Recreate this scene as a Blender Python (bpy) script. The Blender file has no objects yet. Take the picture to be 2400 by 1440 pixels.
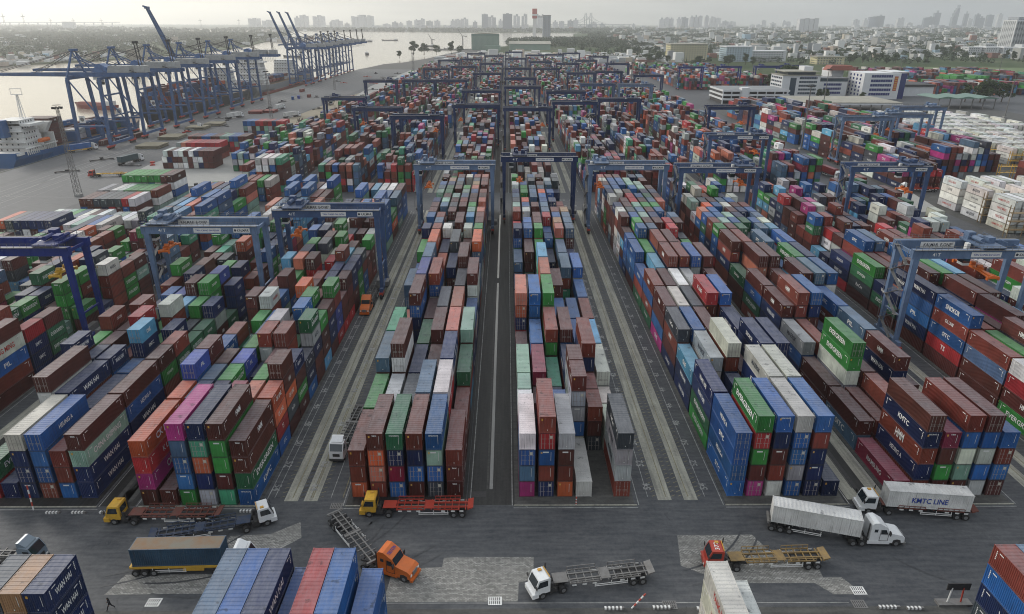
import bpy, math, random
import numpy as np
from mathutils import Vector, Matrix
R = math.radians
rnd = random.Random(7)
S = bpy.context.scene
COL = S.collection
# ------------------------------------------------------------ camera
cam = bpy.data.cameras.new("camera")
cam.sensor_fit = 'HORIZONTAL'; cam.sensor_width = 36
cam.lens = 1594.5 / 2400 * 36
cam.clip_start = 1; cam.clip_end = 60000
camo = bpy.data.objects.new("camera", cam); COL.objects.link(camo)
camo.location = (0, 0, 70.45)
camo.rotation_mode = 'XYZ'
camo.matrix_world = Matrix.Translation((0, 0, 70.45)) @ Matrix.Rotation(R(-0.4687), 4, 'Z') @ Matrix.Rotation(R(90 - 22.765), 4, 'X') @ Matrix.Rotation(R(0.12), 4, 'Z')
S.camera = camo
# ------------------------------------------------------------ world: bright overcast, sun low behind cloud to the left
SUN_AZ, SUN_EL = -52.0, 24.0        # degrees left of the view direction (+Y), above the horizon
w = bpy.data.worlds.new("World"); S.world = w; w.use_nodes = True
nt = w.node_tree; nt.nodes.clear()
def N(t, typ, **k):
    n = t.nodes.new(typ)
    for a, v in k.items(): setattr(n, a, v)
    return n
out = N(nt, 'ShaderNodeOutputWorld'); bg = N(nt, 'ShaderNodeBackground')
sky = N(nt, 'ShaderNodeTexSky', sky_type='NISHITA', sun_disc=False)
sky.sun_elevation = R(SUN_EL); sky.sun_rotation = R(SUN_AZ); sky.dust_density = 6; sky.air_density = 1.5; sky.altitude = 20
BGS = 0.115
mixw = N(nt, 'ShaderNodeMix', data_type='RGBA'); mixw.inputs[0].default_value = 0.9
nt.links.new(sky.outputs[0], mixw.inputs[6])
tc = N(nt, 'ShaderNodeTexCoord')
sd_ = (math.sin(R(SUN_AZ)), math.cos(R(SUN_AZ)), 0.25)
dt = N(nt, 'ShaderNodeVectorMath', operation='DOT_PRODUCT'); dt.inputs[1].default_value = sd_; nt.links.new(tc.outputs['Generated'], dt.inputs[0])
r1 = N(nt, 'ShaderNodeMapRange'); r1.inputs[1].default_value = .15; r1.inputs[2].default_value = 1.05; nt.links.new(dt.outputs['Value'], r1.inputs[0])
hzc = N(nt, 'ShaderNodeMix', data_type='RGBA'); hzc.inputs[6].default_value = (*[c / BGS for c in (.38, .42, .47)], 1); hzc.inputs[7].default_value = (*[c / BGS for c in (1.36, 1.27, 1.0)], 1)
nt.links.new(r1.outputs[0], hzc.inputs[0])
sz = N(nt, 'ShaderNodeSeparateXYZ'); nt.links.new(tc.outputs['Generated'], sz.inputs[0])
r2 = N(nt, 'ShaderNodeMapRange'); r2.inputs[1].default_value = .02; r2.inputs[2].default_value = .75; nt.links.new(sz.outputs[2], r2.inputs[0])
nz = N(nt, 'ShaderNodeTexNoise'); nz.inputs['Scale'].default_value = 2.2; nz.inputs['Detail'].default_value = 5
mp = N(nt, 'ShaderNodeMapping'); mp.inputs['Scale'].default_value = (1, 1, 3.5)
nt.links.new(tc.outputs['Generated'], mp.inputs[0]); nt.links.new(mp.outputs[0], nz.inputs[0])
cr = N(nt, 'ShaderNodeValToRGB'); cr.color_ramp.elements[0].position = .3; cr.color_ramp.elements[0].color = (*[c / BGS for c in (.85, .92, 1.0)], 1)
cr.color_ramp.elements[1].position = .75; cr.color_ramp.elements[1].color = (*[c / BGS for c in (1.2, 1.25, 1.3)], 1)
nt.links.new(nz.outputs[0], cr.inputs[0])
zm = N(nt, 'ShaderNodeMix', data_type='RGBA'); nt.links.new(r2.outputs[0], zm.inputs[0]); nt.links.new(hzc.outputs[2], zm.inputs[6]); nt.links.new(cr.outputs[0], zm.inputs[7])
mp2 = N(nt, 'ShaderNodeMapping'); mp2.inputs['Scale'].default_value = (3, 3, 38); nt.links.new(tc.outputs['Generated'], mp2.inputs[0])
nz2 = N(nt, 'ShaderNodeTexNoise'); nz2.inputs['Scale'].default_value = 1.0; nz2.inputs['Detail'].default_value = 6; nt.links.new(mp2.outputs[0], nz2.inputs[0])
cm = N(nt, 'ShaderNodeMapRange'); cm.inputs[1].default_value = .3; cm.inputs[2].default_value = .7; cm.inputs[3].default_value = .66; cm.inputs[4].default_value = 1.22; nt.links.new(nz2.outputs[0], cm.inputs[0])
sc_ = N(nt, 'ShaderNodeVectorMath', operation='SCALE'); nt.links.new(zm.outputs[2], sc_.inputs[0]); nt.links.new(cm.outputs[0], sc_.inputs['Scale'])
nt.links.new(sc_.outputs[0], mixw.inputs[7])
nt.links.new(mixw.outputs[2], bg.inputs[0]); bg.inputs[1].default_value = BGS
nt.links.new(bg.outputs[0], out.inputs[0])
sun = bpy.data.lights.new("sun", 'SUN'); sun.energy = 1.9; sun.angle = R(14); sun.color = (1, .965, .91)
suno = bpy.data.objects.new("sun", sun); COL.objects.link(suno)
d_ = Vector((math.sin(R(SUN_AZ)) * math.cos(R(SUN_EL)), math.cos(R(SUN_AZ)) * math.cos(R(SUN_EL)), math.sin(R(SUN_EL))))
suno.rotation_euler = d_.to_track_quat('Z', 'Y').to_euler()
S.view_settings.view_transform = 'Standard'; S.view_settings.look = 'None'; S.view_settings.gamma = 1
S.view_settings.exposure = 0.0
S.render.engine = 'CYCLES'
S.cycles.max_bounces = 5; S.cycles.diffuse_bounces = 1; S.cycles.glossy_bounces = 2; S.cycles.volume_bounces = 2
S.cycles.transparent_max_bounces = 4; S.cycles.filter_width = 1.05
try: S.cycles.use_denoising = True
except Exception: pass

# ------------------------------------------------------------ materials
def principled(name, base=(.5, .5, .5), rough=.6, metal=0.0, nz=None, bump=None, spec=.5):
    """nz = (scale, amount, colour2) mottles the base; bump = (scale, strength)"""
    m = bpy.data.materials.new(name); m.use_nodes = True
    t = m.node_tree; p = t.nodes['Principled BSDF']
    p.inputs['Base Color'].default_value = (*base, 1); p.inputs['Roughness'].default_value = rough
    p.inputs['Metallic'].default_value = metal; p.inputs['Specular IOR Level'].default_value = spec
    geo = N(t, 'ShaderNodeNewGeometry')
    if nz:
        n = N(t, 'ShaderNodeTexNoise'); n.inputs['Scale'].default_value = nz[0]; n.inputs['Detail'].default_value = 6; n.inputs['Roughness'].default_value = .65
        t.links.new(geo.outputs['Position'], n.inputs[0])
        r = N(t, 'ShaderNodeValToRGB'); r.color_ramp.elements[0].position = .38; r.color_ramp.elements[1].position = .68
        r.color_ramp.elements[0].color = (*base, 1); r.color_ramp.elements[1].color = (*[a * (1 - nz[1]) + b * nz[1] for a, b in zip(base, nz[2])], 1)
        t.links.new(n.outputs[0], r.inputs[0]); t.links.new(r.outputs[0], p.inputs['Base Color'])
    if bump:
        n2 = N(t, 'ShaderNodeTexNoise'); n2.inputs['Scale'].default_value = bump[0]; n2.inputs['Detail'].default_value = 4
        t.links.new(geo.outputs['Position'], n2.inputs[0])
        b = N(t, 'ShaderNodeBump'); b.inputs['Strength'].default_value = bump[1]; b.inputs['Distance'].default_value = .3
        t.links.new(n2.outputs[0], b.inputs['Height']); t.links.new(b.outputs[0], p.inputs['Normal'])
    return m

def paint_nodes(m, src, ribs=False, roofdust=.34, rust=.5):
    """weathered steel paint: colour from SRC ('object' or 'col'), dust settled on upward faces, rust blooms, streaks down the sides"""
    t = m.node_tree; p = t.nodes['Principled BSDF']
    if src == 'object':
        oi = N(t, 'ShaderNodeObjectInfo'); c = oi.outputs['Color']
    else:
        at = N(t, 'ShaderNodeAttribute'); at.attribute_name = 'col'; c = at.outputs['Color']
    geo = N(t, 'ShaderNodeNewGeometry')
    # broad fading
    n0 = N(t, 'ShaderNodeTexNoise'); n0.inputs['Scale'].default_value = .35; n0.inputs['Detail'].default_value = 5
    t.links.new(geo.outputs['Position'], n0.inputs[0])
    hsv = N(t, 'ShaderNodeHueSaturation'); t.links.new(c, hsv.inputs['Color'])
    mr = N(t, 'ShaderNodeMapRange'); mr.inputs[1].default_value = .3; mr.inputs[2].default_value = .7; mr.inputs[3].default_value = .78; mr.inputs[4].default_value = 1.22
    t.links.new(n0.outputs[0], mr.inputs[0]); t.links.new(mr.outputs[0], hsv.inputs['Value'])
    cur = hsv.outputs[0]
    # streaks of grime running down the sides
    ms = N(t, 'ShaderNodeMapping'); ms.inputs['Scale'].default_value = (5.5, 5.5, .25)
    t.links.new(geo.outputs['Position'], ms.inputs[0])
    n1 = N(t, 'ShaderNodeTexNoise'); n1.inputs['Scale'].default_value = 1; n1.inputs['Detail'].default_value = 3
    t.links.new(ms.outputs[0], n1.inputs[0])
    r1 = N(t, 'ShaderNodeMapRange'); r1.inputs[1].default_value = .55; r1.inputs[2].default_value = .8; r1.inputs[3].default_value = 0; r1.inputs[4].default_value = .6
    t.links.new(n1.outputs[0], r1.inputs[0])
    mx1 = N(t, 'ShaderNodeMix', data_type='RGBA'); mx1.inputs[7].default_value = (.05, .042, .038, 1)
    t.links.new(r1.outputs[0], mx1.inputs[0]); t.links.new(cur, mx1.inputs[6]); cur = mx1.outputs[2]
    # dust on upward faces
    sx = N(t, 'ShaderNodeSeparateXYZ'); t.links.new(geo.outputs['Normal'], sx.inputs[0])
    up = N(t, 'ShaderNodeMapRange'); up.inputs[1].default_value = .6; up.inputs[2].default_value = .95
    t.links.new(sx.outputs[2], up.inputs[0]); upo = up.outputs[0]
    n2 = N(t, 'ShaderNodeTexNoise'); n2.inputs['Scale'].default_value = .9; n2.inputs['Detail'].default_value = 7; n2.inputs['Roughness'].default_value = .7
    md = N(t, 'ShaderNodeMapping'); md.inputs['Scale'].default_value = (2.2, .5, 1)
    t.links.new(geo.outputs['Position'], md.inputs[0]); t.links.new(md.outputs[0], n2.inputs[0])
    dr = N(t, 'ShaderNodeMapRange'); dr.inputs[1].default_value = .3; dr.inputs[2].default_value = .7; dr.inputs[3].default_value = roofdust * .45; dr.inputs[4].default_value = roofdust * 1.35
    t.links.new(n2.outputs[0], dr.inputs[0])
    mu = N(t, 'ShaderNodeMath', operation='MULTIPLY'); t.links.new(up.outputs[0], mu.inputs[0]); t.links.new(dr.outputs[0], mu.inputs[1])
    mx2 = N(t, 'ShaderNodeMix', data_type='RGBA'); mx2.inputs[7].default_value = (.33, .33, .35, 1)
    t.links.new(mu.outputs[0], mx2.inputs[0]); t.links.new(cur, mx2.inputs[6]); cur = mx2.outputs[2]
    # rust spots / dark puddle stains
    n3 = N(t, 'ShaderNodeTexNoise'); n3.inputs['Scale'].default_value = 1.7; n3.inputs['Detail'].default_value = 9; n3.inputs['Roughness'].default_value = .75
    t.links.new(geo.outputs['Position'], n3.inputs[0])
    rr = N(t, 'ShaderNodeMapRange'); rr.inputs[1].default_value = .645; rr.inputs[2].default_value = .70; rr.inputs[3].default_value = 0; rr.inputs[4].default_value = rust
    t.links.new(n3.outputs[0], rr.inputs[0])
    mx3 = N(t, 'ShaderNodeMix', data_type='RGBA'); mx3.inputs[7].default_value = (.07, .035, .024, 1)
    t.links.new(rr.outputs[0], mx3.inputs[0]); t.links.new(cur, mx3.inputs[6]); cur = mx3.outputs[2]
    n4 = N(t, 'ShaderNodeTexNoise'); n4.inputs['Scale'].default_value = .75; n4.inputs['Detail'].default_value = 7; n4.inputs['Roughness'].default_value = .62
    t.links.new(geo.outputs['Position'], n4.inputs[0])
    r4 = N(t, 'ShaderNodeMapRange'); r4.inputs[1].default_value = .60; r4.inputs[2].default_value = .66; r4.inputs[4].default_value = .55 if roofdust > .2 else 0
    t.links.new(n4.outputs[0], r4.inputs[0]); m4 = N(t, 'ShaderNodeMath', operation='MULTIPLY'); t.links.new(r4.outputs[0], m4.inputs[0]); t.links.new(upo, m4.inputs[1])
    mx5 = N(t, 'ShaderNodeMix', data_type='RGBA'); mx5.inputs[7].default_value = (.03, .034, .04, 1)
    t.links.new(m4.outputs[0], mx5.inputs[0]); t.links.new(cur, mx5.inputs[6]); cur = mx5.outputs[2]
    if ribs:
        uv = N(t, 'ShaderNodeUVMap'); uv.uv_map = 'metres'
        su = N(t, 'ShaderNodeSeparateXYZ'); t.links.new(uv.outputs[0], su.inputs[0])
        sn = N(t, 'ShaderNodeMath', operation='MULTIPLY'); sn.inputs[1].default_value = 2 * math.pi / .56
        t.links.new(su.outputs[0], sn.inputs[0])
        s2 = N(t, 'ShaderNodeMath', operation='SINE'); t.links.new(sn.outputs[0], s2.inputs[0])
        bp = N(t, 'ShaderNodeBump'); bp.inputs['Strength'].default_value = .5; bp.inputs['Distance'].default_value = .05
        t.links.new(s2.outputs[0], bp.inputs['Height']); t.links.new(bp.outputs[0], p.inputs['Normal'])
        # dark seams round the frame of each face
        ue = N(t, 'ShaderNodeUVMap'); ue.uv_map = 'edge'
        se = N(t, 'ShaderNodeSeparateXYZ'); t.links.new(ue.outputs[0], se.inputs[0])
        su2 = N(t, 'ShaderNodeVectorMath', operation='SUBTRACT'); t.links.new(ue.outputs[0], su2.inputs[0]); t.links.new(uv.outputs[0], su2.inputs[1])
        mv = N(t, 'ShaderNodeVectorMath', operation='MINIMUM'); t.links.new(su2.outputs[0], mv.inputs[0]); t.links.new(uv.outputs[0], mv.inputs[1])
        sm = N(t, 'ShaderNodeSeparateXYZ'); t.links.new(mv.outputs[0], sm.inputs[0])
        mn = N(t, 'ShaderNodeMath', operation='MINIMUM'); t.links.new(sm.outputs[0], mn.inputs[0]); t.links.new(sm.outputs[1], mn.inputs[1])
        re = N(t, 'ShaderNodeMapRange'); re.inputs[1].default_value = .07; re.inputs[2].default_value = .16; re.inputs[3].default_value = .6; re.inputs[4].default_value = 0
        t.links.new(mn.outputs[0], re.inputs[0])
        mx4 = N(t, 'ShaderNodeMix', data_type='RGBA'); mx4.inputs[7].default_value = (.03, .028, .028, 1)
        t.links.new(re.outputs[0], mx4.inputs[0]); t.links.new(cur, mx4.inputs[6]); cur = mx4.outputs[2]
    t.links.new(cur, p.inputs['Base Color'])
    p.inputs['Roughness'].default_value = .5; p.inputs['Specular IOR Level'].default_value = .28
M = {}
for nm, src, rb, du in (('container_paint', 'object', False, .30), ('container_paint_mass', 'col', True, .25), ('steel_paint', 'object', False, .12)):
    M[nm] = bpy.data.materials.new(nm); M[nm].use_nodes = True
    paint_nodes(M[nm], src, rb, du, .22 if nm == 'steel_paint' else .5)
def flatattr(nm, rough=.6):
    m = bpy.data.materials.new(nm); m.use_nodes = True; t = m.node_tree
    at = N(t, 'ShaderNodeAttribute'); at.attribute_name = 'col'
    t.links.new(at.outputs['Color'], t.nodes['Principled BSDF'].inputs['Base Color']); t.nodes['Principled BSDF'].inputs['Roughness'].default_value = rough
    return m
M['letter_mass'] = flatattr('lettering_mass')
M['marks'] = flatattr('marks', .7)
M['white_letter'] = principled('white_lettering', (.7, .7, .68), .6)
M['dark_letter'] = principled('dark_lettering', (.03, .035, .05), .6)
M['red_letter'] = principled('red_lettering', (.45, .04, .03), .6)
M['blue_letter'] = principled('blue_lettering', (.02, .05, .28), .6)
M['orange_letter'] = principled('orange_lettering', (.55, .3, .05), .6)
M['door_bar'] = principled('door_bar_steel', (.3, .28, .26), .5, .3)
M['white'] = principled('white_paint', (.72, .72, .70), .5, 0, (1.2, .35, (.4, .38, .35)))
M['grey_house'] = principled('grey_house_panels', (.36, .37, .37), .6, 0, (.6, .5, (.2, .2, .19)))
M['brown_steel'] = principled('brown_yellow_steel', (.26, .17, .06), .6, 0, (1.2, .7, (.12, .09, .06)))
M['navy_steel'] = principled('navy_steel', (.03, .05, .1), .6, .1, (1.2, .6, (.1, .1, .1)))
M['rust_steel'] = principled('rust_red_steel', (.17, .05, .035), .6, .1, (1.2, .6, (.1, .08, .07)))
M['white_cab'] = principled('white_cab_paint', (.74, .75, .75), .3, 0, (2.5, .2, (.4, .4, .4)))
M['yellow'] = principled('yellow_paint', (.62, .36, .035), .45, 0, (1.5, .4, (.25, .15, .05)))
M['orange'] = principled('orange_paint', (.62, .14, .02), .4, 0, (1.5, .3, (.35, .1, .03)))
M['red'] = principled('red_paint', (.42, .05, .03), .5, 0, (1.5, .3, (.2, .05, .03)))
M['slate'] = principled('slate_cab_paint', (.16, .2, .24), .35)
M['black'] = principled('black_rubber', (.018, .018, .019), .8, 0, (3, .4, (.06, .055, .05)))
M['dark'] = principled('dark_steel', (.035, .035, .037), .6, .2, (2, .4, (.09, .08, .07)))
M['grey'] = principled('grey_steel', (.2, .195, .19), .6, .2, (1.4, .5, (.09, .08, .07)))
M['rim'] = principled('wheel_rim', (.25, .25, .25), .5, .5)
M['glass'] = principled('dark_glass', (.02, .028, .035), .08, 0, spec=.9)
M['winglass'] = principled('window_glass', (.02, .045, .07), .12, 0, spec=.9)
M['blueglass'] = principled('blue_glass', (.015, .025, .14), .15, 0, spec=.9)
M['lamp'] = principled('headlamp', (.8, .8, .75), .2)
M['skin'] = principled('skin', (.35, .2, .14), .6)
M['cloth'] = principled('dark_clothes', (.02, .02, .025), .9)
M['hair'] = principled('black_hair', (.01, .01, .01), .6)
M['leafa'] = principled('tree_foliage', (.035, .06, .02), .8, 0, (.25, .8, (.075, .11, .03)))
M['leafb'] = principled('far_foliage', (.04, .062, .028), .85, 0, (.02, .8, (.075, .1, .045)))
M['bark'] = principled('bark', (.09, .07, .05), .9)
M['roof_red'] = principled('red_roof', (.3, .09, .06), .7, 0, (.6, .4, (.15, .08, .06)))
M['roof_tan'] = principled('tan_sheet_roof', (.34, .32, .26), .6, 0, (.15, .6, (.2, .19, .15)))
M['roof_green'] = principled('green_sheet_roof', (.11, .2, .16), .5, 0, (.15, .5, (.18, .24, .2)))
M['roof_grey'] = principled('grey_sheet_roof', (.22, .23, .24), .6, 0, (.1, .5, (.12, .12, .12)))
M['shed_green'] = principled('green_shed_wall', (.2, .29, .23), .6, 0, (.1, .4, (.3, .36, .3)))
M['wall_white'] = principled('white_wall', (.66, .67, .68), .7, 0, (.2, .3, (.45, .45, .44)))
M['wall_yellow'] = principled('cream_wall', (.6, .54, .32), .8)
M['wall_blue'] = principled('pale_blue_wall', (.45, .56, .62), .8)
M['concrete'] = principled('concrete', (.3, .295, .28), .8, 0, (.08, .6, (.2, .19, .18)))
M['hull_blue'] = principled('blue_hull', (.02, .09, .25), .45, 0, (.2, .4, (.05, .1, .16)))
M['hull_dark'] = principled('dark_hull', (.025, .028, .035), .5)
M['hull_red'] = principled('red_hull', (.2, .04, .03), .6)
M['deck'] = principled('ship_deck', (.2, .12, .08), .8, 0, (.2, .6, (.3, .27, .2)))
M['pallet'] = principled('hatch_cover_top', (.22, .2, .15), .8, 0, (.5, .8, (.2, .17, .1)))

# asphalt: cool dark grey, mottled, with worn lighter patches and rolled tyre tracks
def ground_mat(name, base, alt, rough=.75, scale=.05, fine=1.5, spec=.35, run=(.25, 1.6, 1)):
    m = bpy.data.materials.new(name); m.use_nodes = True; t = m.node_tree; p = t.nodes['Principled BSDF']
    geo = N(t, 'ShaderNodeNewGeometry')
    a = N(t, 'ShaderNodeTexNoise'); a.inputs['Scale'].default_value = scale; a.inputs['Detail'].default_value = 8; a.inputs['Roughness'].default_value = .7; a.inputs['Distortion'].default_value = .6
    b = N(t, 'ShaderNodeTexNoise'); b.inputs['Scale'].default_value = fine; b.inputs['Detail'].default_value = 8; b.inputs['Roughness'].default_value = .75
    mpn = N(t, 'ShaderNodeMapping'); mpn.inputs['Scale'].default_value = run
    c = N(t, 'ShaderNodeTexNoise'); c.inputs['Scale'].default_value = 1; c.inputs['Detail'].default_value = 5
    t.links.new(geo.outputs['Position'], a.inputs[0]); t.links.new(geo.outputs['Position'], b.inputs[0]); t.links.new(geo.outputs['Position'], mpn.inputs[0]); t.links.new(mpn.outputs[0], c.inputs[0])
    ad = N(t, 'ShaderNodeMath', operation='ADD'); t.links.new(a.outputs[0], ad.inputs[0]); t.links.new(b.outputs[0], ad.inputs[1])
    ad2 = N(t, 'ShaderNodeMath', operation='ADD'); t.links.new(ad.outputs[0], ad2.inputs[0]); t.links.new(c.outputs[0], ad2.inputs[1])
    r = N(t, 'ShaderNodeMapRange'); r.inputs[1].default_value = 1.2; r.inputs[2].default_value = 1.85
    t.links.new(ad2.outputs[0], r.inputs[0])
    mx = N(t, 'ShaderNodeMix', data_type='RGBA'); mx.inputs[6].default_value = (*base, 1); mx.inputs[7].default_value = (*alt, 1)
    t.links.new(r.outputs[0], mx.inputs[0]); t.links.new(mx.outputs[2], p.inputs['Base Color'])
    rg = N(t, 'ShaderNodeMapRange'); rg.inputs[3].default_value = rough - .2; rg.inputs[4].default_value = rough + .1
    t.links.new(a.outputs[0], rg.inputs[0]); t.links.new(rg.outputs[0], p.inputs['Roughness'])
    p.inputs['Specular IOR Level'].default_value = spec
    st = N(t, 'ShaderNodeTexNoise'); st.inputs['Scale'].default_value = .45; st.inputs['Detail'].default_value = 10; st.inputs['Roughness'].default_value = .8; st.inputs['Distortion'].default_value = 1.2
    t.links.new(geo.outputs['Position'], st.inputs[0])
    sr = N(t, 'ShaderNodeMapRange'); sr.inputs[1].default_value = .58; sr.inputs[2].default_value = .68; sr.inputs[4].default_value = .55; t.links.new(st.outputs[0], sr.inputs[0])
    ms = N(t, 'ShaderNodeMix', data_type='RGBA'); ms.inputs[7].default_value = (base[0] * .45, base[1] * .45, base[2] * .45, 1); t.links.new(sr.outputs[0], ms.inputs[0]); t.links.new(mx.outputs[2], ms.inputs[6]); t.links.new(ms.outputs[2], p.inputs['Base Color'])
    bp = N(t, 'ShaderNodeBump'); bp.inputs['Strength'].default_value = .25; bp.inputs['Distance'].default_value = .05
    t.links.new(b.outputs[0], bp.inputs['Height']); t.links.new(bp.outputs[0], p.inputs['Normal'])
    return m
M['asphalt'] = ground_mat('asphalt', (.042, .046, .053), (.11, .112, .116), .7)
M['asphalt_dark'] = ground_mat('oily_asphalt', (.010, .010, .011), (.042, .041, .038), .6, .08, run=(1.9, .1, 1))
M['slab'] = ground_mat('yard_concrete', (.045, .045, .044), (.11, .108, .1), .8, .1)
M['strip'] = ground_mat('runway_strip', (.19, .185, .16), (.42, .41, .34), .85, .15, 2.5, run=(1.9, .1, 1))
M['pale'] = ground_mat('pale_concrete', (.26, .258, .245), (.37, .365, .345), .8, .03)
M['quay'] = ground_mat('quay_concrete', (.085, .087, .092), (.15, .15, .15), .75, .02)
M['dirt'] = ground_mat('sand_and_mud', (.2, .17, .12), (.34, .3, .23), .9, .06)
M['white_line'] = ground_mat('road_paint', (.14, .14, .14), (.42, .42, .4), .7, .5)
M['tyre'] = ground_mat('tyre_rubber_marks', (.036, .038, .042), (.09, .092, .096), .6, .3, 3)
M['yellow_line'] = ground_mat('yellow_road_paint', (.10, .09, .06), (.3, .26, .14), .7, .4)
def paver_mat():
    m = ground_mat('block_paving', (.25, .248, .24), (.40, .395, .38), .85, .15, 2)
    t = m.node_tree; p = t.nodes['Principled BSDF']; geo = N(t, 'ShaderNodeNewGeometry')
    br = N(t, 'ShaderNodeTexBrick'); br.inputs['Scale'].default_value = 1.15; br.inputs['Color1'].default_value = (1.1, 1.08, 1.05, 1); br.inputs['Color2'].default_value = (.5, .5, .48, 1)
    br.inputs['Mortar'].default_value = (.3, .29, .27, 1); br.inputs['Mortar Size'].default_value = .03; br.offset = .5
    t.links.new(geo.outputs['Position'], br.inputs[0])
    l = p.inputs['Base Color'].links[0].from_socket
    mu = N(t, 'ShaderNodeMix', data_type='RGBA', blend_type='MULTIPLY'); mu.inputs[0].default_value = .9
    t.links.new(l, mu.inputs[6]); t.links.new(br.outputs['Color'], mu.inputs[7]); t.links.new(mu.outputs[2], p.inputs['Base Color'])
    return m
M['paver'] = paver_mat()
def land_mat(name='land_cover'):
    m = bpy.data.materials.new(name); m.use_nodes = True; t = m.node_tree; p = t.nodes['Principled BSDF']; geo = N(t, 'ShaderNodeNewGeometry')
    v = N(t, 'ShaderNodeTexVoronoi'); v.inputs['Scale'].default_value = .011; t.links.new(geo.outputs['Position'], v.inputs['Vector'])
    n = N(t, 'ShaderNodeTexNoise'); n.inputs['Scale'].default_value = .004; n.inputs['Detail'].default_value = 10; n.inputs['Roughness'].default_value = .7
    t.links.new(geo.outputs['Position'], n.inputs[0])
    r = N(t, 'ShaderNodeValToRGB'); e = r.color_ramp.elements
    e[0].position = .36; e[0].color = (.035, .055, .022, 1); e[1].position = .62; e[1].color = (.1, .11, .06, 1)
    x = e.new(.5); x.color = (.05, .075, .03, 1); x = e.new(.68); x.color = (.17, .16, .14, 1)
    t.links.new(n.outputs[0], r.inputs[0]); t.links.new(r.outputs[0], p.inputs['Base Color']); p.inputs['Roughness'].default_value = .95; p.inputs['Specular IOR Level'].default_value = .1
    return m
M['land'] = land_mat()
def water_mat():
    m = bpy.data.materials.new('river_water'); m.use_nodes = True; t = m.node_tree; p = t.nodes['Principled BSDF']; geo = N(t, 'ShaderNodeNewGeometry')
    p.inputs['Base Color'].default_value = (.3, .265, .21, 1); p.inputs['Roughness'].default_value = .16; p.inputs['IOR'].default_value = 1.45
    mpn = N(t, 'ShaderNodeMapping'); mpn.inputs['Scale'].default_value = (.12, .05, 1)
    n = N(t, 'ShaderNodeTexNoise'); n.inputs['Scale'].default_value = 1; n.inputs['Detail'].default_value = 7; n.inputs['Roughness'].default_value = .6
    t.links.new(geo.outputs['Position'], mpn.inputs[0]); t.links.new(mpn.outputs[0], n.inputs[0])
    b = N(t, 'ShaderNodeBump'); b.inputs['Strength'].default_value = .25; b.inputs['Distance'].default_value = .5
    t.links.new(n.outputs[0], b.inputs['Height']); t.links.new(b.outputs[0], p.inputs['Normal'])
    return m
M['water'] = water_mat()
def tower_mat(name, base, dark, fx, fz):
    """far facade: rows of windows"""
    m = bpy.data.materials.new(name); m.use_nodes = True; t = m.node_tree; p = t.nodes['Principled BSDF']
    tc = N(t, 'ShaderNodeTexCoord'); br = N(t, 'ShaderNodeTexBrick'); br.offset = 0
    geo = N(t, 'ShaderNodeNewGeometry'); sx = N(t, 'ShaderNodeSeparateXYZ'); t.links.new(geo.outputs['Position'], sx.inputs[0])
    ad = N(t, 'ShaderNodeMath', operation='ADD'); t.links.new(sx.outputs[0], ad.inputs[0]); t.links.new(sx.outputs[1], ad.inputs[1])
    cb = N(t, 'ShaderNodeCombineXYZ'); t.links.new(ad.outputs[0], cb.inputs[0]); t.links.new(sx.outputs[2], cb.inputs[1])
    t.links.new(cb.outputs[0], br.inputs[0])
    br.inputs['Scale'].default_value = 1; br.inputs['Brick Width'].default_value = fx; br.inputs['Row Height'].default_value = fz
    br.inputs['Mortar Size'].default_value = min(fx, fz) * .3; br.inputs['Mortar Smooth'].default_value = 0
    br.inputs['Color1'].default_value = (*dark, 1); br.inputs['Color2'].default_value = (*[c * 1.6 for c in dark], 1); br.inputs['Mortar'].default_value = (*base, 1)
    up = N(t, 'ShaderNodeSeparateXYZ'); t.links.new(geo.outputs['Normal'], up.inputs[0])
    g = N(t, 'ShaderNodeMath', operation='GREATER_THAN'); g.inputs[1].default_value = .5; t.links.new(up.outputs[2], g.inputs[0])
    mx = N(t, 'ShaderNodeMix', data_type='RGBA'); mx.inputs[7].default_value = (*[c * .8 for c in base], 1)
    t.links.new(g.outputs[0], mx.inputs[0]); t.links.new(br.outputs['Color'], mx.inputs[6]); t.links.new(mx.outputs[2], p.inputs['Base Color'])
    p.inputs['Roughness'].default_value = .7
    return m
M['tower_white'] = tower_mat('pale_tower_facade', (.6, .6, .6), (.12, .14, .17), 4, 3.4)
M['tower_grey'] = tower_mat('grey_tower_facade', (.34, .36, .38), (.1, .12, .14), 5, 3.6)
M['tower_dark'] = tower_mat('glass_tower_facade', (.16, .19, .23), (.06, .08, .11), 6, 4)
M['tower_warm'] = tower_mat('warm_tower_facade', (.5, .44, .38), (.14, .13, .13), 4, 3.3)
M['house'] = flatattr('town_mass', .8)

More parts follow.
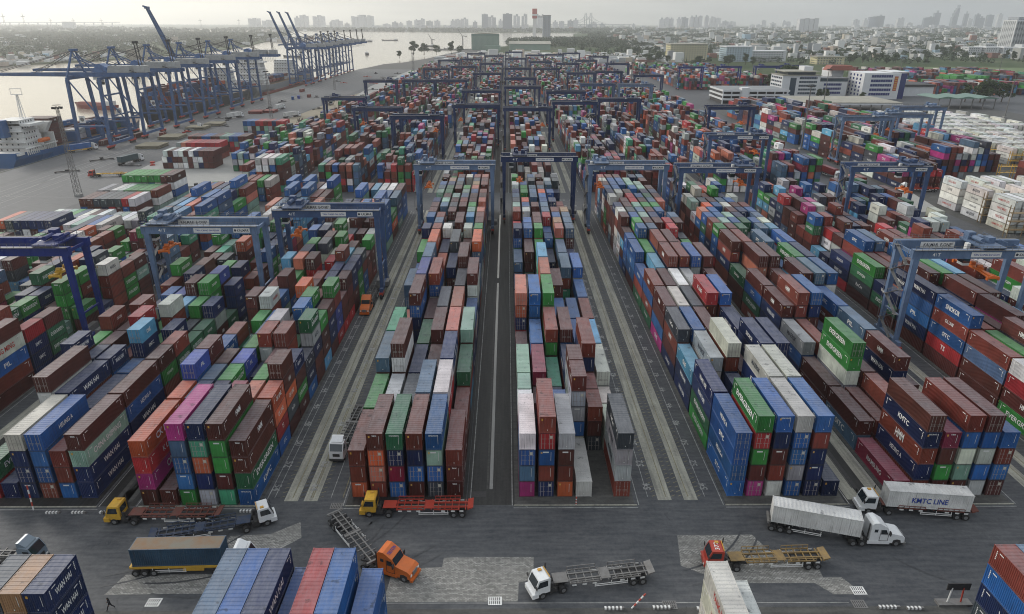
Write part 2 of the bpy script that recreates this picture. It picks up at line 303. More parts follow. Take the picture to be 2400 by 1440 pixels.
# ------------------------------------------------------------ mesh helpers
class MB:
    def __init__(s): s.v = []; s.f = []; s.m = []; s.cur = 0
    def raw(s, vs, fs):
        b = len(s.v); s.v += [tuple(v) for v in vs]; s.f += [tuple(b + i for i in f) for f in fs]; s.m += [s.cur] * len(fs); return s
    def box(s, x0, x1, y0, y1, z0, z1, rz=0, c=None):
        vs = [(x, y, z) for z in (z0, z1) for y in (y0, y1) for x in (x0, x1)]
        if rz:
            cx, cy = c if c else ((x0 + x1) / 2, (y0 + y1) / 2); ca, sa = math.cos(rz), math.sin(rz)
            vs = [(cx + (x - cx) * ca - (y - cy) * sa, cy + (x - cx) * sa + (y - cy) * ca, z) for x, y, z in vs]
        return s.raw(vs, [(0, 2, 3, 1), (4, 5, 7, 6), (0, 1, 5, 4), (2, 6, 7, 3), (0, 4, 6, 2), (1, 3, 7, 5)])
    def bar(s, a, b, w0, w1=None, h0=None, h1=None):
        """tapered rectangular bar from a to b"""
        w1 = w0 if w1 is None else w1; h0 = w0 if h0 is None else h0; h1 = w1 if h1 is None else h1
        a, b = Vector(a), Vector(b); d = (b - a).normalized()
        u = Vector((0, 0, 1)) if abs(d.z) < .95 else Vector((0, 1, 0))
        x = d.cross(u).normalized(); y = x.cross(d).normalized()
        vs = [a + x * i * w0 / 2 + y * j * h0 / 2 for i, j in ((-1, -1), (1, -1), (1, 1), (-1, 1))] + [b + x * i * w1 / 2 + y * j * h1 / 2 for i, j in ((-1, -1), (1, -1), (1, 1), (-1, 1))]
        return s.raw(vs, [(3, 2, 1, 0), (4, 5, 6, 7), (0, 1, 5, 4), (1, 2, 6, 5), (2, 3, 7, 6), (3, 0, 4, 7)])
    def cyl(s, a, b, r0, r1=None, n=10):
        r1 = r0 if r1 is None else r1
        a, b = Vector(a), Vector(b); d = (b - a).normalized()
        u = Vector((0, 0, 1)) if abs(d.z) < .95 else Vector((0, 1, 0))
        x = d.cross(u).normalized(); y = x.cross(d).normalized()
        vs = [p + (x * math.cos(2 * math.pi * i / n) + y * math.sin(2 * math.pi * i / n)) * r for p, r in ((a, r0), (b, r1)) for i in range(n)]
        return s.raw(vs, [tuple(range(n))[::-1], tuple(range(n, 2 * n))] + [(i, (i + 1) % n, n + (i + 1) % n, n + i) for i in range(n)])
    def prism(s, prof, x0, x1, axis='x', cap=True):
        """profile of (a, z) points extruded along an axis: axis x -> (x, a, z); axis y -> (a, y, z); axis z -> (a, b) polygon raised"""
        n = len(prof)
        mk = {'x': lambda p, t: (t, p[0], p[1]), 'y': lambda p, t: (p[0], t, p[1]), 'z': lambda p, t: (p[0], p[1], t)}[axis]
        vs = [mk(p, x0) for p in prof] + [mk(p, x1) for p in prof]
        fs = [(i, (i + 1) % n, n + (i + 1) % n, n + i) for i in range(n)]
        if cap: fs += [tuple(range(n))[::-1], tuple(range(n, 2 * n))]
        return s.raw(vs, fs)
    def mesh(s, name, mats, fix=True):
        me = bpy.data.meshes.new(name); me.from_pydata(s.v, [], s.f)
        for m in (mats if isinstance(mats, (list, tuple)) else [mats]): me.materials.append(m)
        if isinstance(mats, (list, tuple)) and len(mats) > 1: me.polygons.foreach_set('material_index', s.m)
        if fix:
            import bmesh
            bm = bmesh.new(); bm.from_mesh(me); bmesh.ops.recalc_face_normals(bm, faces=bm.faces); bm.to_mesh(me); bm.free()
        return me
    def obj(s, name, mats, parent=None, loc=None, rz=0, color=None, fix=True):
        o = bpy.data.objects.new(name, s.mesh(name, mats, fix)); COL.objects.link(o)
        if parent is not None: o.parent = parent
        if loc is not None: o.location = loc
        if rz: o.rotation_euler = (0, 0, rz)
        if color: o.color = (*color, 1)
        return o
def tag(o, label=None, cat=None, group=None, kind=None):
    if label: o['label'] = label
    if cat: o['category'] = cat
    if group: o['group'] = group
    if kind: o['kind'] = kind
    return o
def empty(name, label, cat, loc=(0, 0, 0), rz=0, group=None):
    o = bpy.data.objects.new(name, None); COL.objects.link(o); o.location = loc; o.rotation_euler = (0, 0, rz)
    return tag(o, label, cat, group)
def link(name, me, parent=None, loc=(0, 0, 0), rz=0, color=None):
    o = bpy.data.objects.new(name, me); COL.objects.link(o); o.location = loc
    if rz: o.rotation_euler = (0, 0, rz)
    if parent is not None: o.parent = parent
    if color: o.color = (*color, 1)
    return o
def children(o): return [c for c in CH.get(o.name, [])]
CH = {}
def copy_tree(root, loc, rz=0, label=None, color=None, keep=None):
    """copies a thing, its parts and their sub-parts"""
    def cp(o, par):
        c = o.copy(); COL.objects.link(c)
        if par is not None: c.parent = par; c.matrix_parent_inverse = o.matrix_parent_inverse.copy()
        if color and o.get('tint'): c.color = (*color, 1)
        for ch in o.children: cp(ch, c)
        return c
    c = cp(root, None); c.location = loc; c.rotation_euler = (0, 0, rz)
    if label: c['label'] = label
    return c
def sheet(name, pts, z, mat, kind='structure', label=None):
    me = bpy.data.meshes.new(name); me.from_pydata([(x, y, z) for x, y in pts], [], [tuple(range(len(pts)))]); me.materials.append(mat)
    import bmesh
    bm = bmesh.new(); bm.from_mesh(me)
    for f in bm.faces:
        if f.normal.z < 0: f.normal_flip()
    bm.to_mesh(me); bm.free()
    o = bpy.data.objects.new(name, me); COL.objects.link(o); o['kind'] = kind
    if label: o['label'] = label
    return o
def numpy_mesh(name, V, F4, col=None, mats=(), uv=None):
    """V (n,3), F4 (m,4) quads or (m,3) tris, col per face (m,3), uv dict name->(m,k,2)"""
    me = bpy.data.meshes.new(name); k = F4.shape[1]; m = len(F4)
    me.vertices.add(len(V)); me.vertices.foreach_set('co', V.astype('f4').ravel())
    me.loops.add(m * k); me.loops.foreach_set('vertex_index', F4.astype('i4').ravel())
    me.polygons.add(m); me.polygons.foreach_set('loop_start', np.arange(0, m * k, k, dtype='i4'))
    try: me.polygons.foreach_set('loop_total', np.full(m, k, dtype='i4'))
    except Exception: pass
    for a in mats: me.materials.append(a)
    if uv:
        for nm, a in uv.items():
            l = me.uv_layers.new(name=nm); l.data.foreach_set('uv', a.astype('f4').ravel())
    me.update(calc_edges=True); me.shade_flat()
    if col is not None:
        at = me.attributes.new('col', 'FLOAT_COLOR', 'FACE'); at.data.foreach_set('color', np.c_[col, np.ones(m)].astype('f4').ravel())
    return me
# text -> triangles, laid in the plane x (right), z (up), facing -y
_tx = {}
def text_tris(s):
    if s in _tx: return _tx[s]
    cu = bpy.data.curves.new('t', 'FONT'); cu.body = s; cu.size = 1; cu.align_x = 'CENTER'; cu.align_y = 'CENTER'; cu.offset = .018; cu.resolution_u = 2
    o = bpy.data.objects.new('t', cu); COL.objects.link(o)
    dg = bpy.context.evaluated_depsgraph_get(); me = bpy.data.meshes.new_from_object(o.evaluated_get(dg))
    me.calc_loop_triangles()
    v = np.zeros(len(me.vertices) * 3, 'f4'); me.vertices.foreach_get('co', v); v = v.reshape(-1, 3)
    t = np.zeros(len(me.loop_triangles) * 3, 'i4'); me.loop_triangles.foreach_get('vertices', t); t = t.reshape(-1, 3)
    bpy.data.objects.remove(o); bpy.data.curves.remove(cu); bpy.data.meshes.remove(me)
    if len(v):
        w_ = v[:, 0].max() - v[:, 0].min(); v[:, 0] -= (v[:, 0].max() + v[:, 0].min()) / 2; v[:, 1] -= (v[:, 1].max() + v[:, 1].min()) / 2
    else: w_ = 1
    _tx[s] = (v, t, w_, (v[:, 1].max() - v[:, 1].min()) if len(v) else 1)
    return _tx[s]
def text_on(s, origin, right, up, height, width=None):
    """triangles of the text on a plane: origin centre, unit vectors right and up; height of capitals; optional total width"""
    v, t, w_, h_ = text_tris(s)
    k = height / h_; kx = k if width is None else width / w_
    o = np.array(origin); r = np.array(right); u = np.array(up)
    return o + v[:, :1] * kx * r + v[:, 1:2] * k * u, t
def text_obj(name, s, origin, right, up, height, mat, parent=None, width=None):
    V, T = text_on(s, origin, right, up, height, width)
    me = numpy_mesh(name, V, T, None, [mat])
    return link(name, me, parent)

# ============================================================ SETTING
# land on this side of the river, with its quay wall; the river; the far banks
def slab(name, pts, ztop, zbot, mat, kind='structure', label=None):
    b = MB(); b.prism([(x, y) for x, y in pts], zbot, ztop, 'z'); o = b.obj(name, mat); o['kind'] = kind
    if label: o['label'] = label
    return o
QX = -257.0
sheet('river', [(-16000, -300), (16000, -300), (16000, 16000), (-16000, 16000)], -3.0, M['water'])
near_land = [(QX, -200), (9000, -200), (16000, 3000), (16000, 15500), (1800, 15500), (900, 6500), (420, 4600), (300, 3300), (140, 2750), (60, 2350), (-60, 2150), (-105, 1980), (-140, 1700), (-160, 1480), (-190, 1330), (-215, 1290), (-222, 1210), (QX + 22, 1150), (QX + 14, 900), (QX + 4, 600)]
slab('ground', near_land, 0, -9, M['land'])
far_bank = [(-15000, 1050), (-900, 1200), (-800, 1420), (-770, 1600), (-760, 1900), (-800, 2250), (-900, 2700), (-1000, 3300), (-1250, 4300), (-2100, 5300), (-4200, 6500), (-15000, 9000)]
slab('far_bank_ground', far_bank, -.6, -9, M['land'])
slab('city_shore_ground', [(-15500, 15500), (-15500, 10500), (-4600, 7600), (-2200, 6500), (-900, 5700), (-300, 5100), (500, 5000), (1100, 6600), (1900, 15500)], -.4, -9, M['land'])
Z = .004
def strip(name, x0, x1, y0, y1, z, mat, **k): return sheet(name, [(x0, y0), (x1, y0), (x1, y1), (x0, y1)], z, mat, **k)
sheet('port_apron', [(QX + .6, -150), (-120, -150), (-120, 1150), (-190, 1150), (QX + 22, 1145), (QX + 15, 900), (QX + 5, 600)], .004, M['quay'])
sheet('yard_pavement', [(-212, 40), (175, 40), (420, 230), (600, 560), (600, 900), (260, 1050), (230, 1500), (-60, 1600), (-120, 1450), (-152, 1130), (-165, 760), (-178, 420), (-178, 290)], .008, M['asphalt'])
strip('cross_road', -200, 175, 40, 86.2, .012, M['asphalt'])
sheet('pale_concrete_yard', [(-187, 331), (-147, 296), (-120, 297), (-122, 345), (-134, 372), (-136, 402), (-160, 404), (-186, 400), (-190, 366)], .016, M['pale'])
sheet('sandy_verge', [(-176, 425), (-164, 470), (-140, 480), (-128, 620), (-128, 770), (-150, 800), (-164, 700), (-172, 520)], .012, M['dirt'])
sheet('far_pale_yard', [(-150, 640), (-122, 640), (-108, 1000), (-128, 1120), (-150, 1120), (-160, 840)], .02, M['pale'])
sheet('service_road', [(143, 60), (176, 60), (176, 640), (143, 640)], .012, M['asphalt'])
sheet('pale_road_patch', [(148, 268), (176, 266), (182, 302), (150, 303)], .02, M['pale'])
sheet('reefer_yard_pavement', [(176, 150), (420, 220), (430, 640), (176, 640)], .012, M['slab'])
sheet('entrance_road', [(330, 640), (560, 660), (720, 900), (690, 930), (520, 720), (330, 680)], .02, M['asphalt'])
sheet('yard_head_concrete', [(-232, 1152), (-150, 1140), (-60, 1600), (-60, 2100), (-110, 1960), (-142, 1690), (-164, 1480), (-194, 1335), (-219, 1290)], .014, M['slab'])
sheet('green_field', [(640, 1090), (860, 1080), (940, 1200), (700, 1230)], .006, principled('meadow', (.09, .14, .045), .9, 0, (.03, .6, (.15, .16, .08))))

# block geometry -------------------------------------------------
PIT, CW, TH, L40, L20, BAY = 3.04, 2.5, 3.0, 12.18, 6.06, 12.76
BX = {'L5': -168., 'L4': -142.6, 'L3': -116.5, 'L2': -83.05, 'L1': -57.19, 'C': -24.75, 'D': 1.92, 'R1': 35.34, 'R2': 61.77, 'R3': 95.4, 'R4': 121.8, 'R6': 179., 'R7': 205.5, 'R8': 232.}
RAIL = {'L4': (-145, -119), 'L3': (-119.6, -93.4), 'L2': (-87.6, -61.4), 'L1': (-60.6, -34.4), 'C': (-31.3, -5.1), 'D': (-1.0, 25.2), 'R1': (29.4, 55.6), 'R2': (59.9, 86.1), 'R3': (89.8, 116), 'R4': (119.8, 146), 'R6': (177, 203.2), 'R7': (203.6, 229.8), 'R8': (231, 257.2)}
SEC = [(88.9, 14), (300.5, 14), (500, 15), (712, 15), (925, 13), (1110, 11)]
sec_hi = {'L3': 5, 'L2': 6, 'L1': 6}
# stacking pads (raised 12 cm kerbed slabs), runway strips for the crane wheels, drains, lane lines
for bl in ('L3', 'L2', 'L1', 'C', 'D', 'R1', 'R2', 'R3', 'R4'):
    for si, (y0, nb) in enumerate(SEC):
        y1 = y0 + nb * BAY
        x0 = BX[bl] - .7; x1 = BX[bl] + 6 * PIT
        f = 2.1 if si == 0 else .4
        pad = MB(); pad.box(x0, x1, y0 - f, y1 + .3, .0, .12); pad.obj('stacking_pad', M['asphalt_dark'] if bl in ('L2', 'C') else M['slab'])['kind'] = 'structure'
    for rx in RAIL[bl]:
        for si, (y0, nb) in enumerate(SEC):
            strip('runway_strip', rx - 1.1, rx + 1.1, y0 - .8, y0 + nb * BAY + 1.5, .016, M['asphalt_dark'] if rx in (-5.1, -1.0) else M['slab'] if rx in (-60.6, -61.4, 116, 119.8, -119.6) else M['strip'])['kind'] = 'structure'
for (x0, x1) in ((-6.4, 1.2), (-64.4, -58.6), (53.8, 61), (-94, -84.5), (113.8, 121)):
    strip('oily_lane', x0, x1, 87, 267, .012, M['asphalt_dark'])
    strip('oily_lane', x0, x1, 300, 478, .012, M['asphalt_dark'])
# drains between paired blocks: open channel with bright wet bottom
for x in (-2.6, -61.5, 57.2, -89.3, 117.4):
    for y0, y1 in ((91, 186), (190, 262), (302, 476), (502, 690)):
        strip('drain_channel', x - .28, x + .28, y0, y1, .024, principled('wet_drain_%d' % int(x + 99), (.09, .09, .085), .06, spec=1.0) if x == -2.6 else M['dark'])
        strip('drain_kerb', x - .75, x - .45, y0, y1, .03, M['slab']); strip('drain_kerb', x + .45, x + .75, y0, y1, .03, M['asphalt_dark'])
# painted markings
mk = MB()
def line(mb, a, b, w_, z=.034):
    a, b = Vector((*a, z)), Vector((*b, z)); d = (b - a).normalized(); n = Vector((-d.y, d.x, 0)) * w_ / 2
    mb.raw([a - n, b - n, b + n, a + n], [(0, 1, 2, 3)])
for bl in ('L3', 'L2', 'L1', 'C', 'D', 'R1', 'R2', 'R3', 'R4'):
    for si, (y0, nb) in enumerate(SEC[:3]):
        y1 = y0 + nb * BAY
        line(mk, (BX[bl] - 1.1, y0 - 2), (BX[bl] - 1.1, y1), .15); line(mk, (BX[bl] + 18.9, y0 - 2), (BX[bl] + 18.9, y1), .15)
    if bl in ('L1', 'C', 'D', 'R1', 'R2', 'L2'):
        line(mk, (BX[bl] - .9, 86.3), (BX[bl] + 18.7, 86.3), .16)
for x in (-37.2, -28.2, 22.6, 31.8, -31.6):
    for si, (y0, nb) in enumerate(SEC[:2]): line(mk, (x, y0), (x, y0 + nb * BAY), .12)
line(mk, (-16, 67.4), (45, 67.2), .12); line(mk, (-80, 86.2), (-64, 86.2), .18); line(mk, (-9, 86.2), (-7, 88.3), .15); line(mk, (1.4, 88.3), (3.4, 86.3), .15)
for i, xs in enumerate((22.5, 23.9, 26.7, 28.1)):
    for yy in (275.5, 285.5): mk.box(xs, xs + .9, yy, yy + 1.1, .03, .036)
for i in range(3): line(mk, (-226 + i * 7, 120), (-224 + i * 7, 1100), .35)
line(mk, (-217, 292), (-186, 291), .35); line(mk, (-217, 292), (-224, 420), .35)
line(mk, (QX + 1.2, 100), (QX + 3, 700), .3)
for rx in (-231, -222.5, -214, -206): line(mk, (rx, 100), (rx + 1, 1145), .16)
for k in range(60): line(mk, (-246.5, 120 + k * 16), (-246.5, 127 + k * 16), .16); line(mk, (-200, 300 + k * 12), (-200, 305 + k * 12), .14)
for rx in (-253.3, -235):
    for dx in (-.55, .55): strip('crane_rail_slot', rx + dx - .12, rx + dx + .12, 100, 1145, .03, M['dark'])
o = mk.obj('road_markings', M['white_line'], fix=False); o['kind'] = 'structure'
# yellow hatching and cross ticks along the runway strips
my = MB()
for x0, x1 in ((-34.4, -31.3), (-31.2, -26.2), (25.4, 29.2), (86.3, 89.6)):
    for si, (y0, nb) in enumerate(SEC[:1]):
        y = y0
        line(my, (x0 + .1, y0), (x0 + .1, y0 + nb * BAY), .14); line(my, (x1 - .1, y0), (x1 - .1, y0 + nb * BAY), .14)
for rx in (-34.4, -31.3, 25.2, 29.4):
    y = 89
    while y < 262:
        line(my, (rx - 1.9, y), (rx - 1.25, y + .35), .12); line(my, (rx + 1.25, y), (rx + 1.9, y + .35), .12); y += 1.15
my.obj('yellow_markings', M['yellow_line'], fix=False)['kind'] = 'structure'
# bay numbers painted on the lanes
nums = []
for x, col_ in ((-37.6, 1), (-31.4, 0), (22.9, 1), (32.2, 1)):
    y = 91.5; n = 54
    while y < 200: nums.append((x, y, str(n))); y += BAY / 2 * 1.0; n -= 2
Vs = []; Ts = []; b = 0
for x, y, s_ in nums:
    V, T = text_on(s_, (x, y, .04), (0, -1, 0) if x < 0 else (0, 1, 0), (1, 0, 0) if x < 0 else (-1, 0, 0), 1.25, 1.7)
    Vs.append(V); Ts.append(T + b); b += len(V)
link('bay_number_markings', numpy_mesh('bay_number_markings', np.vstack(Vs), np.vstack(Ts), None, [M['white_line']]))['kind'] = 'structure'
# block paving patches on the cross road
for i, pts in enumerate(([(-16.3, 67.6), (-15.9, 73.4), (-9.1, 73.8), (-9, 75.6), (3.8, 75.7), (3.6, 71.4), (1.6, 70.9), (1.4, 67.6)],
                         [(25.3, 80.0), (36.5, 80.1), (38, 76.2), (43.6, 73.4), (43.4, 70.6), (30, 70.6), (24.4, 73.9)],
                         [(-53.6, 69.0), (-52.6, 72.6), (-40, 72.6), (-39.6, 69.2)], [(-42, 76.2), (-41, 80.2), (-35.2, 80.6), (-31.5, 83.2), (-30.4, 79.8), (-34, 76.3)],
                         [(41, 71.6), (46, 71.6), (47.6, 68.6), (43.6, 68.6)])):
    sheet('block_paving', pts, .02 + i * .001, M['paver'])
sheet('oil_stained_edge', [(-80, 64.5), (-80, 66.2), (60, 66.6), (60, 64.5)], .02, M['slab'])
tm = MB(); ra = random.Random(3)
def arc(cx, cy, r0, a0, a1, w_=.28):
    pr = None
    for k in range(25):
        a = a0 + (a1 - a0) * k / 24; q = ((cx + r0 * math.cos(a), cy + r0 * math.sin(a)), (cx + (r0 + w_) * math.cos(a), cy + (r0 + w_) * math.sin(a)))
        if pr: tm.raw([(*pr[0], .045), (*q[0], .045), (*q[1], .045), (*pr[1], .045)], [(0, 1, 2, 3)])
        pr = q
for k in range(9):
    x = ra.uniform(-70, 75); sgn = ra.choice((-1, 1)); r0 = ra.uniform(9, 26); a = R(ra.uniform(200, 300)) if sgn > 0 else R(ra.uniform(240, 330)); ln = ra.uniform(.5, 1.1)
    for dd in (0, 2.0): arc(x, 70 + r0 + ra.uniform(-1, 6) if sgn > 0 else 72 + r0, r0 + dd, a, a + ln)
tm.obj('tyre_marks', M['tyre'], fix=False)['kind'] = 'structure'
# kerb edge between the road and the front of the pads
kb = MB()
for bl in ('L2', 'L1', 'C', 'D', 'R1', 'R2'):
    kb.box(BX[bl] - .8, BX[bl] + 18.6, 86.75, 86.95, 0, .14)
kb.obj('kerbs', M['strip'])['kind'] = 'structure'
sheet('drain_cover_pad', [(-6.2, 89.0), (-3.4, 89.0), (-3.4, 90.4), (-6.2, 90.4)], .03, M['dark'])

# ============================================================ CONTAINERS
PAL = {'B': (.092, .026, .021), 'R': (.19, .042, .028), 'r': (.40, .025, .03), 'o': (.52, .10, .035), 'n': (.012, .024, .085), 'b': (.02, .10, .30), 's': (.07, .13, .21),
       'l': (.10, .31, .50), 'g': (.04, .23, .045), 'G': (.03, .13, .06), 'm': (.23, .37, .30), 't': (.06, .28, .17), 'w': (.68, .68, .65), 'W': (.33, .35, .36), 'y': (.56, .56, .50),
       'd': (.055, .065, .08), 'p': (.36, .03, .17), 'k': (.24, .02, .055), 'a': (.46, .14, .09), 'u': (.05, .08, .33), 'c': (.28, .17, .09)}
CNAME = {'B': 'maroon', 'R': 'red-brown', 'r': 'bright red', 'o': 'orange', 'n': 'navy', 'b': 'blue', 's': 'steel blue', 'l': 'light blue', 'g': 'green', 'G': 'dark green', 'm': 'mint green', 't': 'teal green',
         'w': 'white', 'W': 'grey', 'y': 'cream', 'd': 'dark slate', 'p': 'magenta', 'k': 'crimson', 'a': 'salmon', 'u': 'violet blue', 'c': 'tan'}
# lettering: colour -> choices of (text, letter material key, height, width)
TXT = {'g': [('EVERGREEN', 'w', .95, 7.4), ('EVERGREEN', 'w', .95, 7.4), ('DONGJIN', 'w', .8, 4)], 'G': [('EVERGREEN', 'w', .95, 7.2), ('DONGJIN', 'w', .8, 4)],
       'n': [('WAN HAI', 'w', .95, 4.6), ('WAN HAI', 'w', .95, 4.6), ('KMTC', 'w', .9, 3.2), ('SINOKOR', 'w', .8, 3.8), ('HEUNG A', 'w', .8, 3.6), ('PIL', 'w', .9, 2)],
       'b': [('SITC', 'w', .9, 2.6), ('PIL', 'w', .95, 2), ('SINOKOR', 'w', .8, 3.8), ('HEUNG A', 'w', .8, 3.6), ('', 'w', 1, 1)], 's': [('', 'w', 1, 1), ('SITC', 'w', .9, 2.6), ('PIL', 'w', .9, 2)],
       'o': [('CK LINE', 'w', 1.0, 4.6)], 'r': [('K LINE', 'w', .9, 3.6), ('TS', 'w', 1.1, 1.6), ('', 'w', 1, 1)], 'p': [('ONE', 'w', 1.2, 3)], 'm': [('CHINA SHIPPING', 'w', .85, 7), ('', 'w', 1, 1)],
       'W': [('MAERSK', 'd', 1.0, 4.6), ('MAERSK', 'd', 1.0, 4.6), ('', 'w', 1, 1)], 'w': [('MAERSK', 'd', 1.0, 4.6), ('YANG MING', 'r', .9, 5), ('', 'w', 1, 1)], 'y': [('', 'r', .3, .9), ('MAERSK', 'd', .9, 4.2), ('', 'w', 1, 1)],
       'k': [('NAMSUNG', 'w', .85, 4.4), ('', 'w', 1, 1)], 'l': [('ONE', 'w', 1, 2.4), ('', 'w', 1, 1)], 'd': [('PanCon', 'w', .8, 3), ('WAN HAI', 'w', .9, 4.6)], 't': [('CHINA SHIPPING', 'w', .8, 6.4)],
       'B': [('', 'w', 1, 1)] * 7 + [('K LINE', 'w', .7, 2.8), ('HMM', 'w', 1, 2)], 'R': [('', 'w', 1, 1)] * 7 + [('HMM', 'w', 1.1, 2.4), ('CK LINE', 'w', .7, 3)], 'a': [('', 'w', 1, 1)], 'u': [('PIL', 'w', .9, 2)], 'c': [('', 'w', 1, 1)]}
ENDTXT = {'B': 'tex', 'n': 'HEUNG A', 'b': 'SINOKOR', 'g': 'EVERGREEN', 'G': 'EVERGREEN'}
PALW = {'L': 'BBBBBBBRRRRnnnnbbbsggggggGwWyodatmlkru', 'C': 'BBBBBBRRRRnnnbbbssggmwWyyoaadlkt', 'R': 'BBBBBBBBRRRRRnnnnnbbbbssgGGwwyWoardlp', 'F': 'BBBBBBBBBRRRRRRnnnnbbbssggGGwwyWWorapldkt'}
REC = []   # every container of the yard
def shade(c, r=rnd):
    k = r.uniform(.72, 1.25); c = PAL[c]; gy = sum(c) / 3; fd = r.uniform(0, .1); c = tuple(x * (1 - fd) + gy * fd for x in c)
    return tuple(min(.8, max(.01, x * k * r.uniform(.93, 1.07))) for x in c)
def put(x, y, z, L, c, **k):
    REC.append(dict(x=x, y=y, z=z, L=L, c=c, **k))
def stack(bl, bx, col, y, L, st, bay, sub, pal='C', single=False):
    x = bx + col * PIT + CW / 2
    for t, c in enumerate(st):
        put(x, y + L / 2, .12 + t * TH, L, c, bl=bl, col=col, bay=bay, sub=sub, tier=t, n=len(st))
LASTC = ['B']
def pick(pal):
    """colours come in runs: boxes of one line are often stacked together"""
    if rnd.random() > .34: LASTC[0] = rnd.choice(PALW[pal])
    return LASTC[0]
def expand(cell, pal):
    """'4g' = four high, green on top; a string of colours = bottom to top; '0' = empty"""
    if cell == '0': return ''
    if cell[0].isdigit():
        n = int(cell[0]); top = cell[1:] or pick(pal)
        return ''.join(pick(pal) for _ in range(n - len(top))) + top
    return cell
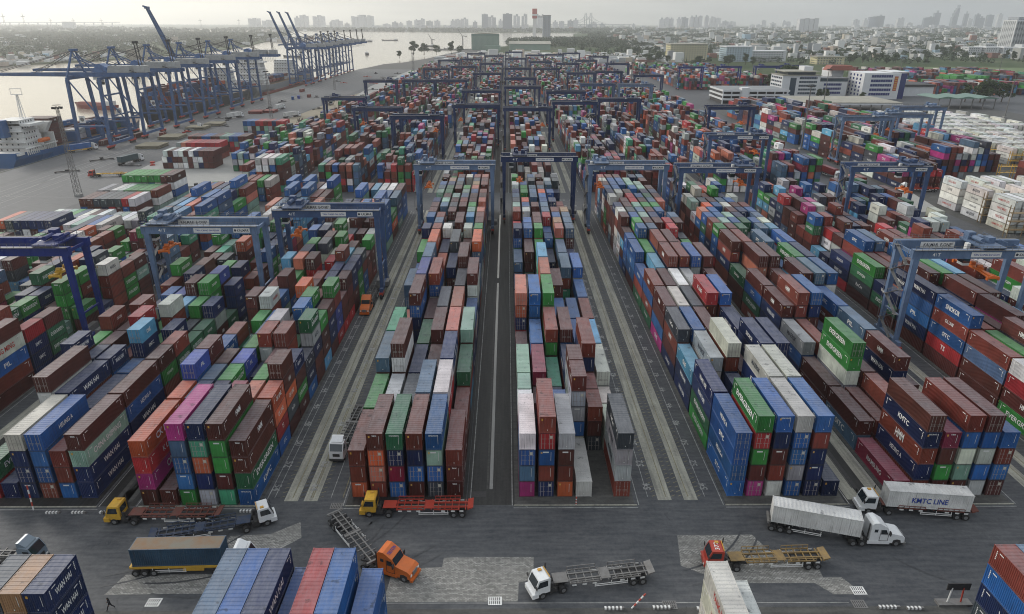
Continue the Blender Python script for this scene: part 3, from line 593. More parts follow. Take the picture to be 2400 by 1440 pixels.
# what the photograph shows, bay by bay from the road: six stacks from the left, bottom to top; a bay written as a pair is two rows of short ones
G = {
 'L2': [['rG', 'n', 'nnny', 'Rbbb', 'bRR', 'nnmB'], ['BB', '5B', '4n', '3n', 'BRw', 'nnbB'], None],
 'L1': [['BprO', 'B', 'gbbsp', 'WborgGn'[0:5], 'tBggB', 'bGBB'], None],
 'C': [['oRR', 'RaoB', 'bknG', 'BbnR', 'dbmb', 'BBR'], ['3Wg', '3BW', '3Bd', '4ns', '4rw', '2BR'], ['4s', 'yBBwB', '3n', '3B', '4wn', '3RG'], ['4lt', '1n', '3G', '4BB', '4oa', '4Bm'], ['2a', 'nnnbB', '3nBB', '4d', '4a', '3wb'],
       ['4s', '4Rb' if 0 else '5u', '5R', '1n', '4d', '5B'], ['3b', '5s', '4Ro', '4n', '5B', '3s'], ['4g', '5o', '4nn', '5d', '4B', '5o'], [['5n', '5R', '5y', '4m', '5y', '5g'], ['4B', '5s', '3B', '5B', '4m', '5B']], [['5b', '5R', '4d', '5B', '5l', '5B'], ['5B', '4B', '5B', '4R', '5m', '5a']],
       [['5B', '5s', '5d', '5B', '5g', '4R'], ['5n', '5m', '5B', '5R', '5B', '5a']], [['4g', '5B', '5m', '5s', '5B', '5B'], ['5m', '5G', '4B', '5m', '5b', '5R']], [['5s', '5G', '5B', '5g', '5a', '4B'], ['5b', '5n', '5d', '4s', '5c', '5R']], [['4l', '5c', '5s', '4B', '5d', '5B'], ['5B', '4B', '5B', '5w', '5R', '5a']]],
 'D': [['psbw', 'nRbrR', 'oRBW', 'y', '0', 'RWWd'], [['3Bw', '1B', '3Bb', 'ybWWB', '3BR', 'yy'], ['3m', '2B', '2n', 'ybWWB', '3BR', 'yy']], ['sBm', 'nBk', 'Bt', '3n', 'bnRnR', 'nyy'], ['BB', '3RBb', 'BBgR', 'nnbB', '3nb', '3nl'], ['nrnor'[0:4] + 'a', '5b', '5g', '3b', '3b', '3R'],
       ['2B', '3B', '5a', '4BB', '1B', '3Bb'], ['2n', '2B', '5l', '2n', 'ytRs', '4b'], ['3ns', '4B', '4g', '3n', '4s', '3n'], [['5n', '5b', '5g', '4b', '5a', '5s'], ['4d', '5b', '5B', '4b', '5c', '5s']], [['4r', '4b', '5B', '5r', '5b', '5s'], ['5R', '5y', '4B', '5s', '5R', '5c']],
       [['5m', '5b', '5B', '5s', '4g', '4a'], ['5d', '5o', '4s', '5b', '5n', '4R']], [['5s', '4n', '5s', '5b', '4b', '4R'], ['5n', '5g', '5s', '5o', '5b', '0']], [['4n', '5g', '5s', '5s', '4n', '0'], ['5w', '5b', '4R', '5B', '5s', '4n']], [['4w', '4b', '5d', '4B', '5W', '5d'], ['5g', '4B', '5b', '5B', '4y', '5d']]],
 'R1': [['bbbb', 'pBgrg', 'wRBnb', 'bWbby', 'nnnRb', 'n'], ['gGnn', '2R', '3n', 'BRnny', 'BRByy'[0:5], '1B'], ['nnl', 'bnyW', 'nBnRy', '3B', 'nBnnn', 'nBnnn'], ['nBRd', '4b', '4BB', '2B', '4nn', '2B'], ['pbBB', '4w', '4dd', '5r', '5b', '3n'],
        ['GRbR', 'RbnB', '4w', '4W', '3n', 'gbBB'], ['GRb', '4l', '5R', '5R', '5b', '5B'], ['Bbbb', '4g', '5R', '5B', '4R', '4Gg'], [['nbbb', '5b', '5s', '4B', '5r', '4d'], ['4B', '5g', '5B', '5B', '5r', '5B']], [['5B', '5b', '5m', '5n', '4s', '5s'], ['5y', '5d', '5s', '5B', '5b', '4n']],
        [['5n', '5B', '5m', '5g', '5g', '4R'], ['4B', '5B', '5r', '5B', '5s', '5a']], [['5w', '4B', '5r', '5b', '5G', '5B'], ['5n', '5y', '5B', '4a', '5n', '5n']], [['5b', '5b', '4s', '5b', '5m', '5B'], ['5B', '5b', '5b', '5m', '5m', '4B']], [['5y', '5b', '5b', '5m', '4B', '5B'], ['5a', '5R', '5B', '4W', '5n', '5s']]],
 'R2': [['k', 'RnRnB', 'BgBk', 'BmybR', 'ybybB', 'BbRb'], ['sB', 'BB', '3R', '2d', '2B', '1B'], ['BB', 'BWygg', '3BB', '2B', 'nnnB', '2nB'], ['nbW', '2BnR', '2B', '2n', '4bs', '3u'], ['BnnB', '5R', '5b', '2n', '4b', 'Gtr'],
        ['RGbB', '3y', '4B', '5B', '5s', '5b'], ['3G', '5B', '5B', '4b', 'nndGg', '5n'], ['5B', '5R', '4Gg', '5s', '4n', '5b'], [['5g', '5B', '5G', '4d', '5s', '5l'], ['5R', '5m', '5b', '5G', '5b', '5y']], [['5b', '5b', '5m', '5n', '4B', '5s'], ['5a', '5b', '4y', '5B', '5n', '5b']],
        [['4w', '5o', '5b', '5y', '5B', '5R'], ['5m', '5d', '5B', '5s', '5b', '4R']], None, None, None],
 'R3': [['BsRB', 'BR', 'BR', '3R', '3B', '4B'], ['gBrw', '4R', '4B', '4o', '3n', '4B'], ['BBsRR'[0:4], '4g', '5B', '4b', '5B', '3n'], ['BrbRb', '4R', '4B', '5B', '3g', '4l'], ['BnbbW'[0:4] + 'n', '4g', '4n', '5B', '5B', '4g'], ['3Gn', '4n', '5B', '5g', '5l', '4B'], ['BdGg'[0:4], '4B', '4R', '5b', '4n', '5b'], ['rnn', '5b', '5s', '4B', '5R', '5R']],
}
G['L1'][0] = ['BprO'.replace('O', 'o'), 'B', 'gbbsp', 'WnotB'[0:5], 'tBggB', 'bGBB']
G['L1'][0][3] = 'Wnotn'
SHORT = {'L1': 1, 'L2': 2, 'L3': 3, 'L4': 0, 'L5': 0}   # from this bay on the stacks are of short containers
OVR = {('L2', 2, 1, 5): 'GGGR', ('L2', 4, 0, 4): 'GGgg', ('L2', 4, 1, 4): 'GGggg', ('L2', 4, 1, 5): 'gG', ('L2', 3, 0, 5): 'bGG', ('L2', 3, 1, 5): 'GGG', ('L2', 3, 0, 3): 'GBg', ('L2', 2, 1, 4): 'Bggr'[0:3], ('L2', 3, 1, 2): 'bGg', ('L1', 1, 0, 0): '4o', ('L1', 1, 0, 1): '4n',
       ('L1', 1, 1, 2): 'RRkg', ('L1', 1, 1, 4): 'ndGg', ('L1', 1, 0, 5): 'broo', ('L1', 2, 0, 5): 'BgBn', ('L1', 2, 1, 5): 'bnd', ('L3', 2, 0, 5): 'BRbwB', ('L3', 2, 0, 4): 'B', ('L3', 3, 0, 5): 'nnnr', ('L3', 3, 1, 5): 'nGGB', ('L1', 4, 0, 1): '5w', ('L1', 4, 1, 0): '4w', ('L1', 5, 0, 5): 'rBB', ('L1', 5, 1, 5): 'rBBB', ('L1', 7, 0, 5): 'bbRd', ('L2', 2, 0, 4): 'BGl'[0:3], ('L2', 2, 1, 2): 'gGR'}
def fill(bl, sec):
    y0, nb = SEC[sec]; bx = BX[bl]
    if bl == 'L1' and sec == 0: y0 = 87.1
    pal = 'L' if bl[0] == 'L' else ('C' if bl in 'CD' else 'R')
    if sec: pal = 'F'
    for k in range(nb):
        g = G.get(bl, []) if sec == 0 else []
        bay = g[k] if k < len(g) else None
        y = y0 + k * BAY
        if bay is None:
            if sec == 0 and bl in ('L3', 'L2', 'L1') and k >= 10: bay = [rnd.choice(['4b', '4s', '5b', '3B', '4w', '4a', '4n', '5b', '3g', '4B', '4R', '4l']) for _ in range(6)]
            elif bl == 'L3' and sec == 0 and k < 2: bay = [rnd.choice(['3', '4', '2']) for _ in range(6)]
            elif (sec == 0 and k < SHORT.get(bl, 8)) or (sec and rnd.random() < .3): bay = [rnd.choice(['2', '3', '4', '4', '5', '5']) for _ in range(6)]
            else:
                lo = ['2', '3', '3', '4', '4', '5', '0'] if bl in ('L3', 'L4', 'L5') else ['2', '3', '4', '4', '4', '5', '5']
                bay = [[rnd.choice(lo) for _ in range(6)] for _ in range(2)]
        rows = bay if isinstance(bay[0], list) else [bay]
        for s, row in enumerate(rows):
            L = L20 if len(rows) == 2 else L40
            for c, cell in enumerate(row):
                cell = OVR.get((bl, k, s, c), cell) if sec == 0 else cell
                stack(bl, bx, c, y + s * (L20 + .32), L, expand(cell, pal), k + 14 * sec, s)
for bl in ('L3', 'L2', 'L1', 'C', 'D', 'R1', 'R2', 'R3', 'R4'):
    for sec in range(6):
        if bl == 'L3' and sec == 5: continue
        fill(bl, sec)
def grid(bl, x0, y0, nc, nb, L, hs, pal, gap=.35, pit=PIT, skip=0.):
    for k in range(nb):
        for c in range(nc):
            if rnd.random() < skip: continue
            stack(bl, x0, c, y0 + k * (L + gap), L, expand(rnd.choice(hs), pal), 99, 0)
            for r in REC[-6:]:
                if r['bl'] == bl and r['bay'] == 99 and pit != PIT: r['x'] = x0 + r['col'] * pit + CW / 2
grid('L4', BX['L4'], 152, 6, 10, L20, ['2', '3', '3', '4', '1', '0'], 'L')
grid('L4b', -138.5, 346, 6, 16, L20, ['2', '3', '3b', '4', '1'], 'L'); grid('L4b', -137, 452, 5, 6, L40, ['2', '3', '1w', '3R', '0'], 'L', 1.0); grid('L4c', -140, 560, 6, 6, L40, ['2', '3', '1', '3R', '0'], 'L', 1.5)
grid('L3b', -116.5, 283, 6, 1, L40, ['3', '2g', '2B', '3y'], 'L')
# low wide piles on the pale concrete by the quay
PL = ['wBwwBwnBBB', 'wnBBWBwwBB', 'BBwwwBwnBB']
for c in range(10):
    for t, rw in enumerate(PL[::-1]): put(-177.2 + c * 2.62 + (0 if t < 2 else .9) + 1.3, 353 + 6.1, .1 + t * TH, L40, rw[c], bl='P', col=c, bay=99, sub=0, tier=t, n=3)
for (x0, y0, nc, h, tops) in ((-170, 221, 7, 3, 'odnnnnn'), (-166, 236, 8, 2, 'yWmgswBw'), (-160, 251, 8, 3, 'BBddddrw'), (-161, 265, 9, 3, 'WdwyggggR'), (-158, 279, 8, 4, 'ggggggBB'), (-176, 206, 5, 2, 'ggggB'), (-145, 216, 5, 3, 'wmnby'), (-142, 232, 6, 2, 'WmwyWn'), (-126, 268, 4, 3, 'nRbB'), (-128, 283, 5, 2, 'gByRa'), (-180.5, 378, 9, 3, 'WarrrrrrrR'), (-184, 401, 13, 3, 'RBRbbBBmmbbBB'), (-167, 443, 10, 4, 'bbbrrRrnrr'), (-146, 377, 6, 3, 'RnRRBB'), (-176, 424, 6, 2, 'gBbbnn')):
    for c in range(nc):
        for t in range(h): put(x0 + c * 2.62 + 1.3, y0 + 6.1, .1 + t * TH, L40, (tops[c % len(tops)] if t == h - 1 else rnd.choice('BBRwWbnmBr')), bl='P', col=c, bay=99, sub=0, tier=t, n=h)
# right of the service road
for bl, ys, ye in (('R6', 305, 560), ('R7', 330, 560), ('R8', 345, 540)):
    y = ys
    while y < ye:
        two = rnd.random() < .55 and bl != 'R6'
        for c in range(6):
            st = expand(rnd.choice(['3', '4', '5', '5', '4']), 'R')
            if bl == 'R6' and y < 320 and c == 0: st = 'nBpp'
            stack(bl, BX[bl], c, y, L40, st, 99, 0)
        y += BAY
        if rnd.random() < .08: y += 9
grid('R5x', 232, 262, 8, 1, L40, ['4', '5', '4b'], 'R'); grid('R5x', 236, 276, 8, 3, L40, ['4', '5'], 'R')
# reefers, all white
grid('reefer', 181, 236, 14, 3, L40, ['4w', '4y', '3w'], 'R', 3.4)
grid('reefer', 262, 300, 14, 2, L40, ['2w', '3w', '3y'], 'R', 1.6); grid('reefer', 268, 345, 26, 11, L40, ['2w', '3w', '3y', '3w'], 'R', 5.2, PIT, .06)
grid('reefer', 212, 560, 12, 2, L40, ['3w', '2w'], 'R', 2)
for r in REC:
    if r['bl'] == 'reefer': r['c'] = rnd.choice('wwwwyy')
# beyond the offices, right
grid('Q', 196, 800, 34, 14, L40, ['3', '4', '5', '4', '2'], 'F', 1.0, PIT, .12)
grid('Q', 180, 1010, 40, 6, L40, ['3', '4', '5', '2'], 'F', 1.2, PIT, .15)
grid('Q', 440, 745, 50, 4, L40, ['3', '4', '4', '2'], 'F', 1.5, PIT, .12); grid('Q', 470, 850, 55, 8, L40, ['3', '4', '5', '4'], 'F', 4, PIT, .15)
grid('Q', 505, 800, 12, 3, L40, ['4g', '5g', '4g'], 'F', 1.2)
for r in REC:
    if r['bl'] == 'Q' and 505 <= r['x'] <= 540 and 800 < r['y'] < 845: r['c'] = 'g'
# the near row on this side of the road (only its far ends come into the picture)
FG = []
def fg(x, yend, L, cols, pit=2.56, rz=0, door=False, lbl=''):
    st = cols
    for t, c in enumerate(st): FG.append(dict(x=x + 1.25, y=yend - L / 2, z=.1 + t * TH, L=L, c=c, bl='near', col=0, bay=0, sub=0, tier=t, n=len(st), w=lbl))
fgx = gdx = None
for i, (x, cols, L, ye) in enumerate(((-74.6, 'nnn', L20, 66.4), (-72.0, 'nnn', L20, 66.4), (-69.4, 'nnn', L20, 66.4), (-66.8, 'nnn', L20, 66.4))):
    pass
FGA, FGY, FGB = 23.4, 62.0, 59.2
near_spec = [(-59.0, 63.5, L20, 'nnnd'), (-56.35, 63.5, L20, 'nnnc'), (-53.7, 63.5, L20, 'nnnn'), (-53.0 - 100, 60, L20, 'n'),
             (-33.7, 64.4, L40, 'nbbs'), (-31.1, 64.4, L40, 'nbbb'), (-28.5, 64.4, L40, 'nnnn'), (-25.8, 64.4, L40, 'bbb'), (-23.3, 64.4, L40, 'bnbr'), (-20.7, 64.4, L40, 'nbbb'), (-17.6, 64.2, L40, 'bbb'),
             (FGA, FGY, L40, 'yyyy'), (FGA + 2.7, FGY, L40, 'wyw'), (FGB, 64.6, L40, 'dnbR'), (FGB + 2.6, 64.6, L40, 'bnRs')]
for x, ye, L, cols in near_spec:
    if x > -120: fg(x, ye, L, cols)

# cargo on the three ships at the quay (part of the same mass of containers)
SH = []
def cargo(x0, nx, ys, z0, hs, cols, L=L40):
    for y in ys:
        for c in range(nx):
            h = rnd.choice(hs)
            for t in range(h): REC.append(dict(x=x0 + c * 2.62, y=y, z=z0 + t * TH, L=L, c=rnd.choice(cols), bl='ship', col=c, bay=99, sub=0, tier=t, n=h))
cargo(-279, 6, (412,), 3.4, (5,), 'BBB'); cargo(-277, 5, (429,), 3.4, (1, 2, 2), 'BwRs'); cargo(-263.5, 1, (429,), 3.4, (2,), 'W'); cargo(-279, 6, (445, 460), 3.4, (1, 2, 3), 'rBBRnb'); cargo(-279, 6, (475,), 3.4, (1, 1, 2), 'GBn')
cargo(-287, 9, (563, 578, 593, 608, 623, 638, 653, 668), 7, (3, 4, 5), 'BBBBnnnbbRRor')
cargo(-286, 9, (735, 748, 800, 815, 830, 845, 860, 905, 920, 935, 950), 7, (1, 2, 2), 'bbbnnnBRWs')
# ---- choose the 300 that show largest
CAMP = Vector((0, 0, 70.45))
hmap = {}
for r in REC: hmap[(r['bl'], r['bay'], r['sub'], r['col'])] = r['n']
def exposure(r):
    a = 0; d = math.dist((r['x'], r['y'], r['z']), CAMP)
    if r['tier'] == r['n'] - 1: a += r['L'] * CW * (70 - r['z']) / d
    if r['bl'] in BX and r['bay'] < 14:
        # the side towards the camera line
        sc = r['col'] + (1 if r['x'] < 0 else -1)
        nh = hmap.get((r['bl'], r['bay'], r['sub'], sc), 0 if 0 <= sc <= 5 else 0)
        if r['tier'] >= nh: a += r['L'] * 2.9 * abs(r['x']) / d * (.85 if r['tier'] >= nh + 0 else 0)
        fh = 0 if (r['bay'] == 0 and r['sub'] == 0) else hmap.get((r['bl'], r['bay'] - (0 if r['sub'] else 1), 0 if r['sub'] else 0, r['col']), 0)
        if r['tier'] >= fh: a += 2.5 * 2.9 * .8
    return a / d / d
def inview(r):
    y = r['y'] * math.cos(R(22.765)) - (r['z'] - 70.45) * math.sin(R(22.765))
    return y > 0 and abs(r['x'] / y) < .79
for r in REC: r['e'] = exposure(r) * (1 if inview(r) else 0)
REC.sort(key=lambda r: -r['e'])
NEAR = [r for r in REC if r['e'] > 0][:300 - len(FG)] + FG
nid = set(id(r) for r in NEAR)
MASS = [r for r in REC if id(r) not in nid]

def container_meshes(L):
    """steel box with corner posts, rails, castings, corrugated walls and ribbed roof; origin at the middle of its underside"""
    W, H = CW, TH - .07; b = MB()
    for sx in (-1, 1):
        for sy in (-1, 1):
            x, y = sx * (W / 2 - .07), sy * (L / 2 - .07)
            b.box(x - .07, x + .07, y - .07, y + .07, .11, H - .11)
            for z in (0, H - .11): b.box(x - .09, x + .09, y - .1, y + .1, z, z + .12 + (.012 if z else 0))
        b.box(sx * (W / 2 - .05) - .05, sx * (W / 2 - .05) + .05, -L / 2 + .17, L / 2 - .17, .02, .16)
        b.box(sx * (W / 2 - .04) - .04, sx * (W / 2 - .04) + .04, -L / 2 + .17, L / 2 - .17, H - .09, H - .005)
        b.box(-W / 2 + .16, W / 2 - .16, sx * (L / 2 - .06) - .06, sx * (L / 2 - .06) + .06, .02, .15)
        b.box(-W / 2 + .16, W / 2 - .16, sx * (L / 2 - .06) - .06, sx * (L / 2 - .06) + .06, H - .11, H - .006)
        # corrugated side wall
        n = int((L - .3) / .28); p = []
        y = -L / 2 + .14; st = (L - .28) / n
        for i in range(n):
            for fr, dd in ((0, 0), (.3, 0), (.5, .055), (.8, .055)): p.append((y + (i + fr) * st, dd))
        p.append((L / 2 - .14, 0))
        v = [(sx * (W / 2 - .025 - d), yy, z) for z in (.14, H - .08) for yy, d in p]; m = len(p)
        b.raw(v, [(i, i + 1, m + i + 1, m + i) for i in range(m - 1)])
    # roof with shallow ribs
    n = int((L - .3) / .56); st = (L - .28) / n; p = []
    for i in range(n):
        for fr, dd in ((0, 0), (.36, 0), (.5, -.035), (.86, -.035)): p.append((-L / 2 + .14 + (i + fr) * st, dd))
    p.append((L / 2 - .14, 0)); m = len(p)
    v = [(x, yy, H - .012 + d) for x in (-W / 2 + .08, W / 2 - .08) for yy, d in p]
    b.raw(v, [(i, i + 1, m + i + 1, m + i) for i in range(m - 1)])
    b.box(-W / 2 + .1, W / 2 - .1, -L / 2 + .1, L / 2 - .1, .05, .1)
    # the far end is always a plain corrugated wall
    def endwall(sy):
        n = 9; st = (W - .28) / n; p = []
        for i in range(n):
            for fr, dd in ((0, 0), (.3, 0), (.5, .06), (.8, .06)): p.append((-W / 2 + .14 + (i + fr) * st, dd))
        p.append((W / 2 - .14, 0)); m = len(p)
        v = [(xx, sy * (L / 2 - .03 - d), z) for z in (.14, H - .1) for xx, d in p]
        b.raw(v, [(i, i + 1, m + i + 1, m + i) for i in range(m - 1)])
    endwall(1); endwall(-1)
    body = b.mesh('container_%d' % L, M['container_paint'], fix=False)
    # pair of doors with locking bars, set over the near end
    d = MB()
    for s in (-1, 1): d.box(min(s * .02, s * (W / 2 - .15)), max(s * .02, s * (W / 2 - .15)), -L / 2 + .005, -L / 2 + .05, .16, H - .12)
    doors = d.mesh('container_doors', M['container_paint'])
    d = MB()
    for x in (-.86, -.36, .36, .86):
        d.box(x - .025, x + .025, -L / 2 - .035, -L / 2 + .003, .1, H - .1)
        d.box(x - .05, x + .3 * (1 if x < 0 else -1) * .6 + (.05 if x > 0 else 0), -L / 2 - .03, -L / 2 + .003, 1.05, 1.12) if False else None
        for z in (.3, 1.0, 1.9, H - .3): d.box(x - .07, x + .07, -L / 2 - .025, -L / 2 + .002, z, z + .07)
    for z in (1.08, 1.3): d.box(-.8, -.1, -L / 2 - .045, -L / 2 - .001, z, z + .04); d.box(.1, .8, -L / 2 - .045, -L / 2 - .001, z + .003, z + .043)
    bars = d.mesh('locking_bars', M['door_bar'])
    # narrow code plates and vertical number on a plain end wall
    d = MB()
    d.box(W / 2 - .6, W / 2 - .56, -L / 2 - .004, -L / 2 + .02, 1.0, 2.5)
    for sx in (-1, 1):
        for ey in (-1, 1):
            for k in range(5): d.box(sx * (W / 2 + .004) - .006, sx * (W / 2 + .004) + .006, ey * (L / 2 - .75) - .07, ey * (L / 2 - .75) + .07, H - .55 - k * .26, H - .4 - k * .26)
            d.box(sx * (W / 2 + .004) - .006, sx * (W / 2 + .004) + .006, ey * (L / 2 - 1.5) - .35, ey * (L / 2 - 1.5) + .35, H - .5, H - .38)
    d.box(-.06, .06, -L / 2 - .004, -L / 2 + .02, .45, .6)
    marks = d.mesh('code_marks', M['white_letter'])
    d = MB(); d.box(-.95, -.7, -L / 2 - .004, -L / 2 + .02, H - .75, H - .4)
    plate = d.mesh('warning_plate', M['orange_letter'])
    return body, doors, bars, marks, plate
CM = {L40: container_meshes(L40), L20: container_meshes(L20)}
LM = {'w': M['white_letter'], 'd': M['dark_letter'], 'r': M['red_letter']}
_lm = {}
def letter_mesh(txt, key, h, w_, side, L):
    """lettering on a long side (side = +1: +x face, -1: -x face) or on the near end (side = 0)"""
    k = (txt, key, h, w_, side, L)
    if k in _lm: return _lm[k]
    if side: V, T = text_on(txt, (side * (CW / 2 + .004), 0, TH * .52), (0, side, 0), (0, 0, 1), h, w_)
    else: V, T = text_on(txt, (0, -L / 2 - .006, TH - .45), (1, 0, 0), (0, 0, 1), h, w_)
    _lm[k] = numpy_mesh('lettering', V, T, None, [LM[key]]); return _lm[k]
FIX = {('L1', 0, 0, 0, 3): ('CK LINE', 'w', 1.2, 5.4), ('L1', 0, 0, 5, 1): ('EVERGREEN', 'w', 1.05, 8), ('L1', 0, 0, 5, 0): ('KMTC', 'w', 1, 3.6), ('L1', 0, 0, 0, 1): ('ONE', 'w', 1.3, 3), ('L1', 0, 0, 0, 2): ('K LINE', 'w', 1, 3.4),
       ('L2', 0, 0, 5, 2): ('CHINA SHIPPING', 'w', 1.0, 8), ('L2', 0, 0, 5, 1): ('WAN HAI', 'w', .95, 4.6), ('L2', 0, 0, 5, 0): ('WAN HAI', 'w', .95, 4.6), ('L2', 1, 0, 5, 0): ('WAN HAI', 'w', .95, 4.6), ('L2', 1, 0, 5, 1): ('WAN HAI', 'w', .95, 4.6), ('L3', 2, 0, 5, 3): ('YANG MING', 'r', 1.1, 6.4),
       ('R1', 0, 0, 1, 4): ('EVERGREEN', 'w', 1.05, 8.2), ('R1', 1, 0, 0, 0): ('EVERGREEN', 'w', 1, 7), ('R1', 1, 0, 0, 2): ('WAN HAI', 'w', .95, 4.4), ('R1', 1, 0, 0, 3): ('WAN HAI', 'w', .95, 4.4), ('R1', 1, 0, 3, 3): ('KMTC', 'w', .9, 3), ('R1', 2, 0, 0, 1): ('WAN HAI', 'w', .95, 4.4), ('R1', 2, 0, 0, 0): ('WAN HAI', 'w', .95, 4.4),
       ('R2', 0, 0, 0, 0): ('NAMSUNG', 'w', .9, 4.8), ('R2', 0, 0, 1, 2): ('HMM', 'w', 1.5, 2.5), ('R2', 1, 0, 0, 0): ('SITC', 'w', 1.1, 3.6), ('R2', 2, 0, 1, 4): ('EVERGREEN', 'w', 1.0, 6.6), ('R2', 2, 0, 1, 3): ('EVERGREEN', 'w', 1.0, 6.6), ('R2', 2, 0, 1, 1): ('MAERSK', 'd', 1.05, 4.8), ('R2', 3, 0, 0, 2): ('MAERSK', 'd', 1.05, 4.8),
       ('R1', 2, 0, 1, 3): ('MAERSK', 'd', 1.05, 4.8), ('R2', 3, 0, 4, 3): ('PIL', 'w', .95, 2.4), ('R2', 3, 0, 1, 3): ('', 'w', 1, 1), ('R3', 3, 0, 0, 4): ('SINOKOR', 'w', 1.05, 4.8), ('R3', 4, 0, 0, 4): ('WAN HAI', 'w', .95, 4.6), ('R3', 4, 0, 0, 2): ('PIL', 'w', .95, 2.4), ('R3', 1, 0, 0, 2): ('TS', 'w', 1.6, 1.8), ('R3', 1, 0, 0, 0): ('EVERGREEN', 'w', 1, 7.4),
       ('R3', 6, 0, 0, 3): ('EVERGREEN', 'w', 1.05, 7), ('R3', 6, 0, 0, 2): ('DONGJIN', 'w', .9, 4.2), ('R3', 6, 0, 0, 1): ('PanCon', 'w', .9, 3.6), ('R2', 6, 0, 4, 4): ('EVERGREEN', 'w', 1, 6.6)}
ENDFIX = {('C', 0, 0, 1, 3): 'tex', ('C', 0, 0, 4, 3): 'SINOKOR', ('C', 0, 0, 3, 2): 'HEUNG A', ('C', 0, 0, 5, 1): 'tex', ('C', 0, 0, 3, 0): 'tex', ('C', 0, 0, 2, 3): 'EVERGREEN', ('D', 0, 0, 2, 2): 'tex', ('L1', 0, 0, 2, 1): 'SINOKOR', ('L1', 0, 0, 2, 2): 'HEUNG A', ('L1', 0, 0, 1, 0): 'tex', ('L1', 0, 0, 4, 2): 'EVERGREEN', ('R1', 0, 0, 1, 1): 'tex', ('R1', 0, 0, 2, 3): 'SINOKOR', ('R1', 0, 0, 4, 2): 'HEUNG A', ('R1', 0, 0, 4, 0): 'SINOKOR', ('R2', 0, 0, 2, 3): 'tex', ('R2', 0, 0, 2, 0): 'tex', ('L2', 0, 0, 4, 0): 'HEUNG A', ('C', 2, 0, 5, 3): 'EVERGREEN'}
DOORS = {('L1', 0, 0, 4, 1), ('L2', 0, 0, 2, 0), ('L2', 0, 0, 2, 1), ('L2', 0, 0, 2, 3), ('L2', 0, 0, 3, 1), ('L2', 0, 0, 3, 3), ('D', 0, 0, 5, 0), ('R1', 0, 0, 0, 1), ('R1', 0, 0, 0, 2), ('R1', 0, 0, 0, 3), ('R1', 0, 0, 2, 2), ('R2', 0, 0, 1, 4), ('R2', 0, 0, 4, 4), ('C', 2, 0, 1, 4), ('L2', 1, 0, 1, 4), ('C', 4, 0, 2, 4), ('D', 3, 0, 3, 3), ('D', 5, 0, 3, 4)}
BNAME = {'L3': 'outermost left block', 'L2': 'far left block', 'L1': 'inner left block', 'C': 'centre left block', 'D': 'centre right block', 'R1': 'inner right block', 'R2': 'second right block', 'R3': 'outermost right block', 'R4': 'far right block', 'L4': 'leftmost block'}
ORD = ['first', 'second', 'third', 'fourth', 'fifth', 'sixth', 'seventh', 'eighth', 'ninth', 'tenth', 'eleventh', 'twelfth', 'thirteenth', 'fourteenth']
TIER = ['ground', 'second', 'third', 'fourth', 'fifth']
nx = {}
for r in FG: nx.setdefault(r['x'], 0)
fgorder = {x: i for i, x in enumerate(sorted(nx))}
FGN = ['first', 'second', 'third', 'fourth', 'fifth', 'sixth', 'seventh', 'eighth', 'ninth', 'tenth', 'eleventh', 'twelfth', 'thirteenth', 'fourteenth', 'fifteenth']
for r in NEAR:
    key = (r['bl'], r['bay'], r['sub'], r['col'], r['tier']); rr = random.Random(str(key) + str(r['x']))
    body, doors, bars, marks, plate = CM[r['L']]
    col = shade(r['c'], rr)
    o = link('shipping_container', body, None, (r['x'], r['y'], r['z']), 0, col)
    top = r['tier'] == r['n'] - 1
    size = 'long' if r['L'] > 8 else 'short'
    if r['bl'] == 'near':
        lab = '%s %s container, %s tier, %s stack from left, foreground row' % (size, CNAME[r['c']], 'top' if top else TIER[r['tier']], FGN[fgorder[r['x']]])
    else:
        row = 'front row' if r['bay'] == 0 and not r['sub'] else ORD[min(13, r['bay'])] + (' row back' if r['sub'] else ' row')
        lab = '%s %s container, %s tier, %s stack, %s, %s' % (size, CNAME[r['c']], 'top' if top else TIER[r['tier']], ORD[r['col']], row, BNAME.get(r['bl'], 'pile by the quay'))
    tag(o, lab, 'container', 'shipping containers stacked in the yard')
    isdoor = key in DOORS or (key not in ENDFIX and r['bay'] > 0 and rr.random() < .25)
    if isdoor:
        dd = link('doors', doors, o, (0, 0, 0), 0, tuple(c * .95 for c in col)); link('locking_bars', bars, dd)
    else:
        link('code_marks', marks, o)
        if rr.random() < .4: link('warning_plate', plate, o)
        et = ENDFIX.get(key) or (ENDTXT.get(r['c'], '') if rr.random() < .3 else '')
        if et: link('end_lettering', letter_mesh(et, 'w', .26 if et != 'tex' else .3, .75 if et == 'tex' else 1.5, 0, r['L']), o)
    tx = FIX.get(key) or rr.choice(TXT[r['c']])
    if r['bl'] == 'near': tx = {'n': ('WAN HAI', 'w', 1.0, 4.8), 'y': ('YANG MING', 'r', 1.0, 5), 'd': ('WAN HAI', 'w', 1, 4.8), 'c': ('WAN HAI', 'w', 1, 4.8)}.get(r['c'], ('', 'w', 1, 1))
    if tx[0]:
        side = 1 if r['x'] < 0 else -1
        w_ = tx[3] * (.62 if r['L'] < 8 else 1)
        link('side_lettering', letter_mesh(tx[0], tx[1], tx[2] * (.85 if r['L'] < 8 else 1), w_, side, r['L']), o)
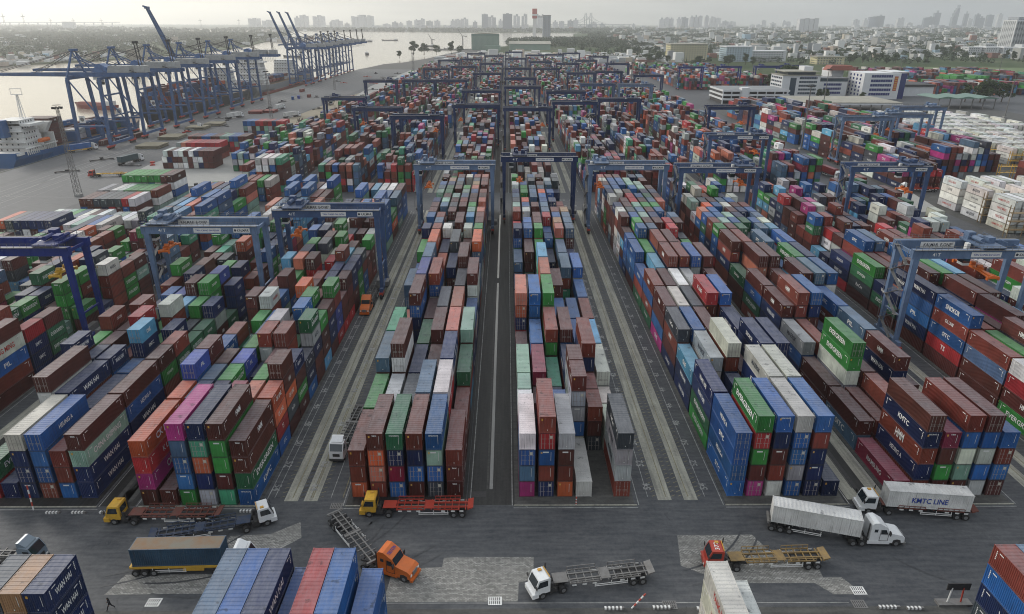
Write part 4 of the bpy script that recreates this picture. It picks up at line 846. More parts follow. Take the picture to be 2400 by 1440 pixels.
# ---- all the others: one mass
n = len(MASS)
P = np.array([(r['x'], r['y'], r['z']) for r in MASS]); Ls = np.array([r['L'] for r in MASS])
hx = CW / 2; hh = TH - .07
sg = np.array([(-1, -1, 0), (1, -1, 0), (1, 1, 0), (-1, 1, 0), (-1, -1, 1), (1, -1, 1), (1, 1, 1), (-1, 1, 1)], float)
V = np.zeros((n, 8, 3)); V[:, :, 0] = P[:, None, 0] + sg[:, 0] * hx; V[:, :, 1] = P[:, None, 1] + sg[:, 1] * Ls[:, None] / 2; V[:, :, 2] = P[:, None, 2] + sg[:, 2] * hh
Fq = np.array([(4, 5, 6, 7), (0, 1, 5, 4), (1, 2, 6, 5), (2, 3, 7, 6), (3, 0, 4, 7)])
F = (np.arange(n) * 8)[:, None, None] + Fq[None]
# rib direction: u runs along the corrugation's repeat
uvm = np.zeros((n, 5, 4, 2)); 
W_ = CW
for fi, lens in enumerate(('top', 'w', 'l', 'w', 'l')):
    if lens == 'top':
        uvm[:, fi, 0] = 0; uvm[:, fi, 1, 0] = 0; uvm[:, fi, 1, 1] = W_
        uvm[:, fi, 2, 0] = Ls; uvm[:, fi, 2, 1] = W_; uvm[:, fi, 3, 0] = Ls; uvm[:, fi, 3, 1] = 0
    else:
        a = Ls if lens == 'l' else np.full(n, W_)
        uvm[:, fi, 1, 0] = a; uvm[:, fi, 2, 0] = a; uvm[:, fi, 2, 1] = hh; uvm[:, fi, 3, 1] = hh
colr = np.array([shade(r['c'], random.Random(i * 7 + 3)) for i, r in enumerate(MASS)])
me = numpy_mesh('container_mass', V.reshape(-1, 3), F.reshape(-1, 4), np.repeat(colr, 5, axis=0), [M['container_paint_mass']], {'metres': uvm.reshape(-1, 2)})
# distance to the face's border
ed = me.uv_layers.new(name='edge')
u = uvm.reshape(-1, 4, 2); mxu = u.max(axis=1, keepdims=True)
# corners carry 0; the seam shows only through the vertex interpolation, so give it as half-size ramps
ed.data.foreach_set('uv', np.broadcast_to(mxu, u.shape).astype('f4').ravel())
mass = link('container_stacks', me); tag(mass, 'containers of every colour stacked far into the yard', None, None, 'stuff'); mass['category'] = 'container'
# lettering of the mass, merged by colour
Vs, Ts, Cs = [], [], []; b = 0
LC = {'w': (.68, .68, .66), 'd': (.03, .035, .05), 'r': (.4, .04, .03)}
for i, r in enumerate(MASS):
    if r['y'] > 480: continue
    rr = random.Random(i + 99)
    if not inview(r): continue
    if r['bl'] in BX and r['bay'] < 90:
        sc = r['col'] + (1 if r['x'] < 0 else -1); nh = hmap.get((r['bl'], r['bay'], r['sub'], sc), 0)
        if r['tier'] < nh: continue
    elif r['tier'] < r['n'] - 1 and not (r['col'] == 0 and r['x'] > 0): continue
    tx = FIX.get((r['bl'], r['bay'], r['sub'], r['col'], r['tier'])) or rr.choice(TXT[r['c']])
    if r['bl'] == 'reefer' and rr.random() < .6: tx = rr.choice([('MAERSK', 'd', 1.1, 5), ('WAN HAI', 'd', .8, 4), ('HAMBURG SUD', 'r', .8, 6), ('ONE', 'd', 1, 2.6)])
    if not tx[0]: continue
    sd = 1 if r['x'] < 0 else -1; k = .6 if r['L'] < 8 else 1
    Vv, T = text_on(tx[0], (r['x'] + sd * (CW / 2 + .012), r['y'], r['z'] + TH * .52), (0, sd, 0), (0, 0, 1), tx[2] * (.85 if k < 1 else 1), tx[3] * k)
    Vs.append(Vv); Ts.append(T + b); b += len(Vv); Cs.append(np.tile(LC[tx[1]], (len(T), 1)))
# plus small plates on the near ends
V0 = []; Q = []
for i, r in enumerate(MASS):
    if r['y'] > 330 or not inview(r): continue
    fh = 0 if (r['bay'] == 0 and not r['sub']) else hmap.get((r['bl'], r['bay'] - (0 if r['sub'] else 1), 0, r['col']), 0)
    if r['bay'] < 90 and r['tier'] < fh: continue
    rr = random.Random(i + 5); y = r['y'] - r['L'] / 2 - .012; x = r['x']; z = r['z']
    def q(x0, x1, z0, z1, c):
        global b
        Vs.append(np.array([(x0, y, z0), (x1, y, z0), (x1, y, z1), (x0, y, z1)])); Ts.append(np.array([(0, 1, 2), (0, 2, 3)]) + b); b += 4; Cs.append(np.tile(c, (2, 1)))
    if rr.random() < .3 and r['y'] < 230:
        for xx in (-.86, -.36, .36, .86): q(x + xx - .035, x + xx + .035, z + .1, z + 2.8, (.3, .27, .25))
        for zz in (1.0, 1.9): q(x - 1, x - .1, z + zz, z + zz + .06, (.3, .27, .25)); q(x + .1, x + 1, z + zz, z + zz + .06, (.3, .27, .25))
        q(x + .4, x + .8, z + 2.0, z + 2.5, (.5, .48, .4))
    else:
        q(x + .62, x + .68, z + .9, z + 2.5, (.55, .55, .53))
        if rr.random() < .35: q(x - .95, x - .7, z + 2.2, z + 2.55, (.5, .3, .08))
        if rr.random() < .3: q(x - .6, x + .3, z + 2.35, z + 2.6, (.6, .6, .58))
lm = link('mass_lettering', numpy_mesh('mass_lettering', np.vstack(Vs), np.vstack(Ts), np.vstack(Cs), [M['letter_mass']]), mass)
print('containers', len(NEAR), len(MASS), 'letters', b)

# ============================================================ YARD GANTRY CRANES
NEWBLUE, OLDBLUE, ROYAL = (.12, .18, .29), (.014, .032, .10), (.008, .025, .17)
WIN_ = M['steel_paint']
def tinted(o, c):
    o.color = (*c, 1); o['tint'] = 1; return o
def make_rtg(color, writing=True, spread=None, trolley_x=6.0, spr_drop=7.0, long_spreader=False, spr_mat='orange'):
    """rubber tyred gantry; origin on the ground between the legs, span along x"""
    t = empty('yard_gantry_crane', 'x', 'gantry crane', (0, 0, 0))
    HZ, S_ = 24.6, 13.1
    for sy in (-1, 1):
        b = MB(); b.box(-14.2, 14.2, sy * 3.7 - .55, sy * 3.7 + .55, HZ - 1.9, HZ)
        b.box(-14.2, 14.2, sy * 3.7 - .62, sy * 3.7 + .62, HZ - .06, HZ + .06)
        for x in np.arange(-12, 13, 3.0): b.box(x - .05, x + .05, sy * 3.7 - .6, sy * 3.7 + .6, HZ - 1.88, HZ - .07)
        g = tinted(b.obj('girder', WIN_, t), color)
        rl = MB(); rl.box(-14, 14, sy * 4.6 - .02, sy * 4.6 + .02, HZ + 1.0, HZ + 1.06); rl.box(-14, 14, sy * 4.6 - .02, sy * 4.6 + .02, HZ + .5, HZ + .55)
        for x in np.arange(-14, 14.1, 1.4): rl.box(x - .03, x + .03, sy * 4.6 - .03, sy * 4.6 + .03, HZ, HZ + 1.06)
        rl.box(-14, 14, sy * 4.3 - .35, sy * 4.3 + .33, HZ + .07, HZ + .11)
        rl.obj('walkway_rail', M['grey'], g)
        if writing and sy == -1:
            yy = -3.7 - .56
            for (x0, x1, s_, mt) in ((-1.4, 5.2, 'TAN CANG SAI GON', 'blue_letter'), (8.2, 12.2, 'KALMAR', 'dark_letter')):
                p = MB(); p.box(x0, x1, yy - .05, yy, HZ - 1.55, HZ - .4); pn = p.obj('sign_panel', M['white'], g)
                text_obj('sign_lettering', s_, ((x0 + x1) / 2 + (.35 if s_ == 'KALMAR' else 0), yy - .07, HZ - .98), (1, 0, 0), (0, 0, 1), .42 if s_ != 'KALMAR' else .62, M[mt], pn, (x1 - x0) * (.86 if s_ != 'KALMAR' else .7))
                if s_ == 'KALMAR':
                    e = MB(); e.cyl((x0 + .45, yy - .07, HZ - .98), (x0 + .45, yy - .05, HZ - .98), .3, n=12); e.obj('sign_emblem', M['dark_letter'], pn)
            text_obj('crane_number', '41T', (-9, yy - .02, HZ - .95), (1, 0, 0), (0, 0, 1), .8, M['white_letter'], g)
        if writing and sy == 1:
            yy = 3.7 - .56
            p = MB(); p.box(-8.4, -.6, yy - .05, yy, HZ - 1.7, HZ - .3); pn = p.obj('sign_panel', M['white'], g)
            text_obj('sign_lettering', 'KALMAR  E-ONE²', (-4.4, yy - .07, HZ - 1.0), (1, 0, 0), (0, 0, 1), .75, M['dark_letter'], pn, 6.6)
        for sx in (-1, 1):
            b = MB(); b.bar((sx * S_, sy * 3.7, 2.9), (sx * S_, sy * 3.7, HZ - 1.9), .85, 1.35, .8, 1.0)
            tinted(b.obj('leg', WIN_, t), color)
    for sx in (-1, 1):
        b = MB(); b.box(sx * S_ - .2, sx * S_ + .2, -3.2, 3.2, HZ - 1.6, HZ - .9); tinted(b.obj('end_tie', WIN_, t), color)
        b = MB(); b.bar((sx * S_, -3.4, 8.5), (sx * S_, 3.4, 8.5), .35); tinted(b.obj('leg_brace', WIN_, t), color)
        b = MB(); b.box(sx * S_ - .45, sx * S_ + .45, -5.4, 5.4, 1.9, 2.9)
        tinted(b.obj('sill_beam', WIN_, t), color)
        for sy in (-1, 1):
            b = MB(); b.box(sx * S_ - .5, sx * S_ + .5, sy * 4.6 - 1.4, sy * 4.6 + 1.4, 1.2, 1.9); b.cyl((sx * S_, sy * 4.6, 1.2), (sx * S_, sy * 4.6, 2.2), .5)
            bo = b.obj('bogie', M['red'], t)
            for k in (-1, 1):
                b = MB(); b.cyl((sx * S_ - .3, sy * 4.6 + k * .95, .78), (sx * S_ + .3, sy * 4.6 + k * .95, .78), .78, n=14)
                b.obj('wheel', M['black'], bo)
    # power pack on one sill, stair tower on a leg
    b = MB(); b.box(S_ - 1.7, S_ - .5, -2.6, 2.2, 2.3, 4.4); b.box(S_ + .5, S_ + 1.5, -1.5, 1.5, 2.2, 3.6); b.obj('power_pack', M['grey'], t)
    b = MB(); z = 2.9; k = 0
    while z < HZ - 3:
        y0, y1 = (-2.6, 2.6) if k % 2 == 0 else (2.6, -2.6)
        b.bar((-S_ - 1.0, y0, z), (-S_ - 1.0, y1, z + 3.0), .7, .7, .08, .08)
        for e in (-.36, .36): b.bar((-S_ - 1.0 + e, y0, z + 1.0), (-S_ - 1.0 + e, y1, z + 4.0), .05)
        b.box(-S_ - 1.5, -S_ - .5, y1 - .6, y1 + .6, z + 2.96, z + 3.02); z += 3.0; k += 1
    for y in (-3.1, 3.1): b.box(-S_ - 1.55, -S_ - 1.47, y - .04, y + .04, 2.9, HZ)
    b.obj('stair', M['grey'], t)
    # trolley with cab, machinery, and the spreader on its ropes
    T = trolley_x
    b = MB(); b.box(T - 2.6, T + 2.6, -4.3, 4.3, HZ + .35, HZ + .65); b.box(T - 2.4, T - 2.0, -4.2, 4.2, HZ + .1, HZ + .35); b.box(T + 2.0, T + 2.4, -4.2, 4.2, HZ + .1, HZ + .35)
    b.cyl((T - 1.2, -1.6, HZ + 1.3), (T - 1.2, 1.6, HZ + 1.3), .55); b.box(T + .4, T + 1.9, -1.2, .8, HZ + .7, HZ + 1.9); b.box(T - 2.2, T - .6, 1.8, 3.6, HZ + .65, HZ + 2.3); b.cyl((T + 1.2, 1.4, HZ + 1.1), (T + 1.2, 3.4, HZ + 1.1), .4)
    for x in (T - 2.6, T + 2.6):
        for y in np.arange(-4.2, 4.3, 1.4): b.box(x - .03, x + .03, y - .03, y + .03, HZ + .65, HZ + 1.7)
        b.box(x - .03, x + .03, -4.2, 4.2, HZ + 1.66, HZ + 1.72)
    tr = tinted(b.obj('trolley', WIN_, t), tuple(c * .8 for c in color))
    b = MB(); b.box(T - 3.9, T - 2.4, -1.0, 1.0, HZ - 4.6, HZ - 2.1); b.box(T - 3.6, T - 2.8, -.5, .5, HZ - 2.1, HZ + .4); cb = b.obj('operator_cab', M['white'], tr)
    b = MB(); b.box(T - 3.93, T - 2.37, -1.03, 1.03, HZ - 4.0, HZ - 2.8); b.obj('cab_window', M['glass'], cb)
    zs = HZ - spr_drop; sl = 6.1 if long_spreader else 3.05
    b = MB(); b.box(T - .9, T + .9, -1.6, 1.6, zs, zs + .5); b.box(T - .35, T + .35, -sl, sl, zs - .2, zs + .25)
    for sy in (-1, 1):
        b.box(T - 1.25, T + 1.25, sy * sl - .2, sy * sl + .2, zs - .4, zs + .05)
        for sx in (-1, 1): b.box(T + sx * 1.22 - .14, T + sx * 1.22 + .14, sy * sl - .3, sy * sl + .3, zs - .7, zs + .1); b.bar((T + sx * .5, sy * 1.3, zs), (T + sx * 1.1, sy * sl * .92, zs), .22)
        b.cyl((T - .5, sy * 1.25, zs + .8), (T + .5, sy * 1.25, zs + .8), .42)
    b.obj('spreader', M[spr_mat], t)
    b = MB()
    for sx in (-1, 1):
        for sy in (-1, 1): b.cyl((T + sx * .8, sy * 1.25, zs + .6), (T + sx * 1.3, sy * 1.9, HZ + .3), .05, n=4)
    b.obj('hoist_rope', M['dark'], t)
    return t
BN = {'L2': 'far left block', 'L1': 'inner left block', 'C': 'block left of centre lane', 'D': 'block right of centre lane', 'R1': 'inner right block', 'R2': 'second right block', 'R3': 'outermost right block', 'R4': 'row before the service road', 'L3': 'outermost left block', 'L4': 'leftmost row', 'R6': 'row beyond the service road', 'R7': 'white container yard', 'R8': 'white container yard edge'}
# (block, y, colour, trolley position, rope drop, mirrored)
RT = [('L2', 160, 'n', -10.2, 6.5, 0), ('L1', 175, 'm', -9, 7, 0), ('C', 237, 'n', -9.4, 8, 0), ('D', 252, 'o', -7.2, 9.5, 0), ('R1', 237, 'n', -9.4, 7.5, 0), ('R2', 232, 'm', 8.6, 6, 0), ('R4', 234, 'm', 8.2, 9, 0), ('R3', 141, 'n', 3.4, 5.5, 0),
      ('R3', 304, 'm', 8.5, 8, 0), ('L1', 369, 'o', 9.6, 8, 0), ('L2', 404, 'o', -9, 9, 0), ('C', 420, 'o', -9.6, 9, 0), ('D', 405, 'o', 8.8, 10, 0), ('C', 512, 'o', -4, 9, 0), ('D', 545, 'o', 7.5, 10, 0), ('D', 631, 'o', -6, 9, 0),
      ('R1', 439, 'o', 8, 8, 0), ('R2', 455, 'o', 2, 8, 0), ('R1', 507, 'o', -6, 8, 0), ('R2', 569, 'm', 5, 8, 0), ('R3', 566, 'n', 8, 8, 0), ('L1', 606, 'o', 4, 9, 0), ('L2', 605, 'o', -3, 9, 0), ('L3', 602, 'o', 9, 8, 0), ('L3', 462, 'o', 9, 8, 0),
      ('R4', 414, 'o', 9, 9, 0), ('R6', 366, 'n', 8.5, 9, 0), ('R7', 378, 'n', -8, 8, 0), ('R8', 411, 'n', 8, 8, 0), ('R1', 763, 'o', 5, 9, 0), ('C', 690, 'o', -5, 9, 0), ('L2', 760, 'o', 3, 9, 0), ('L1', 800, 'o', -6, 9, 0), ('D', 770, 'o', 6, 9, 0), ('R2', 700, 'o', -8, 9, 0),
      ('R3', 720, 'o', 8, 9, 0), ('R4', 668, 'o', 1, 9, 0), ('C', 860, 'o', 3, 9, 0), ('R1', 900, 'o', -8, 9, 0), ('D', 980, 'o', 6, 9, 0), ('R2', 860, 'o', 6, 9, 0), ('R3', 930, 'o', 3, 9, 0), ('L1', 960, 'o', 6, 9, 0), ('C', 1060, 'o', -4, 9, 0), ('R1', 1080, 'o', 8, 9, 0), ('R4', 860, 'o', 8, 9, 0), ('R2', 1100, 'o', 6, 9, 0), ('R3', 1150, 'o', 3, 9, 0), ('R4', 1040, 'o', 8, 9, 0), ('L2', 930, 'o', 5, 9, 0), ('L1', 1130, 'o', 5, 9, 0), ('D', 1190, 'o', 5, 9, 0)]
CC = {'n': NEWBLUE, 'm': (.05, .09, .19), 'o': OLDBLUE}
protos = {}
seen_ = {}
for i, (bl, y, c, tx, dr, mr) in enumerate(RT):
    cx = sum(RAIL[bl]) / 2
    wr = y < 330; seen_[bl] = seen_.get(bl, 0) + 1
    k = (c if wr else 'far', tx if i < 14 else 0 if i % 3 else 1, wr)
    lab = '%s gantry crane straddling the %s, %s from the near end' % ({'n': 'pale blue', 'm': 'mid blue', 'o': 'dark navy'}[c], BN[bl], ORD[seen_[bl] - 1])
    if k not in protos:
        t = make_rtg(CC[c], wr, None, tx, dr, bl == 'R3' and y < 200); protos[k] = t; t.location = (cx, y + 4, .02)
    else: t = copy_tree(protos[k], (cx, y + 4, .02), 0, None, CC[c])
    tag(t, lab, 'gantry crane', 'gantry cranes over the container blocks')
# the older royal blue gantry at the left edge, with a yellow spreader
t = make_rtg(ROYAL, False, None, 9.0, 6.8, False, 'yellow'); t.location = (-110.2, 147, .02)
tag(t, 'royal blue gantry crane with yellow spreader and white cab at the left edge', 'gantry crane', 'gantry cranes over the container blocks')
ch = [c for c in t.children if c.name.startswith('girder')][0]
p = MB(); p.box(-6.0, -3.0, -4.35, -4.27, 23.1, 24.3); p.obj('sign_panel', M['white'], ch); 
text_obj('sign_lettering', 'SNP', (-4.6, -4.38, 23.7), (1, 0, 0), (0, 0, 1), .8, M['dark_letter'], ch, 1.9)
# three small old gantries far right
for i, (x, y) in enumerate(((205, 800), (250, 810), (295, 815), (330, 830))):
    t = copy_tree(list(protos.values())[-1], (x, y, .02), 0, 'small old blue gantry among stacks behind the white offices, %s from left' % ORD[i], ROYAL)
    tag(t, None, 'gantry crane', 'gantry cranes over the container blocks')

# ============================================================ SHIP-TO-SHORE CRANES
STSB = (.052, .105, .225)
def make_sts(up, tmast=True, boomlen=46, beige=True):
    boomlen = 41 if up else 46; bs = 1.5 if up else 3.2
    """quay crane; origin at rail level midway between landside legs; the river lies towards -x. Waterside legs at x=-18.3"""
    t = empty('quay_crane', 'x', 'quay crane'); G_ = 39.0; WX = -18.3; HY = 12.5
    c = STSB
    for sx, x in ((0, 0.0), (1, WX)):
        for sy in (-1, 1):
            b = MB(); b.bar((x, sy * HY, 3.2), (x, sy * (HY - 2.6), G_), 1.5, 1.6, 1.7, 1.8); tinted(b.obj('leg', WIN_, t), c)
            b = MB(); b.box(x - .7, x + .7, sy * HY - 3.6, sy * HY + 3.6, 1.2, 2.2)
            bg_ = b.obj('bogie', M['red'], t)
            w_ = MB()
            for k in (-2.7, -.9, .9, 2.7): w_.cyl((x - .35, sy * HY + k, .6), (x + .35, sy * HY + k, .6), .58, n=10)
            w_.obj('rail_wheels', M['dark'], bg_)
        b = MB(); b.box(x - .6, x + .6, -HY - 1, HY + 1, 2.2, 3.7); tinted(b.obj('sill_beam', WIN_, t), c)
        b = MB(); b.bar((x, -HY + 1, 30), (x, HY - 1, 30), .9) if sx == 0 else b.bar((x, -HY + .9, 14), (x, HY - .9, 14), .9); tinted(b.obj('portal_tie', WIN_, t), c)
        b = MB(); b.box(x - .55, x + .55, -HY + 1.8, HY - 1.8, G_ - .2, G_ + 1.2); tinted(b.obj('top_beam', WIN_, t), c)
    for sy in (-1, 1):
        b = MB(); b.bar((0, sy * (HY - .8), 13), (WX, sy * (HY - .8), 13), 1.1); b.bar((-1, sy * (HY - .9), 14), (WX + 1, sy * (HY - 2.4), G_ - 1), .6); tinted(b.obj('portal_brace', WIN_, t), c)
    b = MB(); b.box(-3, 3, -.03, .03, 0, 0) if False else None
    # fixed girder: waterside leg to the landward tip
    for sy in (-1, 1):
        b = MB(); b.box(WX - 3, 26, sy * 3.2 - .65, sy * 3.2 + .65, G_ + 1.2, G_ + 3.4); tinted(b.obj('fixed_girder', WIN_, t), c)
    b = MB()
    for x in np.arange(-18, 26, 7): b.box(x - .3, x + .3, -2.5, 2.5, G_ + 1.4, G_ + 2.0)
    b.box(-20, 26, 4.1, 4.9, G_ + 3.0, G_ + 3.1); b.box(-20, 26, 4.85, 4.9, G_ + 4.1, G_ + 4.15)
    tinted(b.obj('cross_member', WIN_, t), c)
    # boom
    a0 = Vector((WX - 3, 0, G_ + 2.3)); ang = R(69) if up else 0
    dx, dz = -math.cos(ang), math.sin(ang)
    tip = a0 + Vector((dx, 0, dz)) * boomlen
    b = MB()
    for sy in (-1, 1): b.bar(a0 + Vector((0, sy * bs, 0)), tip + Vector((0, sy * bs * .8, 0)), 1.5 if up else 1.1, .9, 2.6 if up else 2.1, 1.4)
    if up: b.bar(tip, tip + Vector((-3.0, 0, 1.2)), 1.6, 1.0); b.bar(a0.lerp(tip, .5) + Vector((1.4, 0, 0)), a0 + Vector((2.6, 0, 0)), .5)
    for k in np.arange(.08, 1.01, .115):
        p = a0.lerp(tip, k); b.bar(p + Vector((0, -bs * .85, 0)), p + Vector((0, bs * .85, 0)), .45)
    b.bar(tip + Vector((0, -3.6, 0)), tip + Vector((0, 3.6, 0)), .8, .8, 1.6, 1.6)
    if not up:
        b.box(tip.x - 2, tip.x, -3.3, 3.3, tip.z - 1.6, tip.z - 1.2)
    tinted(b.obj('boom', WIN_, t), tuple(x * .9 for x in c))
    # A-frame over the waterside legs, back stays, fore stays
    ap = Vector((WX + 1.5, 0, G_ + 15.5)); b = MB()
    for sy in (-1, 1):
        b.bar((WX, sy * (HY - 2.8), G_ + 1), ap + Vector((0, sy * 1.6, 0)), .95, .7)
        b.bar((WX + 8, sy * 3.2, G_ + 3.4), ap + Vector((0, sy * 1.6, -.4)), .6, .5)
        b.bar(ap + Vector((0, sy * 1.6, -3.5)), (2.0, sy * 3.2, G_ + 3.4), .55, .5)
    b.box(ap.x - 1.3, ap.x + 1.3, -2.4, 2.4, ap.z - .4, ap.z + .9); b.box(WX - .5, WX + .5, -9, 9, G_ + .8, G_ + 2.0)
    tinted(b.obj('a_frame', WIN_, t), c)
    b = MB()
    for sy in (-1, 1):
        b.cyl(ap + Vector((0, sy * 1.5, 0)), (19, sy * 3.2, G_ + 3.4), .17, n=5)
        if not up:
            for k in (.42, .93): b.cyl(ap + Vector((0, sy * 1.5, 0)), a0.lerp(tip, k) + Vector((0, sy * 3.2, 1)), .17, n=5)
        else:
            b.cyl(ap + Vector((0, sy * 1.5, 0)), a0.lerp(tip, .5) + Vector((0, sy * 3.0, 0)), .15, n=5)
    b.obj('stay_cable', M['dark'], t)
    # machinery house (cream panels, blue hood), electrical house, masts, cab, hanging cable loops
    b = MB(); b.prism([(2, G_ + 3.5), (15, G_ + 3.5), (15, G_ + 7.2), (3.2, G_ + 7.2)], -3.6, 3.6, 'y')
    for x in np.arange(3.5, 15, 1.1): b.box(x - .05, x + .05, -3.66, 3.66, G_ + 3.55, G_ + 7.1)
    b.obj('machinery_house', M['grey_house'], t)
    b = MB(); b.prism([(-6.5, G_ + 3.5), (1.9, G_ + 3.5), (1.9, G_ + 6.4), (-2.0, G_ + 8.4), (-4.2, G_ + 7.6)], -3.2, 3.2, 'y'); tinted(b.obj('hoist_hood', WIN_, t), tuple(min(1, x * 1.35) for x in c))
    b = MB(); b.box(17.5, 24, -3.0, 3.0, G_ + 3.5, G_ + 7.2); b.box(18, 23.5, -3.3, -3.0, G_ + 4, G_ + 5); b.obj('electrical_house', M['grey_house'], t)
    if tmast:
        b = MB()
        for y in (-1.6, 1.6):
            b.cyl((20.5, y, G_ + 7.2), (19.8, y, G_ + 20), .33, n=7); b.box(19.2, 20.6, y - .7, y + .7, G_ + 19.3, G_ + 20.6)
            b.cyl((20.4, y, G_ + 13), (23, y, G_ + 7.4), .1, n=4)
        b.obj('cable_mast', M['dark'], t)
    cx = -5.0
    b = MB(); b.box(cx - 1.6, cx + 1.6, -1.5, 1.5, G_ - 3.6, G_ - .9); b.box(cx - 2.4, cx + 2.6, -2.8, 2.8, G_ - .6, G_ + 1.2); cb = b.obj('operator_cab', M['white'], t)
    b = MB(); b.box(cx - 1.63, cx + 1.63, -1.53, 1.53, G_ - 3.1, G_ - 1.9); b.obj('cab_window', M['glass'], cb)
    b = MB()
    for k in range(9):
        x0 = 10 + k * 1.5
        pr = None
        for j in range(7):
            q = Vector((x0 + j * .25, -4.2, G_ + 1.0 - 4.0 * math.sin(math.pi * j / 6)))
            if pr is not None: b.cyl(pr, q, .07, n=4)
            pr = q
    b.obj('cable_loops', M['dark'], t)
    b = MB(); b.box(WX + 3, WX + 6.5, -HY + .1, -HY + .2, 15, 19); pb = b.obj('sign_board', M['white'], t)
    b = MB(); b.cyl((WX + 4.75, -HY + .08, 17), (WX + 4.75, -HY + .1, 17), 1.15, n=16); b.obj('sign_emblem', M['grey'], pb)
    return t
STS = [(424, 0), (465, 0), (511, 0), (562, 1), (617, 0), (668, 0), (850, 1), (884, 1), (918, 1), (972, 0), (1010, 0), (1052, 0), (1092, 0)]
pd = make_sts(0); pu = make_sts(1); first = {0: pd, 1: pu}; used = {0: 0, 1: 0}
for i, (y, up) in enumerate(STS):
    if not used[up]: t = first[up]; used[up] = 1
    else: t = copy_tree(first[up], (0, 0, 0))
    t.location = (-235, y, .01)
    near = i < 6
    lab = 'blue quay crane with %s boom, %s from the left in the %s group' % ('raised' if up else 'lowered', ORD[i if near else i - 6], 'near' if near else 'far')
    tag(t, lab, 'quay crane', 'cranes along the quay')

# ============================================================ LOOSE CONTAINERS ON THE QUAY
for i, (x, y, L_, c, rz) in enumerate(((-247, 428, L40, 'B', 0), (-244, 441, L40, 'n', 0), (-241, 455, L40, 'B', 0), (-226, 458, L20, 'R', .1), (-208, 690, L20, 'b', .3), (-205, 700, L20, 'u', .3), (-198, 712, L20, 'R', 0), (-221, 770, L40, 'R', 0))):
    o = link('shipping_container', CM[L_][0], None, (x, y, .02), rz, PAL[c]); tag(o, '%s container alone among the quay crane legs, %s from the near end' % (CNAME[c], ORD[i]), 'container', 'loose containers on the quay')
    link('code_marks', CM[L_][3], o)

# ============================================================ SHIPS
def hull(name, y0, y1, xc, beam, z1, mat, zb=-3.6, raise_=4, parent=None, bow=1, boot=None):
    """plan outline lofted from waterline to deck; bow=+1 pointed end at y1, -1 at y0"""
    n = 18; ls = [(i / (n - 1)) for i in range(n)]
    def half(t, up):  # t from stern 0 to bow 1
        a = 1.0 if t < .72 else max(.0, 1 - ((t - .72) / .28) ** (1.7 if up else 1.25))
        s = min(1, .72 + t * 2.4) if up else min(1, .45 + t * 3)
        return a * s * beam / 2
    vs = []; rows = ((zb, 0, .0), (z1 * .45, .6, .015), (z1, 1, .035))
    fs = []
    L = y1 - y0
    for z, up, ov in rows:
        for sd in (-1, 1):
            for t in ls:
                y = (y0 + t * L * (1 - .035) + ov * L * t) if bow > 0 else (y1 - t * L * (1 - .035) - ov * L * t)
                zz = z + (raise_ * max(0, (t - .8) / .2) ** 1.5 + raise_ * .35 * max(0, (.15 - t) / .15)) * (1 if z == z1 else 0)
                vs.append((xc + sd * half(t, up), y, zz))
    def idx(r, s, i): return (r * 2 + s) * n + i
    for r in (0, 1):
        for s in (0, 1):
            for i in range(n - 1): fs.append((idx(r, s, i), idx(r, s, i + 1), idx(r + 1, s, i + 1), idx(r + 1, s, i)))
        fs.append((idx(r, 0, 0), idx(r + 1, 0, 0), idx(r + 1, 1, 0), idx(r, 1, 0)))
        fs.append((idx(r, 0, n - 1), idx(r + 1, 0, n - 1), idx(r + 1, 1, n - 1), idx(r, 1, n - 1)))
    b = MB(); b.raw(vs, fs); o = b.obj(name, mat, parent)
    d = MB(); dv = [(v[0], v[1], v[2] - .9) for v in vs[4 * n:]]; d.raw(dv, [(i, i + 1, n + i + 1, n + i) for i in range(n - 1)]); d.obj('deck', M['deck'], o)
    return o
def house(parent, x0, x1, y0, y1, z0, floors, mat, wing=None, step=.8, fh=2.9):
    b = MB(); 
    for k in range(floors):
        s = step * k * .5
        b.box(x0 + s, x1 - s, y0 + s * .5, y1 - s * .5, z0 + k * fh, z0 + (k + 1) * fh - .002)
        b.box(x0 + s - .25, x1 - s + .25, y0 + s * .5 - .6 - (k % 2) * 1.2, y1 - s * .5 + .3, z0 + (k + 1) * fh - .14, z0 + (k + 1) * fh + .04)
    if wing: b.box(wing[0], wing[1], y0 + 1, y1 - 1.5, z0 + (floors - 1) * fh - .25, z0 + (floors - 1) * fh + 1.0)
    h = b.obj('superstructure', mat, parent)
    g = MB()
    for k in range(floors):
        s = step * k * .5
        for i in range(int((x1 - x0 - 2 * s - 1) / 3.1)):
            x = x0 + s + 1 + i * 3.1; g.box(x, x + .8, y0 + s * .5 - .04, y1 - s * .5 + .04, z0 + k * fh + 1.3, z0 + k * fh + 2.2)
        for i in range(int((y1 - y0 - s - 1) / 2.2)):
            y = y0 + s * .5 + 1 + i * 2.2; g.box(x0 + s - .04, x1 - s + .04, y, y + .8, z0 + k * fh + 1.3, z0 + k * fh + 2.2)
    g.obj('porthole', M['glass'], h)
    return h
sh = empty('container_ship', 'small blue hulled container ship moored at the left edge', 'ship', (0, 0, 0))
hull('hull', 355, 508, -272, 24, 3.6, M['hull_blue'], parent=sh)
hh_ = house(sh, -279, -263, 366, 381, 3.2, 6, M['white'], (-284, -259.5))
b = MB(); b.box(-284, -260, 385.5, 386.3, 3, 12); b.prism([(-283, 18), (-259, 18), (-263, 12), (-279, 12)], 383, 386, 'y'); b.obj('bridge_wing', M['white'], sh)
b = MB(); b.box(-276, -270.5, 361, 366, 12, 21); b.obj('blue_casing', M['hull_blue'], hh_)
b = MB(); b.cyl((-274.5, 360.5, 15), (-275.3, 359.5, 26), 1.6, 1.3, 12); b.cyl((-272, 361, 20), (-272.6, 360, 24.5), .5); b.obj('funnel', M['dark'], sh)
b = MB()
